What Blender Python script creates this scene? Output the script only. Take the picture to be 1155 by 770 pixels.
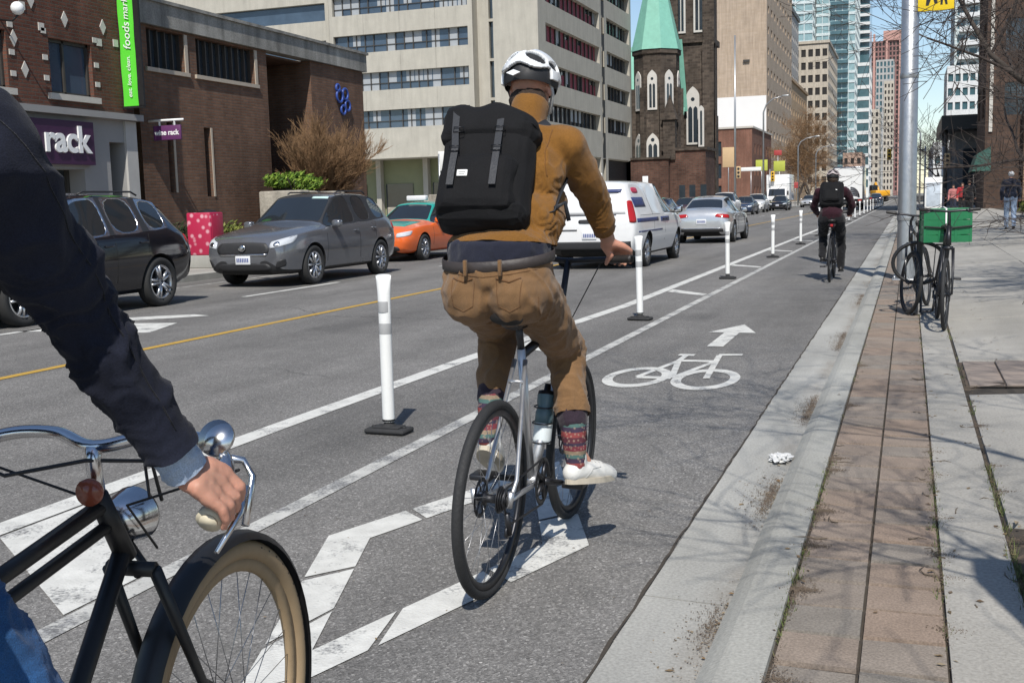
import bpy, bmesh, math, random
import numpy as np
from mathutils import Vector, Matrix, noise
from mathutils.bvhtree import BVHTree
R_ = math.radians
rnd = random.Random(7)
for o in list(bpy.data.objects): bpy.data.objects.remove(o)
S = bpy.context.scene; COL = S.collection
# ---------------------------------------------------------------- camera, sky, sun, exposure
cam_d = bpy.data.cameras.new('camera'); cam = bpy.data.objects.new('camera', cam_d); COL.objects.link(cam)
cam_d.sensor_width = 36; cam_d.lens = 38.96; cam_d.clip_start = .05; cam_d.clip_end = 6000
cam.matrix_world = Matrix(((0.942045,-0.016095,0.335102,0),(0.334417,0.124799,-0.934126,0),(-0.026785,0.992051,0.122949,1.35),(0,0,0,1)))
S.camera = cam
SUN_EL, SUN_AZ = R_(50), R_(16)          # azimuth: how far the shadows swing left of straight ahead
w = bpy.data.worlds.new('World'); S.world = w; w.use_nodes = True
nt = w.node_tree; nt.nodes.clear()
sky = nt.nodes.new('ShaderNodeTexSky'); sky.sky_type = 'NISHITA'; sky.sun_disc = False
sky.sun_elevation = SUN_EL; sky.sun_rotation = math.pi - SUN_AZ; sky.air_density = 1.0; sky.dust_density = .25; sky.ozone_density = 1.6
bg = nt.nodes.new('ShaderNodeBackground'); bg.inputs['Strength'].default_value = .12
wo = nt.nodes.new('ShaderNodeOutputWorld')
nt.links.new(sky.outputs[0], bg.inputs[0]); nt.links.new(bg.outputs[0], wo.inputs[0])
sl = bpy.data.lights.new('sun', 'SUN'); sl.energy = 4.7; sl.angle = R_(.55); sl.color = (1, .955, .88)
sun = bpy.data.objects.new('sun', sl); COL.objects.link(sun)
sd = Vector((-math.sin(SUN_AZ)*math.cos(SUN_EL), math.cos(SUN_AZ)*math.cos(SUN_EL), -math.sin(SUN_EL)))
sun.rotation_euler = sd.to_track_quat('-Z', 'Y').to_euler()
vs = S.view_settings; vs.view_transform = 'Standard'; vs.look = 'None'; vs.exposure = 0.08; vs.gamma = 1; vs.use_curve_mapping = False
S.render.engine = 'CYCLES'; S.cycles.max_bounces = 6; S.cycles.diffuse_bounces = 3; S.cycles.glossy_bounces = 3; S.cycles.transmission_bounces = 4
# ---------------------------------------------------------------- mesh builder
def V(*a): return Vector(a[0]) if len(a) == 1 else Vector(a)
class MB:
    def __init__(s): s.v = []; s.f = []; s.m = []; s.s = []
    def add(s, vs, fs, m=0, sm=False, T=None):
        b = len(s.v)
        s.v += [tuple(T @ Vector(v)) if T is not None else tuple(v) for v in vs]
        s.f += [tuple(b+i for i in f) for f in fs]; s.m += [m]*len(fs); s.s += [sm]*len(fs); return s
    def box(s, a, b, m=0, T=None, skip=()):
        (x0,y0,z0),(x1,y1,z1) = a, b
        if x0 > x1: x0,x1 = x1,x0
        if y0 > y1: y0,y1 = y1,y0
        if z0 > z1: z0,z1 = z1,z0
        v = [(x0,y0,z0),(x1,y0,z0),(x1,y1,z0),(x0,y1,z0),(x0,y0,z1),(x1,y0,z1),(x1,y1,z1),(x0,y1,z1)]
        f = {'b':(0,3,2,1),'t':(4,5,6,7),'f':(0,1,5,4),'r':(1,2,6,5),'k':(2,3,7,6),'l':(3,0,4,7)}
        return s.add(v, [f[k] for k in f if k not in skip], m, False, T)
    def cbox(s, c, d, m=0, T=None):
        c = V(c); d = V(d)/2; return s.box(c-d, c+d, m, T)
    def rbox(s, a, b, r, m=0, T=None, seg=2):
        bm = bmesh.new(); bmesh.ops.create_cube(bm, size=1)
        a = V(a); b = V(b); c = (a+b)/2; d = b-a
        for v in bm.verts: v.co = Vector((v.co[i]*abs(d[i]) + c[i] for i in range(3)))
        bmesh.ops.bevel(bm, geom=list(bm.edges), offset=min(r, min(abs(x) for x in d)*.49), segments=seg, affect='EDGES', profile=.5)
        return s.bm(bm, m, True, T)
    def bm(s, bm, m=0, sm=False, T=None):
        bm.verts.index_update()
        s.add([v.co.copy() for v in bm.verts], [[v.index for v in f.verts] for f in bm.faces], m, sm, T); bm.free(); return s
    def tube(s, pts, r, n=10, m=0, closed=False, caps=True, T=None, sx=1.0, up=None):
        pts = [V(p) for p in pts]; N = len(pts); rs = list(r) if isinstance(r, (list, tuple)) else [r]*N
        vs = []; prev = None
        for i, p in enumerate(pts):
            if closed: t = (pts[(i+1) % N]-pts[i-1])
            else: t = pts[min(i+1, N-1)]-pts[max(i-1, 0)]
            if t.length < 1e-9: t = Vector((0,0,1))
            t.normalize()
            if prev is None:
                a = V(up) if up else (Vector((0,0,1)) if abs(t.z) < .9 else Vector((1,0,0)))
                u = (a - t*a.dot(t)).normalized()
            else: u = (prev - t*prev.dot(t)).normalized()
            prev = u; q = t.cross(u)
            for k in range(n):
                an = 2*math.pi*k/n; vs.append(p + u*math.cos(an)*rs[i] + q*math.sin(an)*rs[i]*sx)
        fs = []
        for i in range(N if closed else N-1):
            j = (i+1) % N
            for k in range(n): l = (k+1) % n; fs.append((i*n+k, i*n+l, j*n+l, j*n+k))
        if caps and not closed: fs += [tuple(range(n-1, -1, -1)), tuple((N-1)*n+k for k in range(n))]
        return s.add(vs, fs, m, True, T)
    def cyl(s, a, b, r, n=16, m=0, r2=None, T=None): return s.tube([a, b], [r, r if r2 is None else r2], n, m, T=T)
    def lathe(s, prof, n=24, m=0, T=None, closed=False):   # prof [(r,z)] about z
        vs = []; 
        for r, z in prof:
            for k in range(n): a = 2*math.pi*k/n; vs.append((r*math.cos(a), r*math.sin(a), z))
        P = len(prof); fs = []
        for i in range(P if closed else P-1):
            j = (i+1) % P
            for k in range(n): l = (k+1) % n; fs.append((i*n+k, i*n+l, j*n+l, j*n+k))
        return s.add(vs, fs, m, True, T)
    def sph(s, c, r, n=16, m=0, T=None):
        c = V(c); r = V(r) if not isinstance(r, (int, float)) else Vector((r,r,r)); h = n//2; vs = [c+Vector((0,0,r.z))]
        for i in range(1, h):
            t = math.pi*i/h
            for k in range(n): a = 2*math.pi*k/n; vs.append(c+Vector((r.x*math.sin(t)*math.cos(a), r.y*math.sin(t)*math.sin(a), r.z*math.cos(t))))
        vs.append(c-Vector((0,0,r.z))); fs = [(0, 1+k, 1+(k+1) % n) for k in range(n)]
        for i in range(h-2):
            for k in range(n): l = (k+1) % n; fs.append((1+i*n+k, 1+(i+1)*n+k, 1+(i+1)*n+l, 1+i*n+l))
        L = len(vs)-1; b = 1+(h-2)*n; fs += [(L, b+(k+1) % n, b+k) for k in range(n)]
        return s.add(vs, fs, m, True, T)
    def poly(s, pts, z0, z1=None, m=0, T=None):              # flat ngon or prism from 2d outline
        n = len(pts)
        A = sum(pts[i][0]*pts[(i+1) % n][1]-pts[(i+1) % n][0]*pts[i][1] for i in range(n))
        if A < 0: pts = pts[::-1]
        if z1 is None: return s.add([(x,y,z0) for x,y in pts], [tuple(range(n))], m, False, T)
        v = [(x,y,z0) for x,y in pts]+[(x,y,z1) for x,y in pts]
        return s.add(v, [tuple(range(n-1,-1,-1)), tuple(range(n,2*n))]+[(i,(i+1) % n,n+(i+1) % n,n+i) for i in range(n)], m, False, T)
    def quad(s, a, b, c, d, m=0, sm=False): return s.add([a,b,c,d], [(0,1,2,3)], m, sm)
    def build(s, name, mats, parent=None, loc=None):
        me = bpy.data.meshes.new(name); me.from_pydata(s.v, [], s.f)
        if not isinstance(mats, (list, tuple)): mats = [mats]
        for m in mats: me.materials.append(m)
        me.polygons.foreach_set('material_index', s.m); me.polygons.foreach_set('use_smooth', s.s)
        me.update(); boxuv(me)
        return link(name, me, parent, loc)
def boxuv(me):
    n = len(me.loops)
    if not n: return
    co = np.empty(len(me.vertices)*3, 'f'); me.vertices.foreach_get('co', co); co = co.reshape(-1, 3)
    vi = np.empty(n, 'i'); me.loops.foreach_get('vertex_index', vi)
    P = len(me.polygons); nr = np.empty(P*3, 'f'); me.polygons.foreach_get('normal', nr); nr = np.abs(nr.reshape(-1, 3))
    lt = np.empty(P, 'i'); me.polygons.foreach_get('loop_total', lt)
    ax = np.repeat(nr.argmax(1), lt); c = co[vi]
    uv = np.where((ax == 0)[:,None], c[:,[1,2]], np.where((ax == 1)[:,None], c[:,[0,2]], c[:,[0,1]]))
    if not me.uv_layers: me.uv_layers.new(name='UVMap')
    me.uv_layers[0].data.foreach_set('uv', uv.astype('f').ravel())
def link(name, me, parent=None, loc=None):
    o = bpy.data.objects.new(name, me); COL.objects.link(o)
    if parent is not None: o.parent = parent
    if loc is not None: o.location = loc
    return o
def tag(o, label=None, cat=None, group=None, kind=None):
    if label: o['label'] = label
    if cat: o['category'] = cat
    if group: o['group'] = group
    if kind: o['kind'] = kind
    return o
def thing(name, label, cat, loc=(0,0,0), rz=0, group=None):
    o = bpy.data.objects.new(name, None); COL.objects.link(o); o.location = loc; o.rotation_euler = (0,0,rz); o.empty_display_size = .2
    return tag(o, label, cat, group)
def struct(name, mb, mat):
    o = mb.build(name, mat); o['kind'] = 'structure'; return o
def copy_tree(o, parent=None):
    c = o.copy(); COL.objects.link(c)
    if parent is not None: c.parent = parent
    for ch in list(o.children): copy_tree(ch, c)
    return c
def bake(o, name=None):                                        # mesh of an object with its modifiers applied
    dg = bpy.context.evaluated_depsgraph_get(); dg.update()
    me = bpy.data.meshes.new_from_object(o.evaluated_get(dg)); 
    old = o.data; bpy.data.objects.remove(o); bpy.data.meshes.remove(old); return me
def tmpobj(mb):
    me = bpy.data.meshes.new('tmp'); me.from_pydata(mb.v, [], mb.f); me.polygons.foreach_set('material_index', mb.m); me.update()
    o = bpy.data.objects.new('tmp', me); COL.objects.link(o); return o
def text_mesh(txt, size, depth=.004, bold=False, shear=0):
    c = bpy.data.curves.new('t', 'FONT'); c.body = txt; c.size = size; c.extrude = depth; c.align_x = 'CENTER'; c.align_y = 'CENTER'; c.shear = shear
    if bold: c.offset = size*.025
    o = bpy.data.objects.new('t', c); COL.objects.link(o)
    dg = bpy.context.evaluated_depsgraph_get(); dg.update()
    me = bpy.data.meshes.new_from_object(o.evaluated_get(dg)); bpy.data.objects.remove(o)
    mb = MB(); mb.add([v.co.copy() for v in me.vertices], [tuple(p.vertices) for p in me.polygons]); bpy.data.meshes.remove(me); return mb
def frame(o, u, n):      # matrix: local (u, n, z) -> world, u along wall, n outwards
    u = V(u).normalized(); n = V(n).normalized(); z = Vector((0,0,1)); o = V(o)
    return Matrix(((u.x,n.x,z.x,o.x),(u.y,n.y,z.y,o.y),(u.z,n.z,z.z,o.z),(0,0,0,1)))
def textframe(o, u, n):  # text xy plane -> wall
    u = V(u).normalized(); n = V(n).normalized(); z = n.cross(u); o = V(o)
    return Matrix(((u.x,z.x,n.x,o.x),(u.y,z.y,n.y,o.y),(u.z,z.z,n.z,o.z),(0,0,0,1)))
# ---------------------------------------------------------------- materials
class NT:
    def __init__(s, name):
        s.mat = bpy.data.materials.new(name); s.mat.use_nodes = True; s.t = s.mat.node_tree; s.t.nodes.clear()
        s.out = s.n('ShaderNodeOutputMaterial'); s.p = s.n('ShaderNodeBsdfPrincipled'); s.l(s.p.outputs[0], s.out.inputs[0])
    def n(s, t, **k):
        x = s.t.nodes.new(t)
        for a, b in k.items(): setattr(x, a, b)
        return x
    def l(s, a, b): s.t.links.new(a, b)
    def uv(s): return s.n('ShaderNodeTexCoord').outputs['UV']
    def obj(s): return s.n('ShaderNodeTexCoord').outputs['Object']
    def noise(s, co, scale, detail=4, rough=.6, dist=0):
        x = s.n('ShaderNodeTexNoise'); x.inputs['Scale'].default_value = scale; x.inputs['Detail'].default_value = detail
        x.inputs['Roughness'].default_value = rough; x.inputs['Distortion'].default_value = dist; s.l(co, x.inputs['Vector']); return x.outputs['Fac']
    def ramp(s, fac, stops, interp='LINEAR'):
        x = s.n('ShaderNodeValToRGB'); e = x.color_ramp.elements; x.color_ramp.interpolation = interp
        while len(e) < len(stops): e.new(.5)
        for k, (p, c) in zip(e, stops):
            k.position = p; k.color = (c, c, c, 1) if isinstance(c, (int, float)) else (*c, 1)
        s.l(fac, x.inputs[0]); return x.outputs['Color']
    def mix(s, fac, a, b, mode='MIX'):
        x = s.n('ShaderNodeMix', data_type='RGBA', blend_type=mode)
        for v, i in ((fac, 0), (a, 6), (b, 7)):
            if isinstance(v, (int, float)): x.inputs[i].default_value = v if i == 0 else (v, v, v, 1)
            elif isinstance(v, (tuple, list)): x.inputs[i].default_value = (*v, 1)
            else: s.l(v, x.inputs[i])
        return x.outputs[2]
    def math(s, op, a, b=0.0):
        x = s.n('ShaderNodeMath', operation=op)
        for v, i in ((a, 0), (b, 1)):
            if isinstance(v, (int, float)): x.inputs[i].default_value = v
            else: s.l(v, x.inputs[i])
        return x.outputs[0]
    def scale(s, co, sc):
        x = s.n('ShaderNodeMapping'); x.inputs['Scale'].default_value = sc; s.l(co, x.inputs['Vector']); return x.outputs[0]
    def bump(s, h, strength=.3, dist=.01):
        x = s.n('ShaderNodeBump'); x.inputs['Strength'].default_value = strength; x.inputs['Distance'].default_value = dist
        s.l(h, x.inputs['Height']); s.l(x.outputs[0], s.p.inputs['Normal'])
    def set(s, base=None, rough=None, metal=None, spec=None, coat=None, trans=None, ior=None, emit=None, sss=None, sheen=None, alpha=None):
        I = s.p.inputs
        def put(k, v):
            if v is None: return
            if isinstance(v, (int, float)): I[k].default_value = v
            elif isinstance(v, (tuple, list)): I[k].default_value = (*v, 1)
            else: s.l(v, I[k])
        put('Base Color', base); put('Roughness', rough); put('Metallic', metal); put('Specular IOR Level', spec); put('Coat Weight', coat)
        put('Transmission Weight', trans); put('IOR', ior); put('Subsurface Weight', sss); put('Sheen Weight', sheen); put('Alpha', alpha)
        return s.mat
def mul(c, k): return tuple(min(1, x*k) for x in c)
def M(name, c, var=.15, scale=6, rough=.6, metal=0, bump=0, bscale=None, spec=.5, coat=0, sheen=None, rvar=.08, uv=False, detail=5):
    t = NT(name); co = t.uv() if uv else t.obj()
    f = t.noise(co, scale, detail); base = t.mix(f, mul(c, 1-var), mul(c, 1+var))
    rr = t.ramp(t.noise(co, scale*2.3, 3), [(.3, max(.02, rough-rvar)), (.7, min(1, rough+rvar))])
    t.set(base, rr, metal, spec, coat, sheen=sheen)
    if bump: t.bump(t.noise(co, bscale or scale*4, 4), bump, .01)
    return t.mat
def paint(name, c, rough=.28, metal=.0, dust=.10):
    t = NT(name); co = t.obj(); f = t.noise(co, 3, 3)
    dirt = t.ramp(t.noise(co, 2.2, 6, .7), [(.5, 0), (.85, dust)])
    base = t.mix(dirt, t.mix(f, mul(c, .93), mul(c, 1.07)), (.16,.15,.13))
    t.set(base, t.ramp(t.noise(co, 9, 4), [(.3, rough-.02), (.8, rough+.04)]), metal, .5, .7); t.p.inputs['Coat Roughness'].default_value = .06
    return t.mat
def brickmat(name, c1, c2, mortar, bw=.22, bh=.075, mort=.012, rough=.85, var=.35, off=.5):
    t = NT(name); uv = t.uv(); b = t.n('ShaderNodeTexBrick'); t.l(uv, b.inputs['Vector'])
    b.offset = off; b.inputs['Scale'].default_value = 1; b.inputs['Brick Width'].default_value = bw; b.inputs['Row Height'].default_value = bh
    b.inputs['Mortar Size'].default_value = mort; b.inputs['Mortar Smooth'].default_value = .3; b.inputs['Bias'].default_value = -.1
    b.inputs['Color1'].default_value = (*c1, 1); b.inputs['Color2'].default_value = (*c2, 1); b.inputs['Mortar'].default_value = (*mortar, 1)
    dirt = t.ramp(t.noise(uv, .35, 6, .65), [(.3, 1-var), (.7, 1+var*.3)])
    streak = t.ramp(t.noise(t.scale(uv, (3, .25, 1)), 1, 4), [(.35, .8), (.65, 1.05)])
    base = t.mix(1, t.mix(1, b.outputs['Color'], dirt, 'MULTIPLY'), streak, 'MULTIPLY')
    t.set(base, rough, 0, .25); t.bump(t.math('SUBTRACT', t.noise(uv, 40, 3), t.math('MULTIPLY', b.outputs['Fac'], 1.5)), .35, .01)
    return t.mat
def concrete(name, c, var=.2, fine=60, rough=.85, stain=.25, bump=.25):
    t = NT(name); uv = t.uv(); a = t.noise(uv, .8, 7, .65); f = t.noise(uv, fine, 3); st = t.noise(t.scale(uv, (2.5, .3, 1)), 1, 5)
    base = t.mix(t.ramp(a, [(.3, 0), (.7, 1)]), mul(c, 1-var), mul(c, 1+var))
    base = t.mix(1, base, t.ramp(f, [(.35, .82), (.65, 1.12)]), 'MULTIPLY')
    base = t.mix(1, base, t.ramp(st, [(.3, 1-stain), (.62, 1.03)]), 'MULTIPLY')
    t.set(base, rough, 0, .3); t.bump(f, bump, .006); return t.mat
def glassmat(name, c=(.03,.04,.05), rough=.06, var=.5, spec=.8):
    t = NT(name); co = t.uv(); base = t.mix(t.noise(co, .7, 3), mul(c, 1-var), mul(c, 1+var)); t.set(base, rough, 0, spec); return t.mat
# ================================================================ ground
KZ = .045
def asphalt(name):
    t = NT(name); uv = t.uv()
    sp = t.n('ShaderNodeTexVoronoi'); sp.inputs['Scale'].default_value = 130; t.l(uv, sp.inputs['Vector'])
    agg = t.ramp(sp.outputs['Color'], [(.0, .10), (.45, .17), (.75, .225), (.93, .36), (1, .5)])
    fine = t.ramp(t.noise(uv, 260, 2), [(.35, .7), (.65, 1.22)])
    big = t.ramp(t.noise(t.scale(uv, (.9, .10, 1)), 1, 6, .6), [(.3, .66), (.7, 1.17)])
    mid = t.ramp(t.noise(uv, 1.7, 6, .7), [(.3, .86), (.7, 1.1)])
    col = t.mix(1, t.mix(1, t.mix(1, t.mix(1, agg, fine, 'MULTIPLY'), big, 'MULTIPLY'), mid, 'MULTIPLY'), (1.0, .962, .915), 'MULTIPLY')
    # hairline cracks
    wob = t.n('ShaderNodeVectorMath', operation='ADD'); nz = t.n('ShaderNodeTexNoise'); nz.inputs['Scale'].default_value = 2.2; nz.inputs['Detail'].default_value = 5
    t.l(uv, nz.inputs['Vector']); t.l(uv, wob.inputs[0]); sc = t.n('ShaderNodeVectorMath', operation='SCALE'); sc.inputs['Scale'].default_value = .5
    t.l(nz.outputs['Color'], sc.inputs[0]); t.l(sc.outputs[0], wob.inputs[1])
    vo = t.n('ShaderNodeTexVoronoi', feature='DISTANCE_TO_EDGE'); vo.inputs['Scale'].default_value = .20; t.l(wob.outputs[0], vo.inputs['Vector'])
    cr = t.math('MULTIPLY', t.ramp(vo.outputs['Distance'], [(.0, 1), (.003, 0)]), t.ramp(t.noise(uv, .25, 2), [(.48, 0), (.6, .8)]))
    # oily tar patches
    tar = t.ramp(t.noise(t.scale(uv, (.55, .22, 1)), 1.3, 3, .5), [(.60, 0), (.72, .30)])
    col = t.mix(tar, t.mix(cr, col, (.015,.015,.015)), (.03,.03,.031))
    t.set(col, t.ramp(t.noise(uv, 30, 3), [(.3, .7), (.7, .92)]), 0, .35)
    t.bump(t.math('ADD', sp.outputs['Distance'], t.math('MULTIPLY', t.noise(uv, 180, 2), .6)), .5, .006); return t.mat
def roadpaint(name, c, wear=.5):
    t = NT(name); uv = t.uv()
    sp = t.n('ShaderNodeTexVoronoi'); sp.inputs['Scale'].default_value = 95; t.l(uv, sp.inputs['Vector'])
    agg = t.ramp(sp.outputs['Color'], [(.0, .11), (.6, .21), (.95, .36), (1, .5)])
    n1 = t.noise(uv, 3.5, 8, .72); n2 = t.noise(uv, 70, 3)
    mask = t.ramp(t.math('ADD', t.math('MULTIPLY', n1, .7), t.math('MULTIPLY', n2, .3)), [(wear-.02, 0), (wear+.07, 1)])
    tint = t.ramp(t.noise(uv, 9, 5), [(.3, .8), (.7, 1.05)])
    t.set(t.mix(mask, agg, t.mix(1, c, tint, 'MULTIPLY')), .75, 0, .3); t.bump(sp.outputs['Distance'], .3, .004); return t.mat
m_asph = asphalt('asphalt')
m_white = roadpaint('white_road_paint', (.63,.625,.59), .41)
m_whiteworn = roadpaint('worn_white_road_paint', (.52,.515,.485), .45)
m_yellow = roadpaint('yellow_road_paint', (.50,.31,.06), .37)
m_conc = concrete('gutter_concrete', (.37,.365,.34), .13, 90)
_t = m_conc.node_tree; _p = _t.nodes['Principled BSDF']; _h = NT.__new__(NT); _h.mat = m_conc; _h.t = _t; _h.p = _p       # dried silt along the low side of the gutter
_uv = _h.uv(); _sx = _h.n('ShaderNodeSeparateXYZ'); _h.l(_uv, _sx.inputs[0]); _d = _h.math('ABSOLUTE', _h.math('ADD', _sx.outputs[0], .565))
_m = _h.math('MULTIPLY', _h.ramp(_d, [(.0, 1), (.11, 0)]), _h.ramp(_h.noise(_h.scale(_uv, (3, 1.1, 1)), 1, 6, .7), [(.45, .05), (.68, .65)]))
_old = _p.inputs['Base Color'].links[0].from_socket; _h.l(_h.mix(_m, _old, (.17,.14,.11)), _p.inputs['Base Color'])
m_conc2 = concrete('kerb_concrete', (.37,.365,.335), .14, 90)
m_slab = concrete('sidewalk_concrete', (.34,.325,.295), .16, 80, stain=.15)
m_joint = M('joint_dirt', (.055,.045,.035), .5, 20, .95, bump=.6)
m_dirt = M('tree_pit_soil', (.10,.075,.055), .55, 14, .95, bump=1, bscale=50)
g = MB(); g.box((-2500,-300,-.30), (2500,5000,-.06)); struct('ground', g, concrete('ground_concrete', (.22,.215,.20), .2))
g = MB(); g.box((-13.3,-12,-.05), (-.82,900,0)); struct('road', g, m_asph)
def ribbon(pts, wd, z=.004):
    mb = MB(); L = []; 
    for i, (x, y) in enumerate(pts): L += [(x-wd/2, y, z), (x+wd/2, y, z)]
    mb.add(L, [(2*i, 2*i+1, 2*i+3, 2*i+2) for i in range(len(pts)-1)]); return mb
struct('bike_lane_line', ribbon([(-2.63,-6),(-2.62,8),(-2.60,40),(-2.6,300)], .10), m_whiteworn)
struct('buffer_line', ribbon([(-3.74,-6),(-3.71,6),(-3.66,9),(-3.44,14),(-3.42,40),(-3.42,300)], .15), m_white)
struct('centre_line', ribbon([(-7.2,-6),(-7.24,40),(-7.24,300)], .11), m_yellow)
for k in range(14):
    y = 2.95+6.3*k; mb = MB(); xl = -3.62 if y < 8 else (-3.5 if y < 12 else -3.34); th = .62 if k == 0 else .42
    mb.poly([(xl, y+.62), (-2.69, y-.05), (-2.69, y-.05+th*.7), (xl, y+.62+th)], .004); struct('buffer_crossbar', mb, m_white)
for y in (-1.5, 5.4, 9.0, 15.1, 23, 32, 41, 50, 60, 70, 80, 90):
    mb = ribbon([(-9.92,y),(-9.9,y+3.1)], .12); struct('lane_dash', mb, m_white)
struct('parking_line', ribbon([(-12.5,-5),(-12.5,10),(-12.45,22)], .1), m_whiteworn)
mb = MB(); mb.poly([(-9.95,10.35),(-8.15,10.45),(-8.5,11.45),(-9.95,11.2)], .004); mb.poly([(-10.3,11.55),(-8.95,12.45),(-8.62,12.3),(-9.3,11.65),(-9.9,11.35)], .004); struct('turn_arrow', mb, m_white)
# lane diamond: eight strokes with small gaps
B, Rc, Tc, Lc = (-1.71,2.38), (-1.17,4.10), (-1.71,5.45), (-2.25,3.95)
wS = .19
def dia_arm(a, b, t0, t1):
    cx, cy = -1.71, 4.0; k = .72
    ia = (cx+(a[0]-cx)*.66, cy+(a[1]-cy)*.70); ib = (cx+(b[0]-cx)*.66, cy+(b[1]-cy)*.70)
    L = lambda p, q, t: (p[0]+(q[0]-p[0])*t, p[1]+(q[1]-p[1])*t)
    return [L(a,b,t0), L(a,b,t1), L(ia,ib,t1), L(ia,ib,t0)]
mb = MB()
for a, b in ((B,Rc),(Rc,Tc),(Tc,Lc),(Lc,B)):
    for t0, t1 in ((.0,.31),(.335,.69),(.715,1.0)): mb.poly(dia_arm(a, b, t0, t1), .004)
struct('lane_diamond', mb, m_white)
# bicycle symbol
mb = MB()
def ellring(cx, cy, rx, ry, t=.075, n=40, a0=0, a1=360):
    vs = []; 
    for i in range(n+1):
        a = R_(a0+(a1-a0)*i/n); vs += [(cx+rx*math.cos(a), cy+ry*math.sin(a), .004), (cx+(rx-t)*math.cos(a), cy+(ry-t*1.9)*math.sin(a), .004)]
    mb.add(vs, [(2*i, 2*i+2, 2*i+3, 2*i+1) for i in range(n)])
zz = [.0041]
def bar2(a, b, t=.05, ty=.11):
    dx, dy = b[0]-a[0], b[1]-a[1]; l = math.hypot(dx, dy*.5); nx, ny = -dy*.5/l, dx/l; zz[0] += .00025
    mb.poly([(a[0]+nx*t/2, a[1]+ny*ty/2), (b[0]+nx*t/2, b[1]+ny*ty/2), (b[0]-nx*t/2, b[1]-ny*ty/2), (a[0]-nx*t/2, a[1]-ny*ty/2)], zz[0])
ellring(-1.95,8.28,.25,.50); ellring(-1.42,8.26,.25,.50)
bar2((-1.95,8.28),(-1.80,9.18)); bar2((-1.80,9.18),(-1.50,9.18)); bar2((-1.80,9.15),(-1.68,8.26)); bar2((-1.95,8.26),(-1.68,8.26)); bar2((-1.68,8.26),(-1.50,9.15))
bar2((-1.42,8.28),(-1.52,9.55)); bar2((-1.53,9.56),(-1.33,9.60)); bar2((-1.87,9.52),(-1.73,9.52)); bar2((-1.80,9.15),(-1.80,9.50))
mb.poly([(-1.73,10.13),(-1.58,10.13),(-1.585,11.25),(-1.735,11.25)], .004); mb.poly([(-1.90,11.2),(-1.42,11.2),(-1.635,11.95)], .0045)
struct('bike_lane_symbol', mb, m_white)
# gutter, kerb, paving, sidewalk
mb = MB(); mb.box((-.90,-10,-.04), (2.0,600,-.012)); mb.box((-.50,-10,-.03), (60,600,KZ-.013)); struct('paving_bed', mb, m_joint)
mb = MB(); y = -8.6; r2 = random.Random(3)
while y < 260:
    l = 3.05; a = -.835+r2.uniform(-.006,.006)
    mb.add([(a,y+.006,.006),(-.545,y+.006,-.004),(-.545,y+l-.006,-.004),(a,y+l-.006,.006),(a,y+.006,-.05),(-.545,y+.006,-.05),(-.545,y+l-.006,-.05),(a,y+l-.006,-.05)], [(0,1,2,3),(0,4,5,1),(2,6,7,3),(0,3,7,4)]); y += l
struct('gutter', mb, m_conc)
mb = MB(); y = -7.4
while y < 260:
    l = 3.05; pr = [(-.548,-.02),(-.544,.004),(-.515,KZ*.55),(-.485,KZ*.92),(-.46,KZ+.001),(-.355,KZ+.004),(-.35,KZ-.03)]; n = len(pr)
    vs = [(x,y+.005,z) for x,z in pr]+[(x,y+l-.005,z) for x,z in pr]
    mb.add(vs, [(i,i+1,n+i+1,n+i) for i in range(n-1)]+[tuple(range(n-1,-1,-1)), tuple(range(n,2*n))], 0, False); y += l
struct('kerb', mb, m_conc2)
# two columns of concrete pavers, each a little different
t = NT('paver'); uv = t.uv(); at_ = t.n('ShaderNodeAttribute'); at_.attribute_name = 'tint'
pc = t.ramp(at_.outputs['Fac'], [(0, (.22,.20,.175)), (.3, (.25,.205,.17)), (.7, (.27,.205,.16)), (1, (.24,.21,.18))])
pc = t.mix(1, pc, t.ramp(t.noise(uv, 3, 6, .7), [(.3, .78), (.7, 1.12)]), 'MULTIPLY'); pc = t.mix(1, pc, t.ramp(t.noise(uv, 120, 2), [(.35, .8), (.65, 1.2)]), 'MULTIPLY')
pc = t.mix(t.ramp(t.noise(uv, .9, 5), [(.6, 0), (.75, .5)]), pc, (.22,.21,.195))
t.set(pc, .88, 0, .25); t.bump(t.noise(uv, 120, 3), .3, .005)
mb = MB(); tints = []; y = -6
while y < 140:
    l = .245 if y < 40 else 1.96
    for x0, x1 in ((-.342,-.114),(-.109,.125)):
        yy = y+(.006 if x0 > -.2 else 0); dz = r2.uniform(-.003,.003); tl = r2.uniform(-.002,.002); e = .005; z = KZ+dz
        v = [(x0,yy+.010,z-.03),(x1,yy+.010,z-.03),(x1,yy+l-.010,z-.03),(x0,yy+l-.010,z-.03),(x0+.003,yy+.014,z-tl),(x1-.003,yy+.014,z+tl),(x1-.003,yy+l-.014,z+tl),(x0+.003,yy+l-.014,z-tl)]
        mb.add(v, [(4,5,6,7),(0,1,5,4),(1,2,6,5),(2,3,7,6),(3,0,4,7)]); tints += [r2.random()]*5
    y += l
o = struct('brick_paving', mb, t.mat); a = o.data.attributes.new('tint', 'FLOAT', 'FACE'); a.data.foreach_set('value', tints)
SL = .055
def sz(x): return KZ + max(0, x-.38)*SL
mb = MB(); y = -6
while y < 200:
    l = 1.5; mb.add([(.132,y+.004,KZ+.004),(.365,y+.004,KZ+.004),(.365,y+l-.004,KZ+.004),(.132,y+l-.004,KZ+.004),(.130,y,KZ-.03),(.368,y,KZ-.03),(.368,y+l,KZ-.03),(.13,y+l,KZ-.03)], [(0,1,2,3),(4,5,1,0),(5,6,2,1),(6,7,3,2),(7,4,0,3)])
    y += l
xs = [.385,1.85,3.35,4.85]
y = -6
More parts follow.
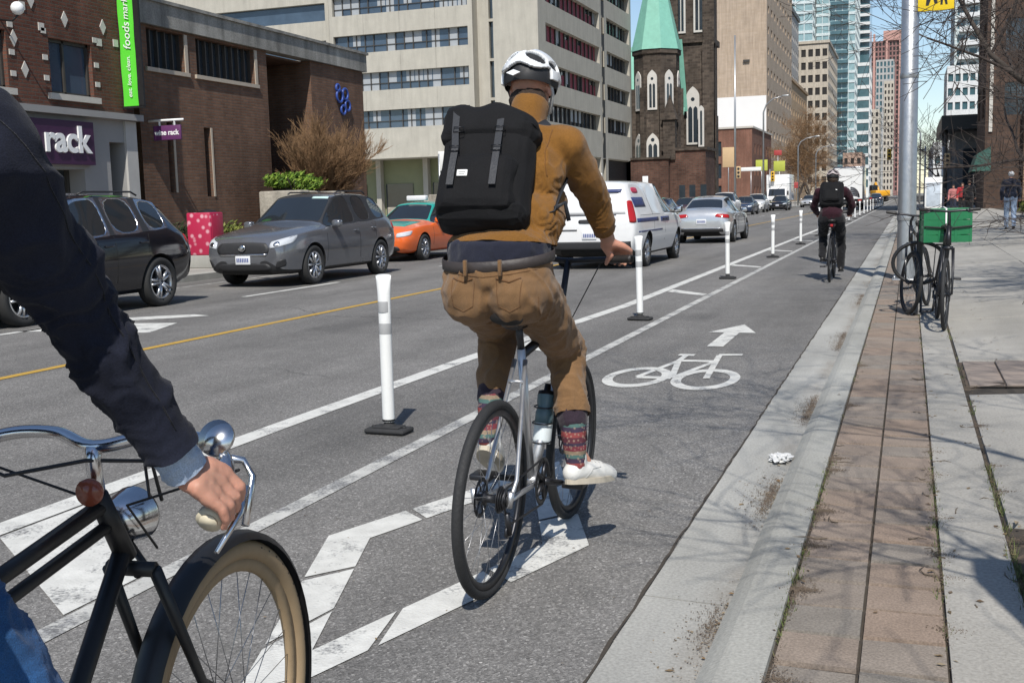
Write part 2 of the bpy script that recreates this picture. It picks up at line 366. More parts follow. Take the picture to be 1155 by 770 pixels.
while y < 200:
    l = 1.52
    for a, b in zip(xs, xs[1:]):
        if (a < 1 and (2.0 < y+.7 < 5.0 or 8.3 < y+.7 < 9.6)): continue
        d = r2.uniform(-.004,.004)
        mb.add([(a+.006,y+.006,sz(a)+d),(b-.006,y+.006,sz(b)+d),(b-.006,y+l-.006,sz(b)+d),(a+.006,y+l-.006,sz(a)+d),(a,y,sz(a)-.03),(b,y,sz(b)-.03),(b,y+l,sz(b)-.03),(a,y+l,sz(a)-.03)], [(0,1,2,3),(4,5,1,0),(5,6,2,1),(6,7,3,2),(7,4,0,3)])
    y += l
struct('sidewalk', mb, m_slab)
mb = MB(); mb.add([(.34,-8,KZ-.02),(.44,-8,KZ-.02),(6,-8,sz(6)-.03),(.34,210,KZ-.02),(.44,210,KZ-.02),(6,210,sz(6)-.03)], [(0,1,4,3),(1,2,5,4)])
mb.box((4.85,-8,-.1), (40,210,sz(4.85)-.012)); struct('sidewalk_bed', mb, m_joint)
# tree pits: uneven soil
def soil(x0, x1, y0, y1, name, h=.03):
    mb = MB(); nx, ny = 24, 40; vs = []
    for j in range(ny+1):
        for i in range(nx+1):
            x = x0+(x1-x0)*i/nx; yy = y0+(y1-y0)*j/ny; vs.append((x, yy, sz(x)-.012+h*noise.noise(Vector((x*3,yy*3,1)))+.012*noise.noise(Vector((x*17,yy*17,4)))))
    mb.add(vs, [(j*(nx+1)+i, j*(nx+1)+i+1, (j+1)*(nx+1)+i+1, (j+1)*(nx+1)+i) for j in range(ny) for i in range(nx)], 0, True); return struct(name, mb, m_dirt)
soil(.39,1.9,1.4,4.7,'tree_pit')
soil(.39,1.9,8.0,9.2,'tree_pit',.01)
mb = MB()
for j in range(5):
    for i in range(6):
        x = .41+i*.232; y = 8.03+j*.228+(.002 if i % 2 else 0); mb.rbox((x,y,sz(x)-.03),(x+.226,y+.222,sz(x)+.004),.005)
struct('pit_pavers', mb, M('pit_paver', (.25,.205,.175), .25, 5, .9, bump=.3))
mb = MB()
for j in range(4):
    for i in range(5):
        if r2.random() < .35: continue
        x = .5+i*.25; y = 3.7+j*.23; mb.rbox((x,y,sz(x)-.04),(x+.23,y+.21,sz(x)+.008+r2.uniform(-.012,.006)),.008)
struct('pit_pavers', mb, bpy.data.materials['pit_paver'])
mb = MB(); mb.box((.39,9.28,KZ),(3.3,9.36,KZ+.012)); 
# far side: kerb and sidewalk
mb = MB(); mb.box((-13.55,-10,-.05),(-13.3,500,.13)); struct('far_kerb', mb, m_conc2)
mb = MB(); mb.box((-60,-10,-.05),(-13.56,500,.125)); struct('far_sidewalk', mb, m_slab)
# small stuff: leaves, weeds, twigs, litter
def leafmat(name, cs):
    t = NT(name); g_ = t.n('ShaderNodeNewGeometry'); t.set(t.ramp(g_.outputs['Random Per Island'], [(i/(len(cs)-1), c) for i, c in enumerate(cs)]), .8, 0, .2); return t.mat
m_leaf = leafmat('dry_leaf', [(.16,.10,.05),(.25,.18,.10),(.09,.06,.04),(.33,.27,.19),(.13,.10,.06)])
m_weed = leafmat('weed', [(.07,.11,.03),(.12,.15,.05),(.17,.15,.08),(.05,.08,.025)])
def leaf_at(mb, x, y, z, s):
    a = r2.uniform(0, 6.28); c, d = math.cos(a), math.sin(a); k = r2.uniform(.35,.7); h = s*r2.uniform(.05,.4)
    P = [(-s,0,0),(0,-s*k,h),(s,0,r2.uniform(0,h)),(0,s*k,h*.6)]
    mb.add([(x+p*c-q*d, y+p*d+q*c, z+u+.002) for p,q,u in P], [(0,1,2),(0,2,3)])
mb = MB()
for k in range(85):
    yc = r2.choice([4.9,5.2,6.9,7.3,10.5,11.0,3.2,2.6,14,15.5,18,20]) + r2.gauss(0,.22); xc = -.575+r2.gauss(0,.035)
    for _ in range(14): leaf_at(mb, min(-.55, xc+r2.gauss(0,.05)), yc+r2.gauss(0,.16), .0, r2.uniform(.002,.007) if r2.random() < .93 else r2.uniform(.008,.016))
for k in range(420):
    y = r2.uniform(2.4,16); x = r2.choice([-.345,.125,.375,.375,.125,r2.uniform(-.3,.5),.7])+r2.gauss(0,.03); leaf_at(mb, x, y, sz(x)+.004, r2.uniform(.005,.016))
for k in range(500):
    y = r2.uniform(1.6,4.7); x = r2.uniform(.38,1.5); leaf_at(mb, x, y, sz(x)+.005, r2.uniform(.006,.03))
for k in range(160): leaf_at(mb, r2.uniform(-2.6,-.86), r2.uniform(2.6,14), .003, r2.uniform(.003,.008))
tag(mb.build('leaf_litter', m_leaf), 'dry brown leaf crumbs strewn along the gutter and paving joints', 'leaves', kind='stuff')
mb = MB()
def tuft(x, y, z, n, h):
    for _ in range(n):
        a = r2.uniform(0,6.28); l = h*r2.uniform(.4,1.1); bx, by = x+r2.gauss(0,.012), y+r2.gauss(0,.05); c, d = math.cos(a), math.sin(a); w_ = .0025
        mb.add([(bx-d*w_,by+c*w_,z),(bx+d*w_,by-c*w_,z),(bx+c*l*.6,by+d*l*.6,z+l)], [(0,1,2)])
for k in range(150):
    y = r2.choice([r2.uniform(2.6,16), r2.gauss(3.9,.4), r2.gauss(5.2,.3)]); x = r2.choice([-.345,-.345,.125,.125,.125,.376,.376,.376])
    tuft(x, y, KZ-.008, r2.randint(5,22), .026 if x < .2 else .04)
for k in range(60): x = r2.uniform(.4,1.2); tuft(x, r2.uniform(1.8,4.5), sz(x)-.01, 14, .06)
tag(mb.build('weeds', m_weed), 'small green weeds growing in the paving joints', 'weeds', kind='stuff')
mb = MB()
for k in range(34):
    x, y, a, l = r2.choice([.12,.14,.35,.38,-.33,r2.uniform(-.2,.9)])+r2.gauss(0,.05), r2.uniform(2.7,8.5), r2.uniform(0,3.14), r2.uniform(.03,.14); b = r2.uniform(-1.5,1.5)
    p = [Vector((x+math.cos(a+b*t_)*l*t_, y+math.sin(a+b*t_)*l*t_, sz(x+l*t_)+.005+.003*math.sin(9*t_))) for t_ in (-.5,-.2,.1,.5)]; mb.tube(p, [.0028,.0026,.002,.001], 5)
tag(mb.build('twigs', M('twig', (.11,.085,.06), .4, 30, .9)), 'thin dry twigs scattered on the pavers', 'twigs', kind='stuff')
# heaps of soil and crumbs swept into the joints and the gutter corner
mb = MB()
def heap(x, y, rx, ry, z, h):
    n = 18; ph = r2.uniform(0,9); R = [1+.35*noise.noise(Vector((ph+2*math.cos(6.283*i/n),2*math.sin(6.283*i/n),ph))) for i in range(n)]; vs = [(x,y,z+h)]
    for f, hh in ((.45,.75),(.8,.35),(1.0,-.12)): vs += [(x+rx*f*R[i]*math.cos(6.283*i/n), y+ry*f*R[i]*math.sin(6.283*i/n), z+h*hh+r2.uniform(-.12,.12)*h) for i in range(n)]
    mb.add(vs, [(0,1+i,1+(i+1) % n) for i in range(n)]+[(1+j*n+i,1+(j+1)*n+i,1+(j+1)*n+(i+1) % n,1+j*n+(i+1) % n) for j in range(2) for i in range(n)], 0, False)
q_ = r2
def crumbs(x, y, sx, sy, n, z):
    for _ in range(n):
        px, py = q_.gauss(x, sx), q_.gauss(y, sy); a = q_.uniform(0,6.28); k = q_.uniform(.001,.0042); c, d = math.cos(a)*k, math.sin(a)*k; zz2 = (sz(px) if px > -.46 else 0)+z+.002; h = k*q_.uniform(.3,1)
        mb.add([(px-c,py-d,zz2),(px+d*.7,py-c*.7,zz2),(px+c,py+d,zz2),(px-d*.6,py+c*.6,zz2),(px,py,zz2+h)], [(0,1,4),(1,2,4),(2,3,4),(3,0,4)])
for x, ys_ in ((-.335,(3.05,3.56,3.6,4.05,4.55,4.62,5.3,5.6,7.1,8.8)),(.13,(2.9,3.4,4.0,4.2,4.75,5.3,6.0,7.7)),(.375,(3.3,3.9,4.3,5.2,5.6,6.6,7.9))):
    for y in ys_: y0 = round(y/.245)*.245+.008; crumbs(x, y, .006, .10, 120, .001); crumbs(x+.02, y0, .030, .012, 200, .001); crumbs(x+.015, y0, .02, .05, 140, .001)
for y in (3.4,4.85,5.0,5.15,6.9,7.1,7.3,7.5,10.2,10.5,10.9,11.2,14.5,15,15.5): crumbs(-.572, y, .014, .13, 420, .001); crumbs(-.60, y, .04, .13, 150, .001)
for k in range(60): y = q_.uniform(2.4,14); x = q_.choice([-.345,.128,.376]); crumbs(x, y, .004, .09, 50, -.004)
for k in range(900): x = q_.uniform(.39,1.5); mb_y = q_.uniform(1.5,4.6); crumbs(x, mb_y, .01, .01, 1, .004)
tag(mb.build('soil_heaps', M('joint_soil', (.12,.09,.065), .55, 40, .95, bump=.8, bscale=150)), 'brown soil swept into the paver joints and gutter corner', 'soil', kind='stuff')
mb = MB(); L = []; y = -5
while y < 60: L.append((-.840+r2.gauss(0,.003), y, r2.uniform(.004,.010))); y += .09
mb.add([p for x, y, w_ in L for p in ((x-w_,y,.0075),(x+w_*.6,y,.0085))], [(2*i,2*i+1,2*i+3,2*i+2) for i in range(len(L)-1)]); struct('gutter_joint', mb, m_joint)
bm = bmesh.new(); bmesh.ops.create_icosphere(bm, subdivisions=4, radius=1)
for v in bm.verts:
    n_ = noise.noise(v.co*2.1)+.6*noise.noise(v.co*4.7)+.3*noise.noise(v.co*9); v.co *= 1+.55*n_; v.co = Vector((v.co.x*.05, v.co.y*.07, max(-.016, v.co.z*.020)))
mb = MB(); mb.bm(bm, 0, False); o = mb.build('crumpled_paper', M('paper', (.58,.58,.57), .06, 10, .8), loc=(-.60,5.72,.018)); tag(o, 'crumpled white paper scrap lying in the gutter by the kerb', 'litter')
# ================================================================ buildings
def facade(mb, T, u0, u1, z0, z1, ops, depth=.25, m=0, mr=None):
    us = sorted({u0, u1, *[a for o in ops for a in o[:2]]}); zs = sorted({z0, z1, *[a for o in ops for a in o[2:4]]})
    us = [u for u in us if u0 <= u <= u1]; zs = [z for z in zs if z0 <= z <= z1]
    for a, b in zip(us, us[1:]):
        for c, d in zip(zs, zs[1:]):
            cu, cz = (a+b)/2, (c+d)/2
            if any(o[0] < cu < o[1] and o[2] < cz < o[3] for o in ops): continue
            mb.add([(a,0,c),(b,0,c),(b,0,d),(a,0,d)], [(0,1,2,3)], m, False, T)
    for a, b, c, d in [o[:4] for o in ops]:
        for q in ([(a,0,c),(a,0,d),(a,-depth,d),(a,-depth,c)], [(b,0,d),(b,0,c),(b,-depth,c),(b,-depth,d)], [(b,0,c),(a,0,c),(a,-depth,c),(b,-depth,c)], [(a,0,d),(b,0,d),(b,-depth,d),(a,-depth,d)]):
            mb.add(q, [(0,1,2,3)], m if mr is None else mr, False, T)
m_brown = brickmat('brown_brick', (.155,.082,.052), (.21,.115,.075), (.13,.10,.08))
m_red = brickmat('dark_red_brick', (.13,.050,.034), (.18,.075,.050), (.11,.085,.07))
m_brick3 = brickmat('russet_brick', (.22,.085,.055), (.27,.12,.08), (.2,.15,.12))
m_cornice = concrete('weathered_concrete', (.30,.29,.265), .28, 22, stain=.55, bump=.6)
m_grey = M('grey_painted_render', (.27,.265,.26), .15, 1.2, .8, bump=.15, bscale=40)
m_lite = M('pale_stone_trim', (.50,.47,.42), .15, 5, .8, bump=.2)
m_dark = M('dark_recess', (.014,.013,.013), .3, 2, .7)
m_glass = glassmat('window_glass'); m_glassb = glassmat('blue_window_glass', (.05,.075,.11), .05)
m_frame = M('dark_window_frame', (.05,.045,.04), .2, 4, .5); m_lframe = M('tan_window_frame', (.42,.36,.29), .15, 4, .7)
m_purple = M('purple_sign', (.045,.014,.05), .12, 3, .45); m_signw = M('white_lettering', (.80,.80,.79), .03, 3, .5)
m_green = M('green_banner_cloth', (.10,.62,.035), .08, 2, .65); m_black = M('black_metal', (.016,.016,.017), .2, 8, .45)
# --- corner shop with white diamonds in the brickwork
T17 = frame((-17,0,0), (0,1,0), (1,0,0))
bl = thing('shop_building', 'dark red brick shop with white diamond inlays above a grey ground floor', 'shop', (-17,17,0))
def P(mb, name, mat, par): o = mb.build(name, mat); o.parent = par; o.matrix_parent_inverse = par.matrix_basis.inverted(); return o
mb = MB(); wins = [(19.18,20.48,3.92,5.06),(16.6,18.0,3.92,5.06),(13.4,14.8,3.92,5.06),(19.18,20.48,7.0,8.3),(16.6,18.0,7.0,8.3)]
facade(mb, T17, 8, 21.78, 3.62, 9.6, wins, .2); mb.box((-30,21.78,0),(-17,21.79,9.6)); mb.box((-30,8,9.59),(-17,21.78,9.6)); mb.box((-30,8,0),(-17.02,8.01,9.6))
P(mb, 'wall', m_red, bl)
for a, b, c, d in wins:
    mb = MB(); mb.box((a,-.16,c),(b,-.18,d),0,T17); p = P(mb, 'window', m_glassb, bl)
    mb = MB()
    for q in ((a,a+.06,c,d),(b-.06,b,c,d),(a,b,c,c+.06),(a,b,d-.06,d),((a+b)/2-.15,(a+b)/2-.1,c,d)): mb.box((q[0],-.155,q[2]),(q[1],-.10,q[3]),0,T17)
    P(mb, 'frame', m_frame, p)
    mb = MB(); mb.box((a-.12,-.1,c-.13),(b+.12,.09,c-.002),0,T17); P(mb, 'sill', m_lite, p)
mb = MB()
for (u, z) in ((18.45,4.33),(18.2,4.92),(19.7,5.5),(18.75,5.75),(20.9,5.5),(15.3,4.4)):
    mb.poly([(u-.1,z),(u,z-.17),(u+.1,z),(u,z+.17)], .004, .02, 0, textframe((-17,0,0),(0,1,0),(1,0,0)))
for a, b, c, d in wins:
    for u in (a-.13, b+.13):
        for z in (c+.3, c+.72, d+.12): mb.box((u-.07,0,z-.055),(u+.07,.018,z+.055),0,T17)
for u, z in ((18.5,5.6),(20.75,5.15),(19.0,5.25),(21.3,5.2)): mb.box((u-.08,0,z-.08),(u+.08,.018,z+.08),0,T17)
P(mb, 'white_inlay', M('white_glazed_brick', (.55,.52,.47), .1, 4, .6), bl)
mb = MB(); mb.box((8,0,3.48),(21.85,.22,3.62),0,T17); mb.box((8,0,9.4),(21.85,.25,9.75),0,T17); P(mb, 'ledge', m_grey, bl)
mb = MB(); facade(mb, T17, 8, 21.78, 0, 3.48, [(20.86,21.38,0,2.98),(10,20.0,.55,2.35)], .55); P(mb, 'shopfront', m_grey, bl)
mb = MB(); mb.box((20.86,-.5,0),(21.38,-.52,2.98),0,T17); d = P(mb, 'door', m_dark, bl)
mb = MB(); mb.box((20.92,-.49,.2),(21.32,-.47,2.4),0,T17); P(mb, 'pane', m_glass, d)
mb = MB(); mb.box((10,-.5,.55),(20,-.52,2.35),0,T17); p = P(mb, 'shop_window', m_glass, bl)
mb = MB()
for u in (10,12.5,15,17.5,19.95): mb.box((u-.04,-.49,.55),(u+.04,-.42,2.35),0,T17)
P(mb, 'frame', m_frame, p)
mb = MB(); mb.box((21.38,0,0),(21.76,.06,3.47),0,T17); P(mb, 'pilaster', M('pale_painted_pilaster', (.42,.41,.39), .15, 2, .8), bl)
sg = thing('shop_sign', 'dark purple fascia sign lettered wine rack in white above the shopfront', 'sign', (-16.9,18,2.9))
mb = MB(); mb.box((15.6,.0,2.44),(20.18,.16,3.36),0,T17); P(mb, 'sign_board', m_purple, sg)
mb = text_mesh('wine rack', .78, .02, True); bb = max(v[0] for v in mb.v); 
mb.v = [tuple(textframe((-16.82,20.07-bb,2.94),(0,1,0),(1,0,0)) @ Vector(v)) for v in mb.v]; P(mb, 'lettering', m_signw, sg)
sg = thing('hanging_sign', 'small purple hanging sign lettered wine rack under a white bracket bar', 'sign', (-16.4,22.3,3.4))
mb = MB(); mb.cyl((-17.02,22.3,3.52),(-16.02,22.3,3.52),.028,8); mb.box((-16.7,22.28,3.40),(-16.68,22.32,3.5)); mb.box((-16.28,22.28,3.40),(-16.26,22.32,3.5)); P(mb, 'bracket', m_signw, sg)
mb = MB(); mb.rbox((-16.86,22.27,3.06),(-16.1,22.33,3.40),.012); P(mb, 'sign_board', M('violet_sign', (.11,.03,.11), .1, 3, .5), sg)
mb = text_mesh('wine rack', .17, .004, True); mb.v = [tuple(textframe((-16.48,22.262,3.23),(1,0,0),(0,-1,0)) @ Vector(v)) for v in mb.v]; P(mb, 'lettering', m_signw, sg)
sg = thing('banner', 'tall bright green vertical banner with white script on a black frame', 'banner', (-16.75,21.4,3.8))
mb = MB(); vs = []
for i in range(25):
    z = 3.80+4.2*i/24; d = .012*math.sin(i*.9); vs += [(-16.97,21.42+d,z),(-16.56,21.42-d,z)]
mb.add(vs, [(2*i,2*i+1,2*i+3,2*i+2) for i in range(24)], 0, True); mb.add([(x,y+.02,z) for x,y,z in vs], [(2*i+2,2*i+3,2*i+1,2*i) for i in range(24)], 0, True); P(mb, 'cloth', m_green, sg)
for txt, z, s_ in (('eat. love. clean.', 4.45, .15), ('foods', 5.35, .27), ('market', 6.05, .24)):
    mb = text_mesh(txt, s_, .004, False, .25); T = textframe((-16.75,21.395,z),(0,0,1),(0,-1,0)); mb.v = [tuple(T @ Vector(v)) for v in mb.v]; P(mb, 'lettering', m_signw, sg)
mb = MB(); mb.box((-16.545,21.40,3.78),(-16.40,21.46,8.1)); mb.box((-17.02,21.40,3.75),(-16.4,21.44,3.79)); P(mb, 'pole', m_black, sg)
lp = thing('wall_lamp', 'small white globe lamp on a bracket high on the shop wall', 'lamp', (-16.6,17.9,5.4))
mb = MB(); mb.sph((-16.55,17.9,5.42),.13,14); P(mb, 'globe', m_signw, lp); mb = MB(); mb.tube([(-17,17.9,5.24),(-16.7,17.9,5.19),(-16.55,17.9,5.29)],.02,8); P(mb, 'bracket', m_black, lp)
# --- low brown brick building with the concrete cornice
bl = thing('brick_building', 'low brown brick building with a weathered concrete cornice and ribbon windows', 'building', (-17,27,0))
T = frame((-17,0,0), (0,1,0), (1,0,0))
wins = [(22.42,23.86,4.80,5.72),(24.36,27.02,4.80,5.72)]; slits = [(22.98,23.2,1.85,3.55),(24.5,24.78,1.75,3.5)]
mb = MB(); facade(mb, T, 22.0, 27.65, 0, 5.78, wins+slits, .3)
mb.add([(-17,27.65,0),(-17,27.65,5.78),(-19.6,27.65,5.78),(-19.6,27.65,0)], [(3,2,1,0)])
facade(mb, frame((-19.6,0,0),(0,1,0),(1,0,0)), 27.65, 30.1, 0, 5.78, [(28.3,29.3,0,2.4)], .2)
mb.add([(-17,30.1,0),(-17,30.1,5.78),(-19.6,30.1,5.78),(-19.6,30.1,0)], [(0,1,2,3)])
facade(mb, T, 30.1, 33.5, 0, 5.78, [], .2); mb.box((-48,33.49,0),(-17,33.5,5.78)); mb.box((-48,22,5.7),(-17.3,33.5,5.76)); P(mb, 'wall', m_brown, bl)
mb = MB(); mb.box((22.0,-.3,5.78),(33.65,.10,6.32),0,T); mb.box((-48,33.52,5.78),(-17.3,33.65,6.32)); mb.box((22.0,.0,6.322),(33.7,.16,6.40),0,T); P(mb, 'cornice', m_cornice, bl)
for a, b, c, d in wins:
    mb = MB(); mb.box((a,-.22,c),(b,-.24,d),0,T); p = P(mb, 'window', m_glass, bl); mb = MB(); n = 5 if b-a < 2 else 9
    for i in range(n+1): u = a+(b-a)*i/n; mb.box((u-.022,-.215,c),(u+.022,-.12,d),0,T)
    P(mb, 'mullion', m_frame, p); mb = MB(); mb.box((a-.1,-.25,c-.1),(b+.14,.06,c-.004),0,T); mb.box((b+.002,-.25,c-.002),(b+.12,.03,d),0,T); P(mb, 'sill', m_lframe, p)
for a, b, c, d in slits:
    mb = MB(); mb.box((a,-.25,c),(b,-.27,d),0,T); p = P(mb, 'slit_window', m_glass, bl); mb = MB(); mb.box((b+.002,-.2,c),(b+.07,.02,d),0,T); P(mb, 'frame', m_lframe, p)
mb = MB(); mb.box((-19.72,28.3,0),(-19.74,29.3,2.4)); P(mb, 'door', m_dark, bl)
mb = MB(); r3 = random.Random(5)                             # blue emblem: a loose knot of rings
for u, z, r in ((31.75,4.86,.19),(32.12,4.95,.17),(32.25,4.60,.16),(31.95,4.45,.14),(31.65,5.10,.11)): mb.tube([(-16.93,u+r*math.cos(a*.3142),z+r*math.sin(a*.3142)) for a in range(20)],.04,8,closed=True)
mb.box((-17,31.92,4.7),(-16.95,32.0,4.8)); tag(mb.build('wall_emblem', M('blue_emblem', (.03,.07,.30), .2, 3, .4)), 'blue ring emblem fixed high on the brown brick side wall', 'emblem')
# --- concrete office block
m_pre = concrete('precast_concrete', (.43,.405,.35), .07, 30, .85, .12, .15)
m_pre2 = concrete('precast_joint', (.33,.31,.27), .08, 30)
m_blind = M('red_blind', (.23,.03,.05), .2, 2, .7); m_pan = M('grey_window_panel', (.33,.35,.37), .15, 2, .5); m_olive = M('olive_panel', (.22,.23,.13), .15, 1, .7)
bl = thing('office_building', 'pale concrete office block with long dark ribbon windows beside the church', 'building', (-50,110,0))
TF = frame((0,96,0), (1,0,0), (0,-1,0)); TR = frame((-31,0,0), (0,1,0), (1,0,0))
bands = [(8.75+3.52*k, 10.42+3.52*k) for k in range(9)]; ZT = 42
mb = MB()
facade(mb, TF, -52.0, -37.4, 6.0, ZT, [(-51.6,-37.9,a,b) for a, b in bands], .5)
facade(mb, frame((0,97.5,0),(1,0,0),(0,-1,0)), -75, -52.0, 6.0, ZT, [(-75,-53.2,a,b) for a, b in bands], .5)
mb.box((-52.0,96,6),(-51.98,97.5,ZT)); mb.box((-37.42,96,6),(-37.4,97.2,ZT))
facade(mb, frame((0,97.2,0),(1,0,0),(0,-1,0)), -37.4, -35.2, 0, ZT, [(-36.3,-35.3,a-1.2,b+.4) for a, b in bands], .4)
mb.box((-35.22,95.4,0),(-35.2,97.2,ZT)); facade(mb, frame((0,95.4,0),(1,0,0),(0,-1,0)), -35.2, -31, 0, ZT, [], .4)
sw = [(97.6,116.2),(119.4,129.0)]
facade(mb, TR, 95.4, 117.0, 0, ZT, [(97.6,116.2,a,b) for a, b in bands]+[(97.6,116.2,.6,6.0)], .6); facade(mb, TR, 118.2, 130.5, 0, ZT, [(119.2,129.6,a,b) for a, b in bands]+[(119.2,129.6,.6,6.0)], .6)
mb.box((-32,117.0,0),(-31.35,118.2,ZT)); mb.box((-75,130.4,0),(-31,130.5,ZT)); mb.box((-75,95.6,5.9),(-31.2,130.4,6.0)); P(mb, 'wall', m_pre, bl)
mb = MB()
for a, b in bands:
    for u in (-48.4,-44.7,-41.1): mb.box((u-.02,.002,b+.02),(u+.02,.006,a+3.5),0,TF)
P(mb, 'panel_joint', m_pre2, bl)
mb = MB(); mb.box((-75,99.4,0),(-37.4,99.5,5.9)); P(mb, 'ground_floor_wall', m_olive, bl)
for u in range(-74,-37,5): mb = MB(); mb.box((u,98.6,0),(u+.5,99.3,5.9)); P(mb, 'column', m_pre, bl)
for u in range(-73,-38,5): mb = MB(); mb.box((u-.3,99.3,.4),(u+2.6,99.38,3.6)); P(mb, 'ground_window', m_glass, bl)
r3 = random.Random(11)
for a, b in bands:
    mb = MB(); mb.box((-51.6,-.45,a),(-37.9,-.47,b),0,TF); mb.box((-75,97.98,a),(-53.2,97.99,b)); p = P(mb, 'window_band', m_glassb, bl)
    mb = MB(); u = -51.6
    while u < -38.5:
        k = r3.choice((.9,.9,1.35)); mb.box((u-.04,-.44,a),(u+.04,-.33,b),0,TF)
        u += k
    mb.box((-51.6,-.44,a+.62),(-37.9,-.36,a+.68),0,TF); P(mb, 'mullion', m_frame, p)
    u = -51.6
    while u < -39:
        if r3.random() < .42: mb = MB(); mb.box((u+.05,-.448,a+(0 if r3.random() < .3 else .7)),(u+.85,-.43,b),0,TF); P(mb, 'blind', m_pan, p)
        u += .9
    for s0, s1 in ((97.6,116.2),(119.2,129.6)):
        mb = MB(); mb.box((s0,-.55,a),(s1,-.57,b),0,TR); p = P(mb, 'window_band', m_glass, bl); mb = MB(); u = s0
        while u < s1-.5:
            mb.box((u-.05,-.54,a),(u+.05,-.40,b),0,TR); q = r3.random()
            if s0 < 100 and a > 11.5 and q < .62: mb2 = MB(); mb2.box((u+.1,-.548,a+.1),(u+1.35,-.53,b-(.5 if q < .12 else 0)),0,TR); P(mb2, 'red_blind', m_blind, p)
            elif q > .78: mb3 = MB(); mb3.box((u+.1,-.548,a+.5),(u+1.3,-.53,b),0,TR); P(mb3, 'blind', m_pan, p)
            u += 1.45
        P(mb, 'mullion', m_frame, p)
for k in range(10): mb = MB(); a = 7.6+3.52*k; mb.box((-36.3,-1.55,a),(-35.3,-1.57,a+3.3),0,frame((0,96,0),(1,0,0),(0,-1,0))); P(mb, 'stair_window', m_glass, bl)
mb = MB(); mb.box((97.6,-.5,.6),(116.2,-.52,6.0),0,TR); mb.box((119.2,-.5,.6),(129.6,-.52,6.0),0,TR); P(mb, 'ground_window', m_dark, bl)
# --- stone church
m_stone = brickmat('dark_church_stone', (.062,.048,.040), (.135,.105,.085), (.10,.085,.07), .62, .30, .035, .9, .6)
m_copper = M('verdigris_copper', (.20,.46,.37), .22, 1.6, .55, bump=.2, bscale=5); m_trac = M('pale_tracery', (.55,.53,.50), .12, 3, .8)
ch = thing('church', 'dark stone church with a green copper turret roof and pale pointed windows', 'church', (-27,136,0))
def lancet(c, u, n, w_, h_, par, bars=1):
    T = textframe(c, u, n)
    def arch(w2, z0, h2, k=8):
        pts = [(-w2,z0),(w2,z0)]; sp = h2-w2*1.6
        for i in range(k+1): a = i/k; pts.append((w2*(1-a**1.7), sp+(h2-sp)*a**.8))
        for i in range(k-1,-1,-1): a = i/k; pts.append((-w2*(1-a**1.7), sp+(h2-sp)*a**.8))
        return pts
    mb = MB(); mb.poly(arch(w_/2,0,h_), .0, .12, 0, T); p = P(mb, 'lancet_window', m_trac, par)
    mb = MB(); x = w_/2-.16; n_ = bars+1; ww = 2*x/n_
    for i in range(n_):
        cx = -x+ww*(i+.5); q = arch(ww/2-.06, .25, h_*(.66 if bars else .88)); mb.poly([(cx+a,b) for a, b in q], .121, .128, 0, T)
    if bars: mb.poly([(.3*w_*math.cos(a*.524)*.5,h_*.78+.3*w_*math.sin(a*.524)*.5) for a in range(12)], .121, .128, 0, T)
    P(mb, 'pane', m_glass, p)
mb = MB(); oc = (-28.6,133.5); mb.lathe([(2.75,0),(2.75,18.3),(2.95,18.4),(2.95,18.9),(2.7,18.9)], 8, 0, Matrix.Translation((oc[0],oc[1],0)) @ Matrix.Rotation(R_(22.5),4,'Z'))
for i in range(8):
    a = R_(22.5+45*i); mb.box((-.28,-.4,0),(.28,.25,14.5),0,Matrix.Translation((oc[0]+2.75*math.cos(a),oc[1]+2.75*math.sin(a),0)) @ Matrix.Rotation(a+math.pi/2,4,'Z'))
for i in range(len(mb.s)): mb.s[i] = False
P(mb, 'turret', m_stone, ch)
mb = MB(); mb.lathe([(3.05,18.9),(3.0,19.1),(.06,31.5)], 8, 0, Matrix.Translation((oc[0],oc[1],0)) @ Matrix.Rotation(R_(22.5),4,'Z'))
for i in range(len(mb.s)): mb.s[i] = False
P(mb, 'turret_roof', m_copper, ch)
for a in (-90,-45,-135,0):
    c, s_ = math.cos(R_(a)), math.sin(R_(a)); lancet((oc[0]+2.55*c,oc[1]+2.55*s_,11.9),(-s_,c,0),(c,s_,0),1.15,4.6,ch,1); lancet((oc[0]+2.55*c,oc[1]+2.55*s_,5.6),(-s_,c,0),(c,s_,0),1.5,3.6,ch,1)
mb = MB()                                                    # tower, stepped buttresses
mb.box((-27.5,138,0),(-23.1,144,50)); 
for x in (-27.5,-23.1):
    for d, z in ((1.1,12),(.8,20),(.5,33)): mb.box((x-.7,138-d,0),(x+.7,138.4,z)); mb.box((x-.4-d*.4,137.8,0),(x+.4+d*.4,139.6,z-.6))
mb.box((-27.8,137.7,20.2),(-22.8,144.3,20.9)); mb.box((-27.8,137.7,33),(-22.8,144.3,33.6)); P(mb, 'tower', m_stone, ch)
lancet((-26.5,137.98,21.4),(1,0,0),(0,-1,0),1.15,9.5,ch,1); lancet((-24.3,137.98,21.4),(1,0,0),(0,-1,0),1.3,9.5,ch,1)
lancet((-25.1,137.98,8),(1,0,0),(0,-1,0),1.6,7,ch,1); lancet((-23.08,141,21.4),(0,1,0),(1,0,0),1.3,9.5,ch,1)
mb = MB(); mb.box((-44,136.5,0),(-26.3,150,11)); mb.add([(-44,136.5,11),(-26.2,136.5,11),(-26.2,143,20.5),(-44,143,20.5),(-44,150,11),(-26.2,150,11)], [(1,5,2),(0,3,4)]); P(mb, 'nave', m_stone, ch)
mb = MB(); mb.add([(-44,136.2,10.8),(-26.0,136.2,10.8),(-26.0,143,20.9),(-44,143,20.9),(-44,150.3,10.8),(-26.0,150.3,10.8)], [(0,1,2,3),(3,2,5,4)])
mb.add([(-26.9,137.2,20.6),(-26.2,137.0,20.6),(-25.6,137.2,12),(-26.2,137.4,12)], [(0,1,2,3)]); P(mb, 'nave_roof', m_copper, ch)
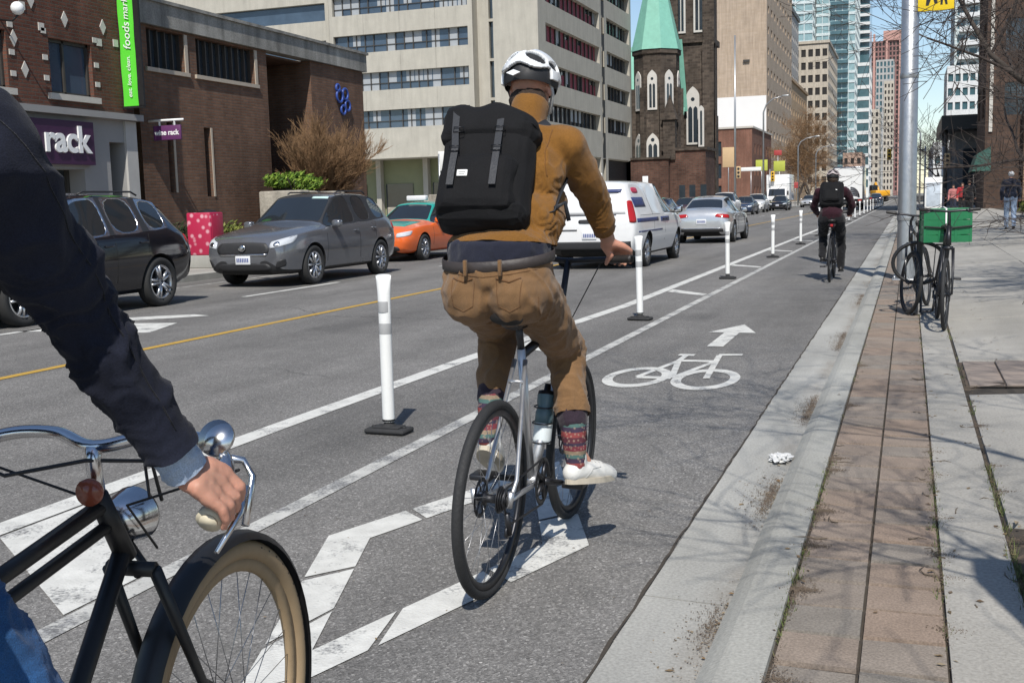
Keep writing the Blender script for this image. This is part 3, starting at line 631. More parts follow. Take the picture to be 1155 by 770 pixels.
mb = MB(); mb.box((-31.5,129.6,0),(-26.5,131.6,6.1)); mb.box((-27.2,130.4,0),(-22.3,137,7.0)); P(mb, 'porch', brickmat('dark_porch_brick', (.095,.045,.034), (.15,.075,.055), (.10,.08,.065), .5, .22, .03, .9, .5), ch)
mb = MB(); mb.box((-27.4,130.2,7.0),(-22.1,137,7.35)); mb.box((-31.7,129.4,6.1),(-26.3,131.7,6.35)); P(mb, 'coping', m_stone, ch)
for x in (-25.4,-24.2,-22.9): mb = MB(); mb.box((x,130.37,1.2),(x+.7,130.39,3.0)); P(mb, 'porch_window', m_glass, ch)
for x, z, h_ in ((-26.6,7.6,6.8),(-23.9,7.6,5)): lancet((x,136.9,z),(1,0,0),(0,-1,0),.7,h_,ch,0)
mb = MB(); mb.add([(-27.4,129.9,10.6),(-25.6,129.9,10.6),(-25.6,131.7,10.6),(-27.4,131.7,10.6),(-26.5,130.8,13.6)], [(0,1,4),(1,2,4),(2,3,4),(3,0,4)]); mb.box((-27.2,130.1,6),(-25.8,131.5,10.6)); P(mb, 'pinnacle', m_stone, ch)
# --- generic high-rises
def tower(name, label, x0, x1, y0, y1, zt, wall, win, fh=3.5, z0=4, hw=1.7, nx=6, ny=8, wx=.62, side='l', mull=0, cap=None, cat='building', front=True, bal=None, depth=.25, cm=None):
    t = thing(name, label, cat, ((x0+x1)/2, (y0+y1)/2, 0)); nf = max(1, min(46, int((zt-z0-1)/fh))); fh_ = (zt-z0-1.0)/nf
    X = x1 if side == 'l' else x0; n = (1,0,0) if side == 'l' else (-1,0,0)
    TS = frame((X,0,0), (0,1,0), n); TFr = frame((0,y0,0), (1,0,0), (0,-1,0))
    mb = MB(); fo, so = [], []
    for k in range(nf):
        a = z0+fh_*k+.9*fh_/3.5; b = a+hw*fh_/3.5
        if nx: fo += [(x0+(x1-x0)*(i+.5-wx/2)/nx, x0+(x1-x0)*(i+.5+wx/2)/nx, a, b) for i in range(nx)]
        if ny: so += [(y0+(y1-y0)*(i+.5-wx/2)/ny, y0+(y1-y0)*(i+.5+wx/2)/ny, a, b) for i in range(ny)]
    facade(mb, TFr, x0, x1, 0, zt, fo, depth); facade(mb, TS, y0, y1, 0, zt, so, depth)
    mb.box((x0,y1-.02,0),(x1,y1,zt)); mb.box((x0,y0+.02,zt-.05),(x1,y1-.02,zt)); mb.box((x0 if side == 'l' else x1-.02,y0+.02,0),(x0+.02 if side == 'l' else x1,y1,zt-.06)); P(mb, 'wall', wall, t)
    for k in range(nf):
        a = z0+fh_*k+.9*fh_/3.5; b = a+hw*fh_/3.5; mb = MB()
        if nx: mb.box((x0+.3,-depth+.02,a-.02),(x1-.3,-depth-.1,b+.02),0,TFr)
        if ny: mb.box((y0+.3,-depth+.02,a-.02),(y1-.3,-depth-.1,b+.02),0,TS)
        if mb.v: P(mb, 'window_row', win, t)
        if bal:
            mb = MB(); z = z0+fh_*k
            for (u0, u1) in bal: mb.box((u0,0.01,z),(u1,1.3,z+.22),0,TFr); mb.box((u0,1.2,z+.22),(u1,1.3,z+1.15),0,TFr)
            P(mb, 'balcony', cm or wall, t)
    if cap: mb = MB(); mb.box((x0-.4,y0-.4,zt),(x1+.4,y1+.4,zt+cap)); P(mb, 'cornice', cm or wall, t)
    return t
m_beige = brickmat('beige_brick', (.43,.335,.25), (.47,.37,.285), (.42,.35,.28), 1.2, .35, .02, .85, .12); m_whitew = M('white_wall_paint', (.72,.71,.70), .05, .4, .8)
m_tan = brickmat('tan_brick', (.43,.30,.19), (.47,.34,.22), (.42,.32,.22), 1.0, .3, .02, .85, .15)
m_cream = concrete('cream_stone', (.50,.45,.38), .1, 6); m_pgrey = concrete('pale_grey_stone', (.42,.41,.40), .1, 6)
m_aqua = glassmat('hazy_aqua_glass', (.24,.36,.38), .1, .35, .6); m_teal = glassmat('teal_glass', (.06,.12,.14), .1, .4, .8)  # aqua is lightened so the colour carries the distance haze
m_whitec = concrete('white_balcony', (.66,.67,.67), .06, 6, stain=.08); m_maroon = concrete('hazy_maroon_granite', (.27,.15,.14), .12, 3); m_palec = concrete('glass_tower_panel', (.56,.63,.64), .1, 3, stain=.1)  # maroon is paled too, air haze mixed into its colour
t = tower('apartment_tower', 'tall windowless beige brick tower with a white painted band near its foot', -48, -25.3, 215, 262, 62, m_beige, m_glass, 3.6, 8, 1.2, 0, 9, .4)
mb = MB(); mb.box((-48,214.9,10.5),(-25.35,214.97,20.2)); P(mb, 'painted_band', m_whitew, t)
mb = MB(); mb.box((-29.6,214.6,26.5),(-28.4,214.95,26.9)); P(mb, 'wall_vent', m_frame, t)
t = thing('corner_building', 'small russet brick corner block standing below the white painted wall', 'building', (-30,190,0))
mb = MB(); Tq = frame((0,186,0),(1,0,0),(0,-1,0)); facade(mb, Tq, -33.6, -24.2, 0, 12.6, [(-30.2,-29.2,a,a+2.4) for a in (1,4.6,8.2)], .3)
facade(mb, frame((-24.2,0,0),(0,1,0),(1,0,0)), 186, 213, 0, 12.6, [(y_,y_+1.2,a,a+1.7) for y_ in range(189,212,4) for a in (1.5,5,8.5)], .3); mb.box((-33.6,186.1,12.5),(-24.3,213,12.6)); mb.box((-33.6,186.02,0),(-33.5,213,12.6)); P(mb, 'wall', m_brick3, t)
for a in (1,4.6,8.2): mb = MB(); mb.box((-30.2,186.2,a),(-29.2,186.25,a+2.4)); P(mb, 'window', m_glass, t)
for a in (1.5,5,8.5): mb = MB(); mb.box((-24.48,189,a),(-24.45,211,a+1.7)); P(mb, 'window_row', m_glass, t)
mb = MB(); mb.box((-33.8,185.8,12.6),(-24.0,213,12.9)); P(mb, 'coping', m_lite, t)
tower('brick_block', 'tan brick block with a plain front beyond the beige tower', -44, -27.2, 268, 325, 29, m_tan, m_glass, 3.6, 4, 1.5, 0, 10, .35, cap=.7)
tower('stone_block', 'grey stone block with a dark cornice rising behind the tan brick block', -46, -32, 330, 352, 53, m_pgrey, m_glass, 3.6, 4, 1.5, 6, 5, .4, cap=1.2, cm=m_frame)
tower('cream_office', 'cream stone office block with rows of paired dark windows', -36, -23.5, 355, 400, 47, m_cream, m_dark, 3.6, 4, 2.0, 6, 8, .66, cap=.8)
tower('glass_tower', 'broad aqua glass condominium tower with pale balconies, tallest on the left', -56, -34, 430, 470, 150, m_palec, m_aqua, 3.5, 4, 2.5, 7, 8, .9, bal=[(-50,-41)], cm=m_whitec, cat='tower')
tower('glass_tower', 'slim aqua glass condominium tower with dark balcony stacks beside the broad one', -33.8, -19.5, 440, 480, 150, m_palec, m_aqua, 3.5, 4, 2.5, 6, 8, .9, bal=[(-28.5,-22)], cm=m_teal, cat='tower')
tower('balcony_tower', 'white tower banded with wide white balconies above the teal block', -23, -16.2, 490, 520, 150, m_teal, m_teal, 3.3, 60, 1.5, 0, 0, .9, bal=[(-23,-16.0)], cm=m_whitec, cat='tower')
tower('teal_block', 'teal glass block with white floor bands at the end of the street', -27, -14.8, 460, 485, 52, m_whitec, m_teal, 4.2, 3, 2.4, 2, 5, .9)
tower('cream_tower', 'narrow cream tower with dark window column near the street end', -19.5, -14.6, 600, 640, 44, m_cream, m_dark, 3.6, 3, 2, 2, 9, .5, cat='tower')
tower('setback_tower', 'pale grey stepped tower with a small spire in front of the maroon tower', -21, -10, 760, 790, 86, m_pgrey, m_teal, 4, 3, 2.4, 5, 4, .6, cat='tower')
t = tower('maroon_tower', 'tall maroon granite tower with pale vertical ribs closing the street', -37, 2, 1000, 1040, 128, m_maroon, m_dark, 4, 3, 2.4, 14, 6, .6, cat='tower')
mb = MB()
for x in (-30,-20,-9.5,1): mb.box((x,998.8,0),(x+1.6,1000,134))
mb.box((-22,998.6,128),(2.5,1000,136)); P(mb, 'rib', M('pink_granite', (.46,.26,.22), .1, .3, .6), t)
tower('tan_tower', 'narrow tan brick tower at the street end left of the pole', -14.5, -9, 690, 720, 66, m_cream, m_dark, 3.6, 3, 2, 3, 4, .5, cat='tower')
tower('grey_tower', 'thin pale tower right behind the steel pole', -6, 3, 820, 850, 70, m_cream, m_dark, 3.8, 3, 2, 4, 4, .5, 'l', cat='tower')
tower('brick_lowrise', 'low pinkish brick block on the left kerb near the end of the street', -22, -15.5, 410, 440, 16, brickmat('pink_brick', (.45,.30,.24), (.5,.36,.29), (.4,.33,.28), 1, .3, .02), m_dark, 3.4, 3, 1.8, 3, 6, .5)
# right side
tower('pale_tower', 'tall pale apartment tower with white balconies seen through the bare branches', 10, 30, 300, 330, 110, m_palec, m_teal, 3.2, 4, 1.9, 7, 5, .6, 'r', bal=[(11,17)], cm=m_whitec, cat='tower')
tower('lattice_block', 'white gridded office block behind the grey pavilion', 6.5, 22, 230, 250, 25, m_whitec, m_teal, 2.6, 3, 1.9, 12, 6, .7, 'r')
tower('white_block', 'low white block with small windows far down the right sidewalk', 3.0, 6.5, 160, 200, 8, m_whitec, m_teal, 2.5, 2, 1.4, 3, 8, .5, 'r')
m_bstone = brickmat('dark_brown_stone', (.085,.055,.042), (.13,.082,.06), (.08,.06,.05), .5, .25, .02, .9, .5)  # dark brown blocks with uneven darker blotches
t = tower('brown_tower', 'dark brown stone building with a pale corner strip behind the bare tree', 4.42, 34, 76, 85, 60, m_bstone, m_glass, 3.8, 5, 1.8, 7, 2, .5, 'r')
mb = MB(); mb.box((4.62,75.9,5.0),(4.82,75.98,60)); P(mb, 'corner_strip', m_lite, t)
mb = MB(); mb.box((6.6,75.3,0),(12,76,6.5)); P(mb, 'entrance', M('tan_stone', (.26,.16,.10), .15, 1, .85), t)
t = thing('pavilion', 'low grey pavilion with a deep black flat roof overhang', 'building', (5,100,0))
mb = MB(); mb.box((3.5,98,0),(12,112,6.6)); mb.box((2.9,104,0),(3.5,112,5)); P(mb, 'wall', concrete('grey_render', (.17,.17,.175), .15, 8), t)
mb = MB(); mb.box((2.35,94.5,6.2),(12.5,113,7.3)); P(mb, 'roof', m_black, t)
mb = MB(); mb.box((4.1,97.9,.2),(5.1,97.98,4.8)); P(mb, 'window', m_glass, t)
mb = MB(); mb.cyl((2.7,95.4,0),(2.7,95.4,6.2),.14,10); mb.cyl((2.7,101,0),(2.7,101,6.2),.14,10); P(mb, 'column', m_frame, t)
aw = thing('awning', 'dark green canvas awning over an entrance near the brown building', 'awning', (4,71,0))
mb = MB(); mb.add([(3.7,70,3.5),(4.4,70,3.9),(4.4,74,3.9),(3.7,74,3.5),(3.4,69.6,2.5),(4.4,69.6,2.5),(4.4,74,2.5),(3.4,74,2.5)], [(0,1,2,3),(4,5,1,0),(7,4,0,3),(5,6,2,1),(6,7,3,2)]); P(mb, 'canopy', M('green_canvas', (.008,.055,.04), .2, 2, .7), aw)
mb = MB()
for x, y in ((3.5,69.8),(3.5,73.8)): mb.cyl((x,y,0.2),(x,y,2.7),.03,8)
P(mb, 'post', m_frame, aw)
# ================================================================ vehicles (local: +y forward, x right)
m_tyre = M('tyre_rubber', (.022,.022,.022), .25, 30, .85, bump=.2); m_rim = M('alloy', (.55,.55,.56), .08, 8, .3, .85)
m_trim = M('black_plastic', (.022,.022,.024), .2, 10, .6); m_cglass = glassmat('car_glass', (.018,.022,.026), .04, .3, .9); m_liner = M('wheel_well', (.008,.008,.008), .2, 5, .9)
m_chrome = M('chrome', (.66,.66,.67), .06, 8, .2, 1.0); m_lamp = glassmat('headlamp_glass', (.55,.57,.60), .06, .5, .9); m_tail = glassmat('tail_lamp_glass', (.38,.012,.012), .1, .4, .7)
m_plate = M('plate_white', (.68,.69,.71), .05, 6, .5); m_plateb = M('plate_blue', (.05,.08,.25), .1, 6, .5)
def wheel(par, x, y, r, wd=.21, spokes=5, mat=None, name='wheel'):
    e = bpy.data.objects.new(name, None); COL.objects.link(e); e.parent = par; e.location = (x, y, r); s = 1 if x > 0 else -1
    T = Matrix.Rotation(R_(90)*s, 4, 'Y'); h = wd/2; rr = r*.70
    mb = MB(); mb.lathe([(rr,-h*.8),(r*.86,-h),(r*.97,-h*.86),(r,-h*.45),(r,h*.45),(r*.97,h*.86),(r*.86,h),(rr,h*.8)], 36, 0, T, True); mb.build('tyre', m_tyre, e)
    mb = MB(); mb.lathe([(rr+.004,-h*.8),(rr+.004,h*.75),(rr-.02,h*.80),(rr-.035,h*.6),(rr-.04,-h*.6)], 36, 0, T)
    mb.lathe([(0,h*.55),(r*.2,h*.55),(r*.22,h*.3),(r*.22,-h*.2)], 20, 0, T)
    for k in range(spokes):
        a = 2*math.pi*k/spokes+.3
        for d in ((-.16,.16) if spokes <= 6 else (0,)):
            c0, c1 = a+d*1.6, a+d; w_ = .030*r/.34
            pts = [(r*.15*math.cos(c0),r*.15*math.sin(c0),h*.52),((rr-.02)*math.cos(c1),(rr-.02)*math.sin(c1),h*.70)]
            mb.tube(pts, [w_*1.3,w_], 6, 0, T=T, sx=.6)
    mb.lathe([(0,-h*.1),(rr-.03,-h*.1)], 24, 1, T); mb.build('rim', [mat or m_rim, m_liner], e); return e
def patch(bvh, corners, d, off=.006, th=.02, nu=8, nv=5, rnd_=0):
    d = V(d).normalized(); mb = MB(); P_ = []; C = [V(c) for c in corners]
    for j in range(nv+1):
        for i in range(nu+1):
            u, v = i/nu, j/nv
            if rnd_:                                                     # pull the corners in
                a, b = 2*u-1, 2*v-1; a2 = a*math.sqrt(1-rnd_*b*b/2); b2 = b*math.sqrt(1-rnd_*a*a/2); u, v = (a2+1)/2, (b2+1)/2
            p = (C[0]*(1-u)+C[1]*u)*(1-v)+(C[3]*(1-u)+C[2]*u)*v
            h, n, _, _ = bvh.ray_cast(p-d*6, d)
            if h is None: h = P_[-1] if P_ else p
            P_.append(h-d*off)
    W = nu+1; n = len(P_); fs = [(j*W+i, j*W+i+1, (j+1)*W+i+1, (j+1)*W+i) for j in range(nv) for i in range(nu)]
    e0 = [i for i in range(W)]+[j*W+nu for j in range(1,nv+1)]+[nv*W+i for i in range(nu-1,-1,-1)]+[j*W for j in range(nv-1,0,-1)]
    a = P_[1]-P_[0]; b = P_[W]-P_[0]; flip = a.cross(b).dot(d) > 0
    vs = P_+[P_[k]+d*th for k in e0]; L = len(e0); fs += [(e0[k], n+k, n+(k+1) % L, e0[(k+1) % L]) for k in range(L)]
    if flip: fs = [f[::-1] for f in fs]
    mb.add(vs, fs, 0, False); 
    for k in range(nu*nv): mb.s[k] = True
    return mb
def islands(ps):
    par = {}
    def find(a):
        while par.setdefault(a, a) != a: par[a] = par[par[a]]; a = par[a]
        return a
    for p in ps:
        r = find(p[0])
        for i in p[1:]: par[find(i)] = r
    d = {}
    for p in ps: d.setdefault(find(p[0]), []).append(p)
    return list(d.values())
def car(name, label, cat, loc, rz, st, paint_m, axles, wr, glass, roofm=None, group=None, spokes=5, detail=2, cladm=None, trimm=None, track=None, solid=(), rimm=None, lowz=None):
    # st: stations (y, zb, wb, zm, wm, zbelt, wbelt, ztop, wtop, crown)
    root = thing(name, label, cat, loc, rz, group); mb = MB(); vs = []
    for (y, zb, wb, zm, wm, zbe, wbe, zt, wt, cr) in st:
        H = [(wb*.86,zb),(wb,zb+.09),(wm,zm),(wbe+(wm-wbe)*.55,zbe-.075),(wbe,zbe),(wt,zt-.035),(wt*.80,zt)]
        vs += [(0,y,zb)]+[(x,y,z) for x, z in H]+[(0,y,zt+cr)]+[(-x,y,z) for x, z in H[::-1]]
    n = 16; N = len(st); fs = []; ms = []
    for i in range(N-1):
        for k in range(n):
            l = (k+1) % n; fs.append((i*n+k, i*n+l, (i+1)*n+l, (i+1)*n+k)); s = k if k < 8 else 15-k
            ms.append(glass.get((i, s), 10 if s in (0,) else (6 if s == 1 else (7 if (roofm and s >= 6 and st[i][7]-st[i][5] > .3) else 0))))
    fs += [tuple(range(n-1,-1,-1)), tuple((N-1)*n+k for k in range(n))]; ms += [0, 0]
    bm = bmesh.new(); bv = [bm.verts.new(v) for v in vs]
    for f, m_ in zip(fs, ms): q = bm.faces.new([bv[i] for i in f]); q.material_index = m_
    bm.normal_update(); bmesh.ops.recalc_face_normals(bm, faces=bm.faces[:])
    groups = {}
    for f in bm.faces:
        if 1 <= f.material_index <= 3 or f.material_index == 8: groups.setdefault((f.material_index, f.calc_center_median().x > 0 if f.material_index in (2,8) else 0), []).append(f)
    for (mi, sd_), F in groups.items():
        r = bmesh.ops.inset_region(bm, faces=F, thickness=.022 if mi == 2 else .03, depth=-.006, use_even_offset=True, use_boundary=True)
        for f in r['faces']: f.material_index = 4 if mi == 2 else (0 if mi != 1 else 4)
        if mi == 8:
            for f in F: f.material_index = 0
    cl = bm.edges.layers.float.get('crease_edge') or bm.edges.layers.float.new('crease_edge'); G = (1,2,3)
    for e in bm.edges:
        a = [f.material_index for f in e.link_faces]
        if len(a) == 2 and (a[0] in G) != (a[1] in G): e[cl] = .8
        elif len(a) == 2 and (a[0] in (4,9)) != (a[1] in (4,9)): e[cl] = .75
    vl = bm.verts.layers.float.get('crease_vert') or bm.verts.layers.float.new('crease_vert')
    for v in bm.verts:
        if sum(f.material_index in G for f in v.link_faces) == 1 or (sum(f.material_index == 4 for f in v.link_faces) == 2 and not any(f.material_index in G for f in v.link_faces)): v[vl] = .8
    bm.verts.ensure_lookup_table()
    for i in range(N-1):
        for k, cv in ((2,.55),(14,.55),(5,.5),(11,.5),(6,.45),(10,.45)):
            e = bm.edges.get((bm.verts[i*n+k], bm.verts[(i+1)*n+k]))
            if e: e[cl] = max(e[cl], cv)
    me = bpy.data.meshes.new('c'); bm.to_mesh(me); bm.free(); o = bpy.data.objects.new('c', me); COL.objects.link(o)
    m_ = o.modifiers.new('s', 'SUBSURF'); m_.levels = 2; m_.render_levels = 2
    cut = MB(); tr = track
    for ya in axles:
        for s in (-1, 1): cut.tube([(s*(tr-.17),ya,wr*1.0),(s*(tr+.6),ya,wr*1.0)], wr+.055, 32, 5)
    c = tmpobj(cut); b_ = o.modifiers.new('b', 'BOOLEAN'); b_.object = c; b_.operation = 'DIFFERENCE'; b_.solver = 'EXACT'
    me = bake(o); bpy.data.objects.remove(c)
    vv = np.empty(len(me.vertices)*3); me.vertices.foreach_get('co', vv); vv = vv.reshape(-1,3)
    polys = [tuple(p.vertices) for p in me.polygons]; mi = [p.material_index for p in me.polygons]; cen = [p.center.x for p in me.polygons]
    bvh = BVHTree.FromPolygons([Vector(v) for v in vv], polys)
    mats = {0:('body',paint_m),1:('windshield',m_cglass),2:('side_window',m_cglass),3:('rear_window',m_cglass),4:('window_trim',trimm or m_trim),9:('pillar',m_trim),5:('wheel_arch',m_liner),6:('sill',cladm or paint_m),7:('roof',roofm or paint_m),10:('underbody',m_liner)}
    buck = {}
    for p, m_, cx in zip(polys, mi, cen): buck.setdefault((m_, 0), []).append(p)
    for m_, ps in [(k[0], q) for k, v in sorted(buck.items()) for q in (islands(v) if k[0] in (2,4,5,6,9) else [v])]:
        used = sorted({i for p in ps for i in p}); mp = {i: k for k, i in enumerate(used)}; q = MB(); q.add([vv[i] for i in used], [tuple(mp[i] for i in p) for p in ps], 0, m_ != 5)
        nm, mt = mats.get(m_, ('body', paint_m)); ob = q.build(nm, mt, root)
        if m_ == 0 and hasattr(ob.data, 'set_sharp_from_angle'): ob.data.set_sharp_from_angle(angle=R_(48))
    for ya in axles:
        for s in (-1, 1): wheel(root, s*tr, ya, wr, spokes=spokes, mat=rimm)
    bpy.data.meshes.remove(me)
    return root, bvh
def pp(root, bvh, name, mat, corners, d, sub=None, **k): return patch(bvh, corners, d, **k).build(name, mat, sub or root)
def plate(root, bvh, y, z, d, w_=.15, h_=.075):
    h, n, _, _ = bvh.ray_cast(Vector((0,6*d,z)), Vector((0,-d,0))); yy = h.y
    mb = MB(); mb.rbox((-w_,yy,z-h_),(w_,yy+.018*d,z+h_),.006); p = mb.build('license_plate', m_plate, root); mb = MB(); r_ = random.Random(int(abs(y*77)))
    x = -w_+.035
    while x < w_-.04: mb.box((x,yy+.0185*d,z-h_*.45),(x+.022,yy+.021*d,z+h_*.5)); x += .036
    mb.build('plate_marks', m_plateb, p)
def handles(root, bvh, spots, mat, seam=None):
    for s in (-1,1):
        for (y, z) in spots:
            h, n, _, _ = bvh.ray_cast(Vector((s*3,y,z)), Vector((-s,0,0)))
            if h is None: continue
            mb = MB(); mb.rbox((h.x-.01*s,y-.085,z-.014),(h.x+.028*s,y+.085,z+.014),.01); mb.build('door_handle', mat, root)
def seams(root, bvh, lines):
    for s in (-1,1):
        for pts in lines:
            P_ = []
            for (y0,z0),(y1,z1) in zip(pts, pts[1:]):
                for k in range(7):
                    t_ = k/7; h, n, _, _ = bvh.ray_cast(Vector((s*3,y0+(y1-y0)*t_,z0+(z1-z0)*t_)), Vector((-s,0,0)))
                    if h is not None: P_.append(h+Vector((s*.0005,0,0)))
            if len(P_) > 2: mb = MB(); mb.tube(P_, .0035, 5); mb.build('door_seam', m_liner, root)
def mirrors(root, y, z, x, mat):
    for s in (-1,1):
        mb = MB(); mb.rbox((s*x,y-.07,z-.07),(s*(x+.19),y+.06,z+.07),.05,seg=3); mb.box((s*(x-.08),y-.02,z-.06),(s*(x+.02),y+.03,z-.03)); m_ = mb.build('mirror', mat, root)
        mb = MB(); mb.rbox((s*(x+.02),y-.078,z-.05),(s*(x+.17),y-.069,z+.055),.004); mb.build('mirror_glass', m_chrome, m_)
def suv_st(L=4.54, W=.92, Hh=1.67, sc=1.0, rr=0):
    f = L/2; h = Hh/1.67
    return [( f,.42*h,.50,.55*h,.60,.70*h,.52,.74*h,.40,.01),( f-.05,.24*h,.66,.52*h,.78,.78*h,.70,.85*h,.55,.015),( f-.26,.21*h,.82,.58*h,W-.05,.88*h,W-.10,.94*h,.66,.02),( f-.80,.20*h,.86,.62*h,W,.96*h,W-.05,1.03*h,.72,.03),
            ( f-1.38,.20*h,.86,.62*h,W,1.01*h,W-.06,1.10*h,.73,.03),( f-1.52,.20*h,.86,.62*h,W,1.02*h,W-.06,1.13*h,.71,.03),( f-2.20,.20*h,.86,.62*h,W,1.05*h,W-.07,1.60*h,.60,.03),( f-2.36,.20*h,.86,.62*h,W,1.06*h,W-.07,1.635*h,.60,.03),
            ( f-2.72,.20*h,.86,.62*h,W,1.07*h,W-.07,1.66*h,.60,.03),( f-2.80,.20*h,.86,.62*h,W,1.075*h,W-.07,1.66*h,.60,.03),( f-3.42,.20*h,.86,.63*h,W,1.10*h,W-.07,1.65*h,.59,.03),( f-3.56,.20*h,.86,.64*h,W,1.11*h,W-.08,1.64*h,.585,.03),
            ( f-4.06,.22*h,.84,.66*h,W-.02,1.15*h,W-.12,1.58*h,.55,.03),( f-4.20,.24*h,.82,.67*h,W-.03,1.13*h,W-.13,1.545*h,.53,.02),( f-4.46,.30*h,.80,.70*h,W-.06,1.06*h,W-.14,1.14*h,.66,.01),(-f+.03,.36*h,.74,.68*h,W-.12,.95*h,.72,1.0*h,.60,.01),(-f,.45*h,.6,.66*h,.68,.85*h,.6,.88*h,.5,.0)]
suv_glass = {(5,6):1,(5,7):1,(5,5):2,(6,5):2,(7,5):2,(8,5):9,(9,5):2,(10,5):9,(11,5):2,(13,6):3,(13,7):3}
def finish_suv(root, bvh, L, h, paint_m, chrome=m_chrome, grille=True, front=True, rear=True):
    f = L/2
    if front:
        pp(root, bvh, 'grille', m_trim, [(-.55,0,.585*h),(.55,0,.585*h),(.50,0,.80*h),(-.50,0,.80*h)], (0,-1,0), nu=14, rnd_=.4)
        pp(root, bvh, 'grille_trim', m_chrome, [(-.46,0,.565*h),(.46,0,.565*h),(.50,0,.60*h),(-.50,0,.60*h)], (0,-1,0), off=.012, nu=12, nv=2)
        pp(root, bvh, 'lower_intake', m_trim, [(-.56,0,.30*h),(.56,0,.30*h),(.52,0,.43*h),(-.52,0,.43*h)], (0,-1,0), nu=12, rnd_=.4)
        for s in (-1,1):
            hl = pp(root, bvh, 'headlight', m_lamp, [(s*.50,f-.08,.68*h),(s*.84,f-.34,.77*h),(s*.87,f-.46,.92*h),(s*.52,f-.10,.81*h)], (-s*.45,-1,0), off=.008, rnd_=.35)
            pp(root, bvh, 'lamp_lens', m_chrome, [(s*.56,f-.12,.715*h),(s*.66,f-.17,.735*h),(s*.67,f-.18,.82*h),(s*.57,f-.13,.80*h)], (-s*.45,-1,0), hl, off=.012, nu=4, nv=4, rnd_=1)
            pp(root, bvh, 'fog_lamp', m_trim, [(s*.60,f-.08,.33*h),(s*.78,f-.16,.38*h),(s*.78,f-.16,.52*h),(s*.64,f-.1,.47*h)], (-s*.3,-1,0), off=.008, rnd_=.6)
        plate(root, bvh, 1, .49*h, 1)
    if rear:
        for s in (-1,1): pp(root, bvh, 'tail_light', m_tail, [(s*.48,-f+.05,.93*h),(s*.84,-f+.22,.90*h),(s*.82,-f+.24,1.06*h),(s*.52,-f+.08,1.02*h)], (-s*.5,1,0), off=.01, rnd_=.4)
        plate(root, bvh, 2, .80*h, -1)
        pp(root, bvh, 'rear_bumper', m_trim, [(-.78,0,.36*h),(.78,0,.36*h),(.78,0,.50*h),(-.78,0,.50*h)], (0,1,0), off=.012, nu=12)
    b = 1.02*h
    seams(root, bvh, [[(f-1.46,1.0*h),(f-1.44,.30*h)],[(f-2.76,1.06*h),(f-2.76,.30*h)],[(f-3.50,1.08*h),(f-3.45,.75*h)],[(f-1.44,.30*h),(f-3.2,.31*h)]])
    handles(root, bvh, [(f-2.62,.93*h),(f-3.36,.96*h)], paint_m); mirrors(root, f-1.72, 1.08*h, .86, paint_m)
    for s in (-1,1): mb = MB(); mb.tube([(s*.52,f-2.5,1.655*h),(s*.53,f-2.6,1.69*h),(s*.53,f-3.6,1.69*h),(s*.51,f-3.75,1.64*h)],.014,8); mb.build('roof_rail', m_trim, root)
    mb = MB(); mb.tube([(.12,f-1.62,1.15*h),(.10,f-1.72,1.20*h),(-.45,f-1.80,1.235*h)],.009,6); mb.tube([(-.45,f-1.60,1.15*h),(-.42,f-1.70,1.19*h),(-.75,f-1.82,1.23*h)],.009,6); mb.build('wiper', m_trim, root)
# grey crossover
p_grey = paint('grey_metallic', (.16,.165,.18), .17, .5); p_black = paint('black_navy_paint', (.006,.0065,.011), .10, 0, .02); p_orange = paint('taxi_orange', (.78,.14,.025), .3)
p_teal = paint('taxi_teal', (.02,.30,.25), .3); p_white = paint('white_paint', (.74,.74,.74), .3); p_silver = paint('silver_paint', (.58,.59,.60), .22); p_blue = paint('dark_blue_paint', (.02,.035,.075), .22); p_maroon = paint('maroon_paint', (.08,.012,.016), .25)
p_silver.node_tree.nodes['Principled BSDF'].inputs['Metallic'].default_value = .55; p_grey.node_tree.nodes['Principled BSDF'].inputs['Metallic'].default_value = .45
PI = math.pi
o, b = car('crossover_car', 'grey metallic crossover facing the camera behind the black one, driver window open', 'car', (-11.03,19.1,0), PI, suv_st(), p_grey, (1.30,-1.40), .355, suv_glass, track=.80, spokes=10, cladm=m_trim, group=None)
finish_suv(o, b, 4.54, 1.0, p_grey)
mb = MB(); mb.sph((0,2.30,.70),(.075,.012,.055),16); mb.build('badge', m_chrome, o)
mb = MB(); mb.rbox((-.52,.60,1.30),(-.22,.62,1.38),.005); 
pp(o, b, 'windshield_sticker', M('pale_sticker', (.45,.60,.58), .1, 5, .5), [(-.55,0,1.50),(-.22,0,1.50),(-.22,0,1.56),(-.55,0,1.56)], (0,-1,-.4), off=.004)
# black suv (rear at the right, cut by the frame and the near rider's arm)
o, b = car('suv_car', 'glossy black suv with thin chrome window line beside the near rider sleeve', 'car', (-11.2,12.2,0), PI, suv_st(4.66,.935,1.65), p_black, (1.33,-1.37), .36, suv_glass, track=.82, spokes=5, trimm=m_chrome)
finish_suv(o, b, 4.66, .99, p_black)
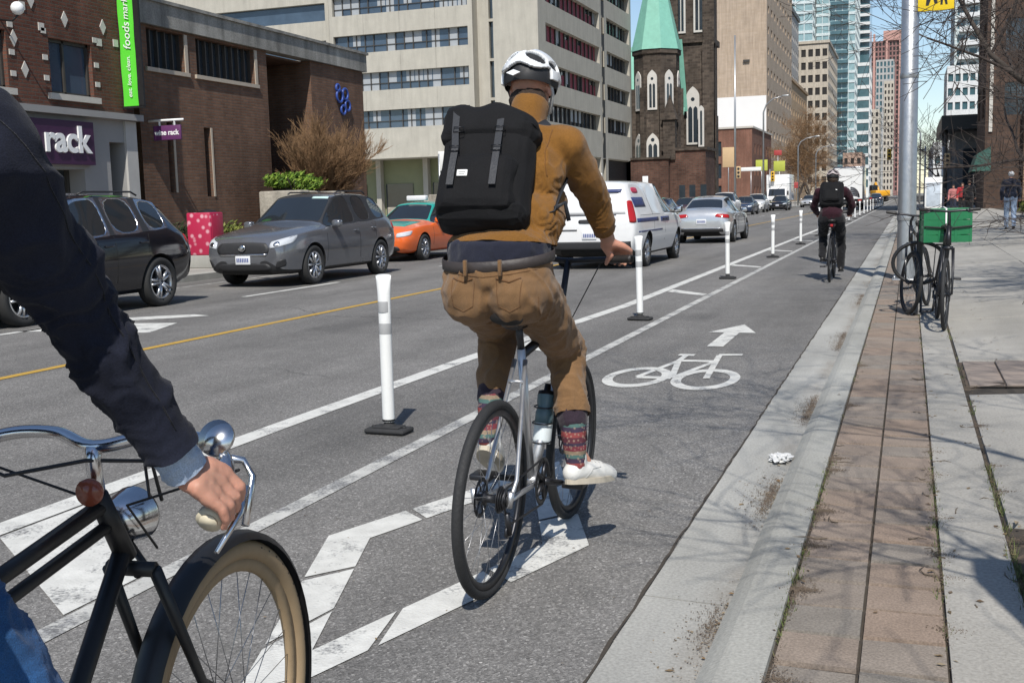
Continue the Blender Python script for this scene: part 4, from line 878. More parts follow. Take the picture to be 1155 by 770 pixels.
# white cargo minivan
def van_st():
    f = 2.57; W = 1.0
    return [( f,.42,.5,.55,.62,.72,.54,.76,.42,.01),( f-.06,.24,.7,.52,.82,.82,.74,.90,.6,.015),( f-.30,.20,.84,.58,W-.05,.93,W-.1,1.0,.7,.02),( f-.85,.20,.9,.62,W,1.03,W-.05,1.12,.76,.03),( f-1.05,.20,.9,.62,W,1.05,W-.06,1.16,.76,.03),
            ( f-1.95,.20,.9,.62,W,1.08,W-.06,1.68,.66,.03),( f-2.10,.20,.9,.62,W,1.08,W-.06,1.72,.67,.03),( f-2.42,.20,.9,.62,W,1.08,W-.06,1.745,.68,.03),( f-2.52,.20,.9,.62,W,1.08,W-.06,1.75,.68,.03),( f-3.5,.20,.9,.62,W,1.08,W-.06,1.755,.69,.03),( f-3.6,.20,.9,.62,W,1.08,W-.06,1.755,.69,.03),
            ( f-4.55,.22,.9,.62,W-.005,1.08,W-.07,1.745,.69,.03),( f-4.80,.24,.88,.64,W-.02,1.08,W-.08,1.735,.68,.03),( f-4.97,.28,.86,.66,W-.05,1.06,W-.10,1.68,.66,.02),( f-5.09,.34,.84,.66,W-.08,1.0,W-.12,1.10,.80,.01),(-f,.42,.78,.66,.82,.90,.78,.96,.72,0)]
o, b = car('cargo_van', 'white cargo minivan with blanked panels and a tall red tail lamp, driving away', 'van', (-5.98,23.95,0), 0, van_st(), p_white, (1.62,-1.46), .34, {(4,6):1,(4,7):1,(4,5):2,(5,5):2,(6,5):2,(8,5):8,(10,5):8,(11,5):8}, track=.84, spokes=5, cladm=m_trim)
for s in (-1,1):
    pp(o, b, 'tail_light', m_tail, [(s*.78,-2.48,.92),(s*.92,-2.36,.92),(s*.86,-2.36,1.36),(s*.74,-2.46,1.36)], (-s*.5,1,0), off=.012, nv=8, rnd_=.3)
    for (y0,y1,z0,z1,mt,nm) in ((-2.25,-1.35,1.22,1.42,'navy_decal','decal'),(-2.35,-.55,.92,1.0,'navy_decal','decal'),(-2.3,-.2,.72,.75,'navy_decal','decal'),(-2.05,-1.55,1.50,1.62,'red_decal','decal'),(-.3,.55,.90,1.0,'navy_decal','decal')):
        mt_ = bpy.data.materials.get(mt) or M(mt, (.03,.045,.14) if mt[0] == 'n' else (.5,.03,.08), .2, 8, .4)
        pp(o, b, nm, mt_, [(s*2,y0,z0),(s*2,y1,z0),(s*2,y1,z1),(s*2,y0,z1)], (-s,0,0), off=.004, nu=8, nv=3, rnd_=.6 if mt[0] == 'r' else 0)
pp(o, b, 'rear_bumper', m_trim, [(-.84,0,.40),(.84,0,.40),(.84,0,.56),(-.84,0,.56)], (0,1,0), off=.03, nu=12)
pp(o, b, 'hatch_handle', m_trim, [(-.22,0,.92),(.12,0,.92),(.12,0,1.0),(-.22,0,1.0)], (0,1,0), off=.012, rnd_=.5)
pp(o, b, 'rear_panel', p_white, [(-.74,0,1.10),(.74,0,1.10),(.62,0,1.60),(-.62,0,1.60)], (0,1,0), off=.008, nu=12, nv=8)
for (x0,x1,z) in ((-.55,.55,1.075),(.2,.55,.85),(-.62,-.25,.78),(.22,.58,1.50)): pp(o, b, 'small_decal', M('grey_decal', (.12,.12,.13), .3, 20, .5), [(x0,0,z),(x1,0,z),(x1,0,z+.028),(x0,0,z+.028)], (0,1,0), off=.011, nv=1)
pp(o, b, 'brand_mark', bpy.data.materials['navy_decal'], [(.30,0,1.52),(.62,0,1.52),(.64,0,1.585),(.34,0,1.585)], (0,1,0), off=.014, nv=2)
plate(o, b, 3, .68, -1); seams(o, b, [[(1.45,1.0),(1.45,.3)],[(.10,1.70),(.10,.30)],[(-1.0,1.70),(-1.0,.6)],[(.1,.28),(1.45,.28)],[(-2.4,1.06),(.1,1.06)]]); handles(o, b, [(.25,.95),(-.05,.95)], m_trim); mirrors(o, 1.2, 1.13, .96, m_trim)
# silver coupe saloon
def sedan_st(L=4.63, Hh=1.43, W=.89):
    f = L/2; h = Hh/1.43
    return [( f,.40*h,.5,.5,.58,.62*h,.5,.66*h,.4,.01),( f-.06,.22*h,.66,.48,.78,.70*h,.68,.76*h,.54,.015),( f-.30,.18*h,.8,.52,W-.05,.78*h,W-.1,.84*h,.64,.02),( f-.9,.17*h,.84,.55,W,.85*h,W-.06,.91*h,.7,.03),( f-1.45,.17*h,.84,.55,W,.89*h,W-.07,.96*h,.7,.03),
            ( f-1.6,.17*h,.84,.55,W,.90*h,W-.07,.98*h,.69,.03),( f-2.35,.17*h,.84,.55,W,.92*h,W-.08,1.38*h,.53,.03),( f-2.5,.17*h,.84,.55,W,.925*h,W-.08,1.41*h,.53,.03),( f-2.82,.17*h,.84,.56,W,.93*h,W-.08,1.425*h,.53,.03),( f-2.9,.17*h,.84,.56,W,.935*h,W-.08,1.425*h,.53,.03),( f-3.35,.18*h,.84,.57,W,.95*h,W-.08,1.37*h,.51,.03),
            ( f-3.5,.18*h,.84,.58,W,.96*h,W-.09,1.34*h,.50,.02),( f-4.15,.20*h,.82,.60,W-.02,.96*h,W-.11,1.06*h,.60,.02),( f-4.40,.23*h,.8,.62,W-.05,.94*h,W-.15,1.02*h,.60,.02),( -f+.10,.28*h,.76,.60,W-.09,.88*h,.72,.98*h,.56,.01),(-f+.02,.34*h,.70,.56,.74,.76*h,.64,.82*h,.54,.01),(-f,.42*h,.6,.55,.62,.68*h,.56,.70*h,.48,0)]
sedan_glass = {(5,6):1,(5,7):1,(5,5):2,(6,5):2,(7,5):2,(8,5):9,(9,5):2,(11,6):3,(11,7):3,(10,5):2}
def finish_sedan(o, b, L, h, pm, front=True):
    f = L/2
    for s in (-1,1):
        pp(o, b, 'tail_light', m_tail, [(s*.36,-f+.08,.80*h),(s*.82,-f+.26,.74*h),(s*.80,-f+.30,.86*h),(s*.44,-f+.10,.90*h)], (-s*.5,1,0), off=.01, rnd_=.4)
        pp(o, b, 'headlight', m_lamp, [(s*.46,f-.1,.58*h),(s*.78,f-.32,.63*h),(s*.80,f-.42,.75*h),(s*.48,f-.12,.69*h)], (-s*.5,-1,0), off=.008, rnd_=.4)
    pp(o, b, 'grille', m_trim, [(-.42,0,.48*h),(.42,0,.48*h),(.38,0,.65*h),(-.38,0,.65*h)], (0,-1,0), rnd_=.4); pp(o, b, 'lower_intake', m_trim, [(-.6,0,.26*h),(.6,0,.26*h),(.56,0,.38*h),(-.56,0,.38*h)], (0,-1,0), rnd_=.3, nu=12)
    pp(o, b, 'rear_bumper', m_trim, [(-.66,0,.34*h),(.66,0,.34*h),(.66,0,.44*h),(-.66,0,.44*h)], (0,1,0), off=.012, nu=12)
    pp(o, b, 'bumper_strip', m_chrome, [(-.62,0,.445*h),(.62,0,.445*h),(.62,0,.465*h),(-.62,0,.465*h)], (0,1,0), off=.016, nu=12, nv=1)
    plate(o, b, 1.3, .52*h, 1); plate(o, b, 1.9, .66*h, -1); seams(o, b, [[(f-1.5,.88*h),(f-1.5,.28*h)],[(f-2.86,.92*h),(f-2.86,.26*h)],[(f-3.6,.93*h),(f-3.4,.6*h)]]); handles(o, b, [(f-2.72,.82*h),(f-3.4,.84*h)], pm); mirrors(o, f-1.8, .97*h, .80, pm)
o, b = car('saloon_car', 'silver coupe style saloon with slanted red tail lamps following the white van', 'car', (-5.92,36.1,0), 0, sedan_st(), p_silver, (1.40,-1.30), .33, sedan_glass, track=.78, spokes=5); finish_sedan(o, b, 4.63, 1.0, p_silver)
o, b = car('taxi_car', 'orange and teal taxi parked behind the grey crossover', 'taxi', (-12.35,27.1,0), PI, sedan_st(4.7,1.47,.91), p_orange, (1.42,-1.36), .33, sedan_glass, roofm=p_teal, track=.80, spokes=8, trimm=p_teal); finish_sedan(o, b, 4.7, 1.03, p_orange)
pp(o, b, 'hood_stripe', p_teal, [(-.62,1.05,2),(.62,1.05,2),(.55,1.9,2),(-.55,1.9,2)], (0,0,-1), off=.004, nu=10, nv=8)
mb = MB(); mb.rbox((-.28,-.25,1.50),(.28,-.05,1.64),.03); mb.build('roof_sign', m_plate, o)
# traffic further down the street
def far_suv(label, loc, rz, pm, h=1.0, L=4.6):
    o, b = car('parked_suv' if abs(loc[0]) > 12 else 'suv_car', label, 'car', loc, rz, suv_st(L,.92,1.67*h), pm, (1.32,-1.40), .355, suv_glass, track=.80, spokes=5); finish_suv(o, b, L, h, pm)
def far_sedan(label, loc, rz, pm):
    o, b = car('saloon_car', label, 'car', loc, rz, sedan_st(4.7,1.46,.9), pm, (1.42,-1.36), .33, sedan_glass, track=.79, spokes=5); finish_sedan(o, b, 4.7, 1.02, pm)
far_suv('white suv facing the camera, nearest oncoming white car beyond the silver saloon', (-11.9,77,0), PI, p_white, 1.05)
far_sedan('dark navy saloon facing the camera between the two white cars', (-12.4,91,0), PI, p_blue)
far_suv('white suv facing the camera just in front of the white box truck', (-13.0,103,0), PI, p_white)
far_sedan('dark saloon facing the camera tucked between white suv and white box truck', (-12.0,113,0), PI, p_black)
far_sedan('dark blue saloon partly hidden behind the white van and silver saloon', (-11.6,52,0), PI, p_blue)
far_sedan('maroon saloon half hidden behind the silver saloon roof', (-12.4,66,0), PI, p_maroon)
far_sedan('silver grey saloon facing the camera beyond the white box truck', (-11.4,140,0), PI, p_silver)
far_sedan('black car driving away at the far end of the lane', (-3.9,150,0), 0, p_black)
def box_truck(label, loc, rz, boxm, cabm, rear=False, w_=1.2, L=7.2, H=3.6):
    t = thing('box_truck', label, 'truck', loc, rz)
    mb = MB(); mb.rbox((-w_,-L/2,.95),(w_,L/2-1.9,H),.04); mb.build('cargo_box', boxm, t)
    mb = MB()
    pr = [(L/2-1.8,.55),(L/2,.55),(L/2,1.15),(L/2-.75,1.38),(L/2-1.15,2.25),(L/2-1.8,2.35)]; vs = [(x,y,z) for x in (-.98,.98) for y, z in pr]; n = 6
    mb.add(vs, [tuple(range(n)), tuple(range(2*n-1,n-1,-1))]+[(n+i,n+(i+1) % n,(i+1) % n,i) for i in range(n)]); cb = mb.build('cab', cabm, t)
    mb = MB(); mb.add([(-.88,L/2-.76,1.43),(.88,L/2-.76,1.43),(.82,L/2-1.10,2.18),(-.82,L/2-1.10,2.18)], [(0,1,2,3)]); 
    mb.v = [(x,y+.012,z+.008) for x,y,z in mb.v]; mb.build('windshield', m_cglass, cb)
    mb = MB(); mb.box((-.45,L/2,.75),(.45,L/2+.02,1.05)); mb.build('grille', m_trim, cb); mb = MB(); mb.rbox((-1.0,L/2-.1,.45),(1.0,L/2+.1,.66),.03); mb.build('bumper', m_trim, cb)
    for s in (-1,1): mb = MB(); mb.rbox((s*.55,L/2-.02,.80),(s*.9,L/2+.03,1.02),.03); mb.build('headlight', m_lamp, cb); mb = MB(); mb.rbox((s*1.05,L/2-1.0,1.5),(s*1.22,L/2-.94,1.95),.02); mb.build('mirror', m_trim, cb)
    mb = MB(); mb.box((-.5,-L/2+.1,.6),(.5,L/2-.3,.95)); mb.build('chassis', m_trim, t)
    for y in (L/2-1.0,-L/2+1.5):
        for s in (-1,1): wheel(t, s*.9, y, .42, .28, 6)
    if rear:
        mb = MB(); mb.box((-w_+.1,-L/2-.03,1.0),(w_-.1,-L/2-.008,H-.12)); d = mb.build('roller_door', p_white, t)
        mb = MB()                                                     # dark rounded mural on the lower door
        for sx in (-1,1):
            for k in range(5): mb.tube([(sx*(.18+.72*math.sin(a*.26)),-L/2-.034,1.12+(.25+.19*k)*math.cos(a*.26)*.85) for a in range(0,7)], .055, 6, 0)
        mb.build('mural', M('mural_paint', (.05,.05,.06), .3, 4, .6), d)
        mb = MB(); mb.rbox((-w_,-L/2-.18,.62),(w_,-L/2,.80),.02); mb.build('rear_bumper', m_trim, t)
        for s in (-1,1): mb = MB(); mb.box((s*.8,-L/2-.02,.82),(s*1.1,-L/2+.01,.93)); mb.build('tail_light', m_tail, t)
    return t
box_truck('white box truck facing the camera in the oncoming lane', (-13.2,124,0), PI, p_white, p_white, H=3.7)
box_truck('box truck driving away with a pale rear door and dark round mural', (-4.9,104,0), 0, p_grey, p_white, True, 1.25, 7.5, 3.75)
t = thing('excavator', 'yellow construction machine working at the far end of the street', 'machine', (-4.3,178,0), .4)
mb = MB(); mb.rbox((-1.0,-1.6,.2),(-.5,1.6,.95),.2); mb.rbox((.5,-1.6,.2),(1.0,1.6,.95),.2); mb.build('track', m_trim, t)
m_yel = paint('machine_yellow', (.75,.36,.02), .4); mb = MB(); mb.rbox((-1.1,-1.8,1.0),(1.1,.6,1.9),.1); mb.build('body', m_yel, t); mb = MB(); mb.rbox((-1.0,.0,1.5),(-.1,1.2,2.7),.08); mb.build('cab', m_cglass, t)
mb = MB(); mb.tube([(.4,.8,1.6),(.4,2.2,3.0),(.4,3.4,2.2),(.4,3.6,1.0)],[.2,.22,.18,.12],8); mb.build('boom', m_yel, t)
# ================================================================ bicycles
def metal(name, c, rough=.3, m_=.9): return M(name, c, .06, 6, rough, m_)
m_spoke = metal('spoke_steel', (.40,.40,.41), .35); m_silverf = metal('brushed_alloy_frame', (.60,.60,.61), .42); m_blackp = paint('gloss_black_frame', (.012,.012,.013), .25); m_gunm = metal('dark_parts', (.06,.06,.065), .45)
m_btyre = M('bicycle_tyre', (.020,.020,.021), .2, 40, .75, bump=.3, bscale=120); m_tant = M('tan_tyre', (.30,.215,.125), .15, 20, .75); m_tantread = M('dark_tread', (.05,.04,.03), .2, 60, .85, bump=.4)
m_leather = M('black_leather', (.018,.016,.015), .2, 30, .5, bump=.2)
m_frameblk = M('black_enamel', (.010,.010,.011), .2, 8, .45)
def bwheel(par, T, r=.343, tw=.018, rimm=None, tyrem=None, disc=True, spokes=24, tread=None, rimh=.02):
    e = bpy.data.objects.new('wheel', None); COL.objects.link(e); e.parent = par; e.matrix_local = T
    A = Matrix.Rotation(R_(90), 4, 'Y')                               # axis along x
    prof = lambda rc, a, b, n: [(rc+a*math.cos(2*math.pi*k/n), b*math.sin(2*math.pi*k/n)) for k in range(n)]
    mb = MB(); mb.lathe(prof(r-tw, tw, tw*1.05, 12), 64, 0, A, True)
    if tread: mb.lathe([(r-tw+tw*1.03*math.cos(a), tw*1.08*math.sin(a)) for a in (-.55,-.25,0,.25,.55)], 64, 1, A)
    mb.build('tyre', [tyrem or m_btyre, tread or m_btyre], e)
    ri = r-2*tw; mb = MB(); mb.lathe([(ri+.006,-.011),(ri+.004,.011),(ri-rimh,.008),(ri-rimh-.004,0),(ri-rimh,-.008)], 64, 0, A, True); mb.build('rim', rimm or m_gunm, e)
    mb = MB()
    for k in range(spokes):
        a = 2*math.pi*k/spokes; s = .028 if k % 2 else -.028; h_ = a+(.55 if (k//2) % 2 else -.55)
        p0 = A @ Vector((.022*math.cos(h_),.022*math.sin(h_),s)); p1 = A @ Vector(((ri-rimh)*math.cos(a),(ri-rimh)*math.sin(a),0)); mb.tube([p0,p1], .0011, 4)
    mb.build('spokes', m_spoke, e)
    mb = MB(); mb.lathe([(0,-.055),(.012,-.055),(.014,-.035),(.026,-.033),(.026,-.024),(.015,-.02),(.015,.02),(.026,.024),(.026,.033),(.014,.035),(.012,.055),(0,.055)], 16, 0, A)
    if disc:
        mb.lathe([(.07,-.042),(.07,-.040),(.055,-.040),(.055,-.042)], 28, 0, A, True)
        for k in range(6): a = k*1.047; mb.tube([A @ Vector((.02*math.cos(a),.02*math.sin(a),-.041)), A @ Vector((.06*math.cos(a+.3),.06*math.sin(a+.3),-.041))], .003, 4)
    mb.build('hub', m_gunm, e); return e
def bike(name, label, loc, rot, fm, wb=1.0, cs=.425, bbz=.285, r=.343, tw=.017, seat=(-.20,.97), head=(.40,.90), headb=(.445,.72), tyre=None, tread=None, rimm=None, bar='flat', barw=.29, barz=None, crank=0.0, saddle=m_leather, top2=False, fender=None, steer=0.0, forkm=None, group=None, ttm=None, disc=True, spokes=24, seatc=None, ts=1.0):
    root = thing(name, label, 'bicycle', loc, 0, group); root.rotation_euler = rot
    BB = Vector((0,0,bbz)); RA = Vector((0,-cs,r)); FA = Vector((0,wb-cs,r)); HT = Vector((0,*head)); HB = Vector((0,*headb)); ST = Vector((0,*seat))
    sd_ = (BB-ST); sc_ = BB+(ST-BB)*(seatc or .74)
    mb = MB(); mb.tube([BB, sc_+(ST-BB)*.03], [.018*ts,.016*ts], 12, 0); mb.tube([HB+(HT-HB)*.12, BB], [.021*ts,.022*ts], 12); mb.tube([HT,HB], [.022*ts,.024*ts], 14)
    if not ttm: 
        mb.tube([HT+(HB-HT)*.15, sc_-(ST-BB)*.01], [.018*ts,.016*ts], 12)
        if top2: mb.tube([HT+(HB-HT)*.45, sc_-(ST-BB)*.07], [.014*ts,.013*ts], 12)
    for s in (-1,1):
        mb.tube([RA+Vector((s*.066,0,0)), RA+Vector((s*.055,.10,.0+.1*(sc_.z-r))), sc_+Vector((s*.020,-.015,-.02))], [.007,.008,.009], 8)
        mb.tube([RA+Vector((s*.066,0,0)), RA+Vector((s*.05,.12,-.015)), BB+Vector((s*.032,-.05,0))], [.008,.009,.011], 8)
        mb.cyl(RA+Vector((s*.062,0,-.025)), RA+Vector((s*.070,0,.03)), .012, 8)
    m1 = RA+(sc_-RA)*.80; mb.tube([m1+Vector((-.028,0,0)), m1+Vector((.028,0,0))], .006, 8)
    mb.cyl(BB-Vector((.038,0,0)), BB+Vector((.038,0,0)), .022, 14); mb.build('frame', fm, root)
    if ttm: mb = MB(); mb.tube([HT+(HB-HT)*.15, sc_-(ST-BB)*.01], [.02,.017], 12); mb.build('top_tube', ttm, root)
    mb = MB(); mb.tube([sc_+(ST-BB)*.02, ST-Vector((0,0,.035))], .0135, 12); mb.build('seat_post', m_gunm, root)
    # saddle
    mb = MB(); L_ = []
    for i in range(15):
        t_ = i/14; y = .145-.28*t_; w_ = .018+.046*max(0,(t_-.35)/.65)**1.3+.004*math.sin(t_*6); z = .012*math.cos(t_*5)+(.012 if t_ > .85 else 0)
        L_.append([(ST.x+w_*math.cos(a), ST.y+y, ST.z+z+.024*math.sin(a)*(1 if a < math.pi else 1.0)-.012) for a in [math.pi*2*k/12 for k in range(12)]])
    vs = [p for q in L_ for p in q]; mb.add(vs, [(i*12+k,i*12+(k+1) % 12,(i+1)*12+(k+1) % 12,(i+1)*12+k) for i in range(14) for k in range(12)]+[tuple(range(11,-1,-1)), tuple(14*12+k for k in range(12))], 0, True)
    sd = mb.build('saddle', saddle, root); mb = MB()
    for s in (-1,1): mb.tube([ST+Vector((s*.018,.10,-.02)), ST+Vector((s*.02,.03,-.042)), ST+Vector((s*.02,-.05,-.042)), ST+Vector((s*.03,-.10,-.02))], .0035, 6)
    mb.build('saddle_rails', m_gunm, sd)
    # steering assembly turns about the head tube
    ax = (HT-HB).normalized(); RT = Matrix.Translation(HB) @ Matrix.Rotation(steer, 4, ax) @ Matrix.Translation(-HB)
    cr = HB-ax*.03; mb = MB()
    mb.tube([cr+Vector((-.045,0,0)),cr+Vector((.045,0,0))], .018*ts, 10, T=RT)
    for s in (-1,1): mb.tube([cr+Vector((s*.045,0,0)), cr+(FA-cr)*.55+Vector((s*.055,-.012 if bar == 'flat' else -.055,0 if bar == 'flat' else -.035)), FA+Vector((s*.058,0,0))], [.015*ts,.012*ts,.009*ts], 10, T=RT)
    mb.build('fork', forkm or fm, root)
    bwheel(root, Matrix.Translation(RA), r, tw, rimm, tyre, disc, spokes, tread); bwheel(root, RT @ Matrix.Translation(FA), r, tw, rimm, tyre, disc, spokes, tread)
    bz = barz or HT.z+.08; st = HT+ax*.05; mb = MB()
    if bar == 'flat':
        c = Vector((0, HT.y+.06, bz)); mb.tube([HT, st, c], [.015,.014,.013], 10, T=RT); hb = [c+Vector((x,-.06*abs(x/barw)**2,.02*abs(x/barw))) for x in (-barw,-barw*.7,-barw*.3,0,barw*.3,barw*.7,barw)]
    else:
        c = Vector((0, HT.y+.0, bz)); mb.tube([HT, c+Vector((0,-.005,-.02)), c], [.013,.013,.014], 10, T=RT); R1 = [(.0,.0,0),(.09,.03,.015),(.18,.022,.013),(.245,-.015,-.012),(.268,-.070,-.048),(.273,-.118,-.072)]
        hb = [c+Vector((-x,y,z)) for x,y,z in R1[::-1]]+[c+Vector(p) for p in R1[1:]]
    sm = []
    for i in range(len(hb)-1):
        p0, p1, p2, p3 = hb[max(i-1,0)], hb[i], hb[i+1], hb[min(i+2,len(hb)-1)]
        for k in range(6): t_ = k/6; sm.append(.5*((2*p1)+(p2-p0)*t_+(2*p0-5*p1+4*p2-p3)*t_*t_+(3*p1-p0-3*p2+p3)*t_**3))
    sm.append(hb[-1]); mb.tube(sm, .0115, 10, T=RT); hbo = mb.build('handlebar', m_gunm if bar == 'flat' else m_chrome, root)
    for e in (0, 1):
        q = sm if e else sm[::-1]; mb = MB(); n_ = 8 if bar == 'flat' else 9; mb.tube([q[-n_+i] if i < n_ else q[-1] for i in range(n_)], .0165 if bar == 'flat' else .0185, 12, T=RT); g_ = mb.build('grip', m_leather if bar == 'flat' else M('cork_grip', (.50,.30,.13), .2, 60, .8), hbo)
        if bar != 'flat': d = (q[-1]-q[-3]).normalized(); mb = MB(); mb.cyl(q[-1]-d*.002, q[-1]+d*.012, .0205, 18, 0, None, RT); mb.cyl(q[-1]+d*.012, q[-1]+d*.016, .014, 18, 0, None, RT); mb.build('end_cap', M('ivory_cap', (.62,.56,.42), .08, 10, .5), g_)
        mb = MB(); a = q[-n_-1]; s = 1 if e else -1
        if bar == 'flat': mb.tube([a+Vector((0,.012,0)), a+Vector((s*.02,.05,-.015)), a+Vector((s*.10,.045,-.03))], [.010,.007,.005], 6, T=RT)
        else: mb.tube([a+Vector((0,0,-.012)), a+Vector((s*.03,.005,-.02)), a+Vector((s*.035,-.03,-.05)), a+Vector((s*.03,-.10,-.09))], [.008,.006,.006,.004], 6, T=RT)
        mb.build('brake_lever', m_gunm if bar == 'flat' else m_chrome, hbo)
    mb = MB()
    for s in (-1,1): mb.tube([sm[10 if s < 0 else -10], sm[10 if s < 0 else -10]+Vector((0,.04,.0)), HT+Vector((s*.02,.05,-.03)), HB+Vector((s*.03,.05,.0))], .0025, 5, T=RT)
    mb.build('cable', m_trim, root)
    # drivetrain
    mb = MB(); A = Matrix.Translation(BB+Vector((.048,0,0))) @ Matrix.Rotation(R_(90),4,'Y'); mb.lathe([(.088,-.002),(.092,0),(.088,.002),(.070,.002),(.070,-.002)], 40, 0, A, True)
    for k in range(5): a = k*1.2566+crank; mb.tube([A @ Vector((0,0,0)), A @ Vector((.075*math.cos(a),.075*math.sin(a),0))], [.012,.007], 6)
    mb.build('chainring', m_gunm, root)
    cd = Vector((0,math.cos(crank),-math.sin(crank)))                 # right crank direction
    for s in (1,-1):
        e_ = BB+Vector((s*.075,0,0))+cd*.17*s; mb = MB(); mb.tube([BB+Vector((s*.055,0,0)), e_], [.015,.011], 8); k_ = mb.build('crank_arm', m_gunm, root)
        mb = MB(); p = e_+Vector((s*.055,0,0)); mb.cyl(e_, p, .006, 8); mb.rbox(p-Vector((.042,.045,.011)), p+Vector((.042,.045,.011)), .006); mb.build('pedal', m_gunm, k_)
    mb = MB(); c1 = BB+Vector((.048,0,0)); c2 = RA+Vector((.048,0,0)); 
    mb.tube([c1+Vector((0,.0,.09)), c2+Vector((0,0,.036)), c2+Vector((0,-.035,0)), c2+Vector((0,-.0,-.036)), c2+Vector((0,.03,-.10)), c1+Vector((0,0,-.09)), c1+Vector((0,.085,0))], .0045, 5, closed=True); mb.build('chain', m_gunm, root)
    mb = MB(); A = Matrix.Translation(c2) @ Matrix.Rotation(R_(90),4,'Y')
    for k in range(6): mb.lathe([(.018,-.02+.006*k),(.048-.005*k,-.02+.006*k),(.048-.005*k,-.018+.006*k),(.018,-.018+.006*k)], 24, 0, A, True)
    mb.cyl(c2+Vector((.004,.01,-.05)), c2+Vector((.006,.03,-.13)), .011, 6); mb.lathe([(.004,-.004),(.024,-.004),(.024,.004),(.004,.004)], 14, 0, A @ Matrix.Translation((.12,.03,0)), True); mb.build('derailleur', m_gunm, root)
    if fender:
        for c, a0, a1, TT in ((FA, -25, 195, RT), (RA, -20, 200, Matrix())):
            vs = []; n = 30; prof = [(-.030,-.014),(-.022,.0),(0,.006),(.022,0),(.030,-.014)]
            for i in range(n+1):
                a = R_(a0+(a1-a0)*i/n)
                for x, d in prof: rr = r+.014+d; vs.append(c+Vector((x, rr*math.cos(a), rr*math.sin(a))))
            mb = MB(); mb.add(vs, [(i*5+k,i*5+k+1,(i+1)*5+k+1,(i+1)*5+k) for i in range(n) for k in range(4)], 0, True, TT)
            for s in (-1,1): mb.tube([c+Vector((s*.05,0,0)), c+Vector((s*.028,(r+.01)*math.cos(R_(165)),(r+.01)*math.sin(R_(165))))], .0025, 5, T=TT)
            mb.build('fender', fender, root)
    return root, RT
# ================================================================ people
class Blob:
    def __init__(s): s.mb = MB()
    def cap(s, a, b, ra, rb=None, n=14):
        a, b = V(a), V(b); rb = ra if rb is None else rb; d = (b-a); L = d.length
        if L < 1e-5: s.mb.sph(a, ra, n); return s
        q = d.to_track_quat('Z', 'Y').to_matrix().to_4x4(); T = Matrix.Translation(a) @ q; pr = []
        for i in range(5): t = math.pi/2*(1-i/4); pr.append((max(1e-4, ra*math.cos(t)), -ra*math.sin(t)))
        for i in range(5): t = math.pi/2*i/4; pr.append((max(1e-4, rb*math.cos(t)), L+rb*math.sin(t)))
        s.mb.lathe(pr, n, 0, T); m = len(s.mb.v); k = m-len(pr)*n
        s.mb.f += [tuple(k+i for i in range(n-1,-1,-1)), tuple(m-n+i for i in range(n))]; s.mb.m += [0,0]; s.mb.s += [True,True]; return s
    def chain(s, pts, rs):
        for i in range(len(pts)-1): s.cap(pts[i], pts[i+1], rs[i], rs[i+1])
        return s
    def ell(s, c, r, rot=None):
        T = Matrix.Translation(V(c)) @ (rot.to_4x4() if rot is not None else Matrix()); s.mb.sph((0,0,0), r, 18, 0, T); return s
    def make(s, name, mat, par, vox=.008, it=6, fold=None, cut=None):
        o = tmpobj(s.mb); m = o.modifiers.new('r', 'REMESH'); m.mode = 'VOXEL'; m.voxel_size = vox
        m = o.modifiers.new('s', 'SMOOTH'); m.factor = .5; m.iterations = it; me = bake(o)
        if cut or fold:
            bm = bmesh.new(); bm.from_mesh(me)
            if cut:
                for p, n in cut: bmesh.ops.bisect_plane(bm, geom=bm.verts[:]+bm.edges[:]+bm.faces[:], plane_co=V(p), plane_no=V(n), clear_outer=True)
            if fold:
                bm.normal_update(); D = [fold(v.co) for v in bm.verts]
                for v, d in zip(bm.verts, D): v.co += v.normal*d
            bm.to_mesh(me); bm.free()
        me.name = name; me.materials.clear(); me.materials.append(mat); me.polygons.foreach_set('use_smooth', [True]*len(me.polygons)); me.update(); boxuv(me)
        o = link(name, me, par); o.matrix_parent_inverse = par.matrix_basis.inverted(); return o
def folds(amp=.006, sc=9, axis=None, seed=0, rings=()):
    rg = [(V(c), V(a).normalized(), r, k, l) for c, a, r, k, l in rings]
    def f(p):
        q = Vector((p.x*sc+seed, p.y*sc, p.z*sc*.8)); a = noise.noise(q); b = noise.noise(q*2.3+Vector((5,2,1)))
        r = (1-abs(noise.noise(q*.9+Vector((3,9,4)))*2.2)); d = amp*(a*.9+.5*b+.8*max(0, r)**3-.25)
        for c, ax, rr, k, l in rg:
            v = p-c; w2 = v.length_squared/(rr*rr)
            if w2 < 5: d += k*math.exp(-w2)*(1-1.6*abs(math.sin(3.1416*(v.dot(ax)/l+1.6*b+.8*a))))
        return d
    return f
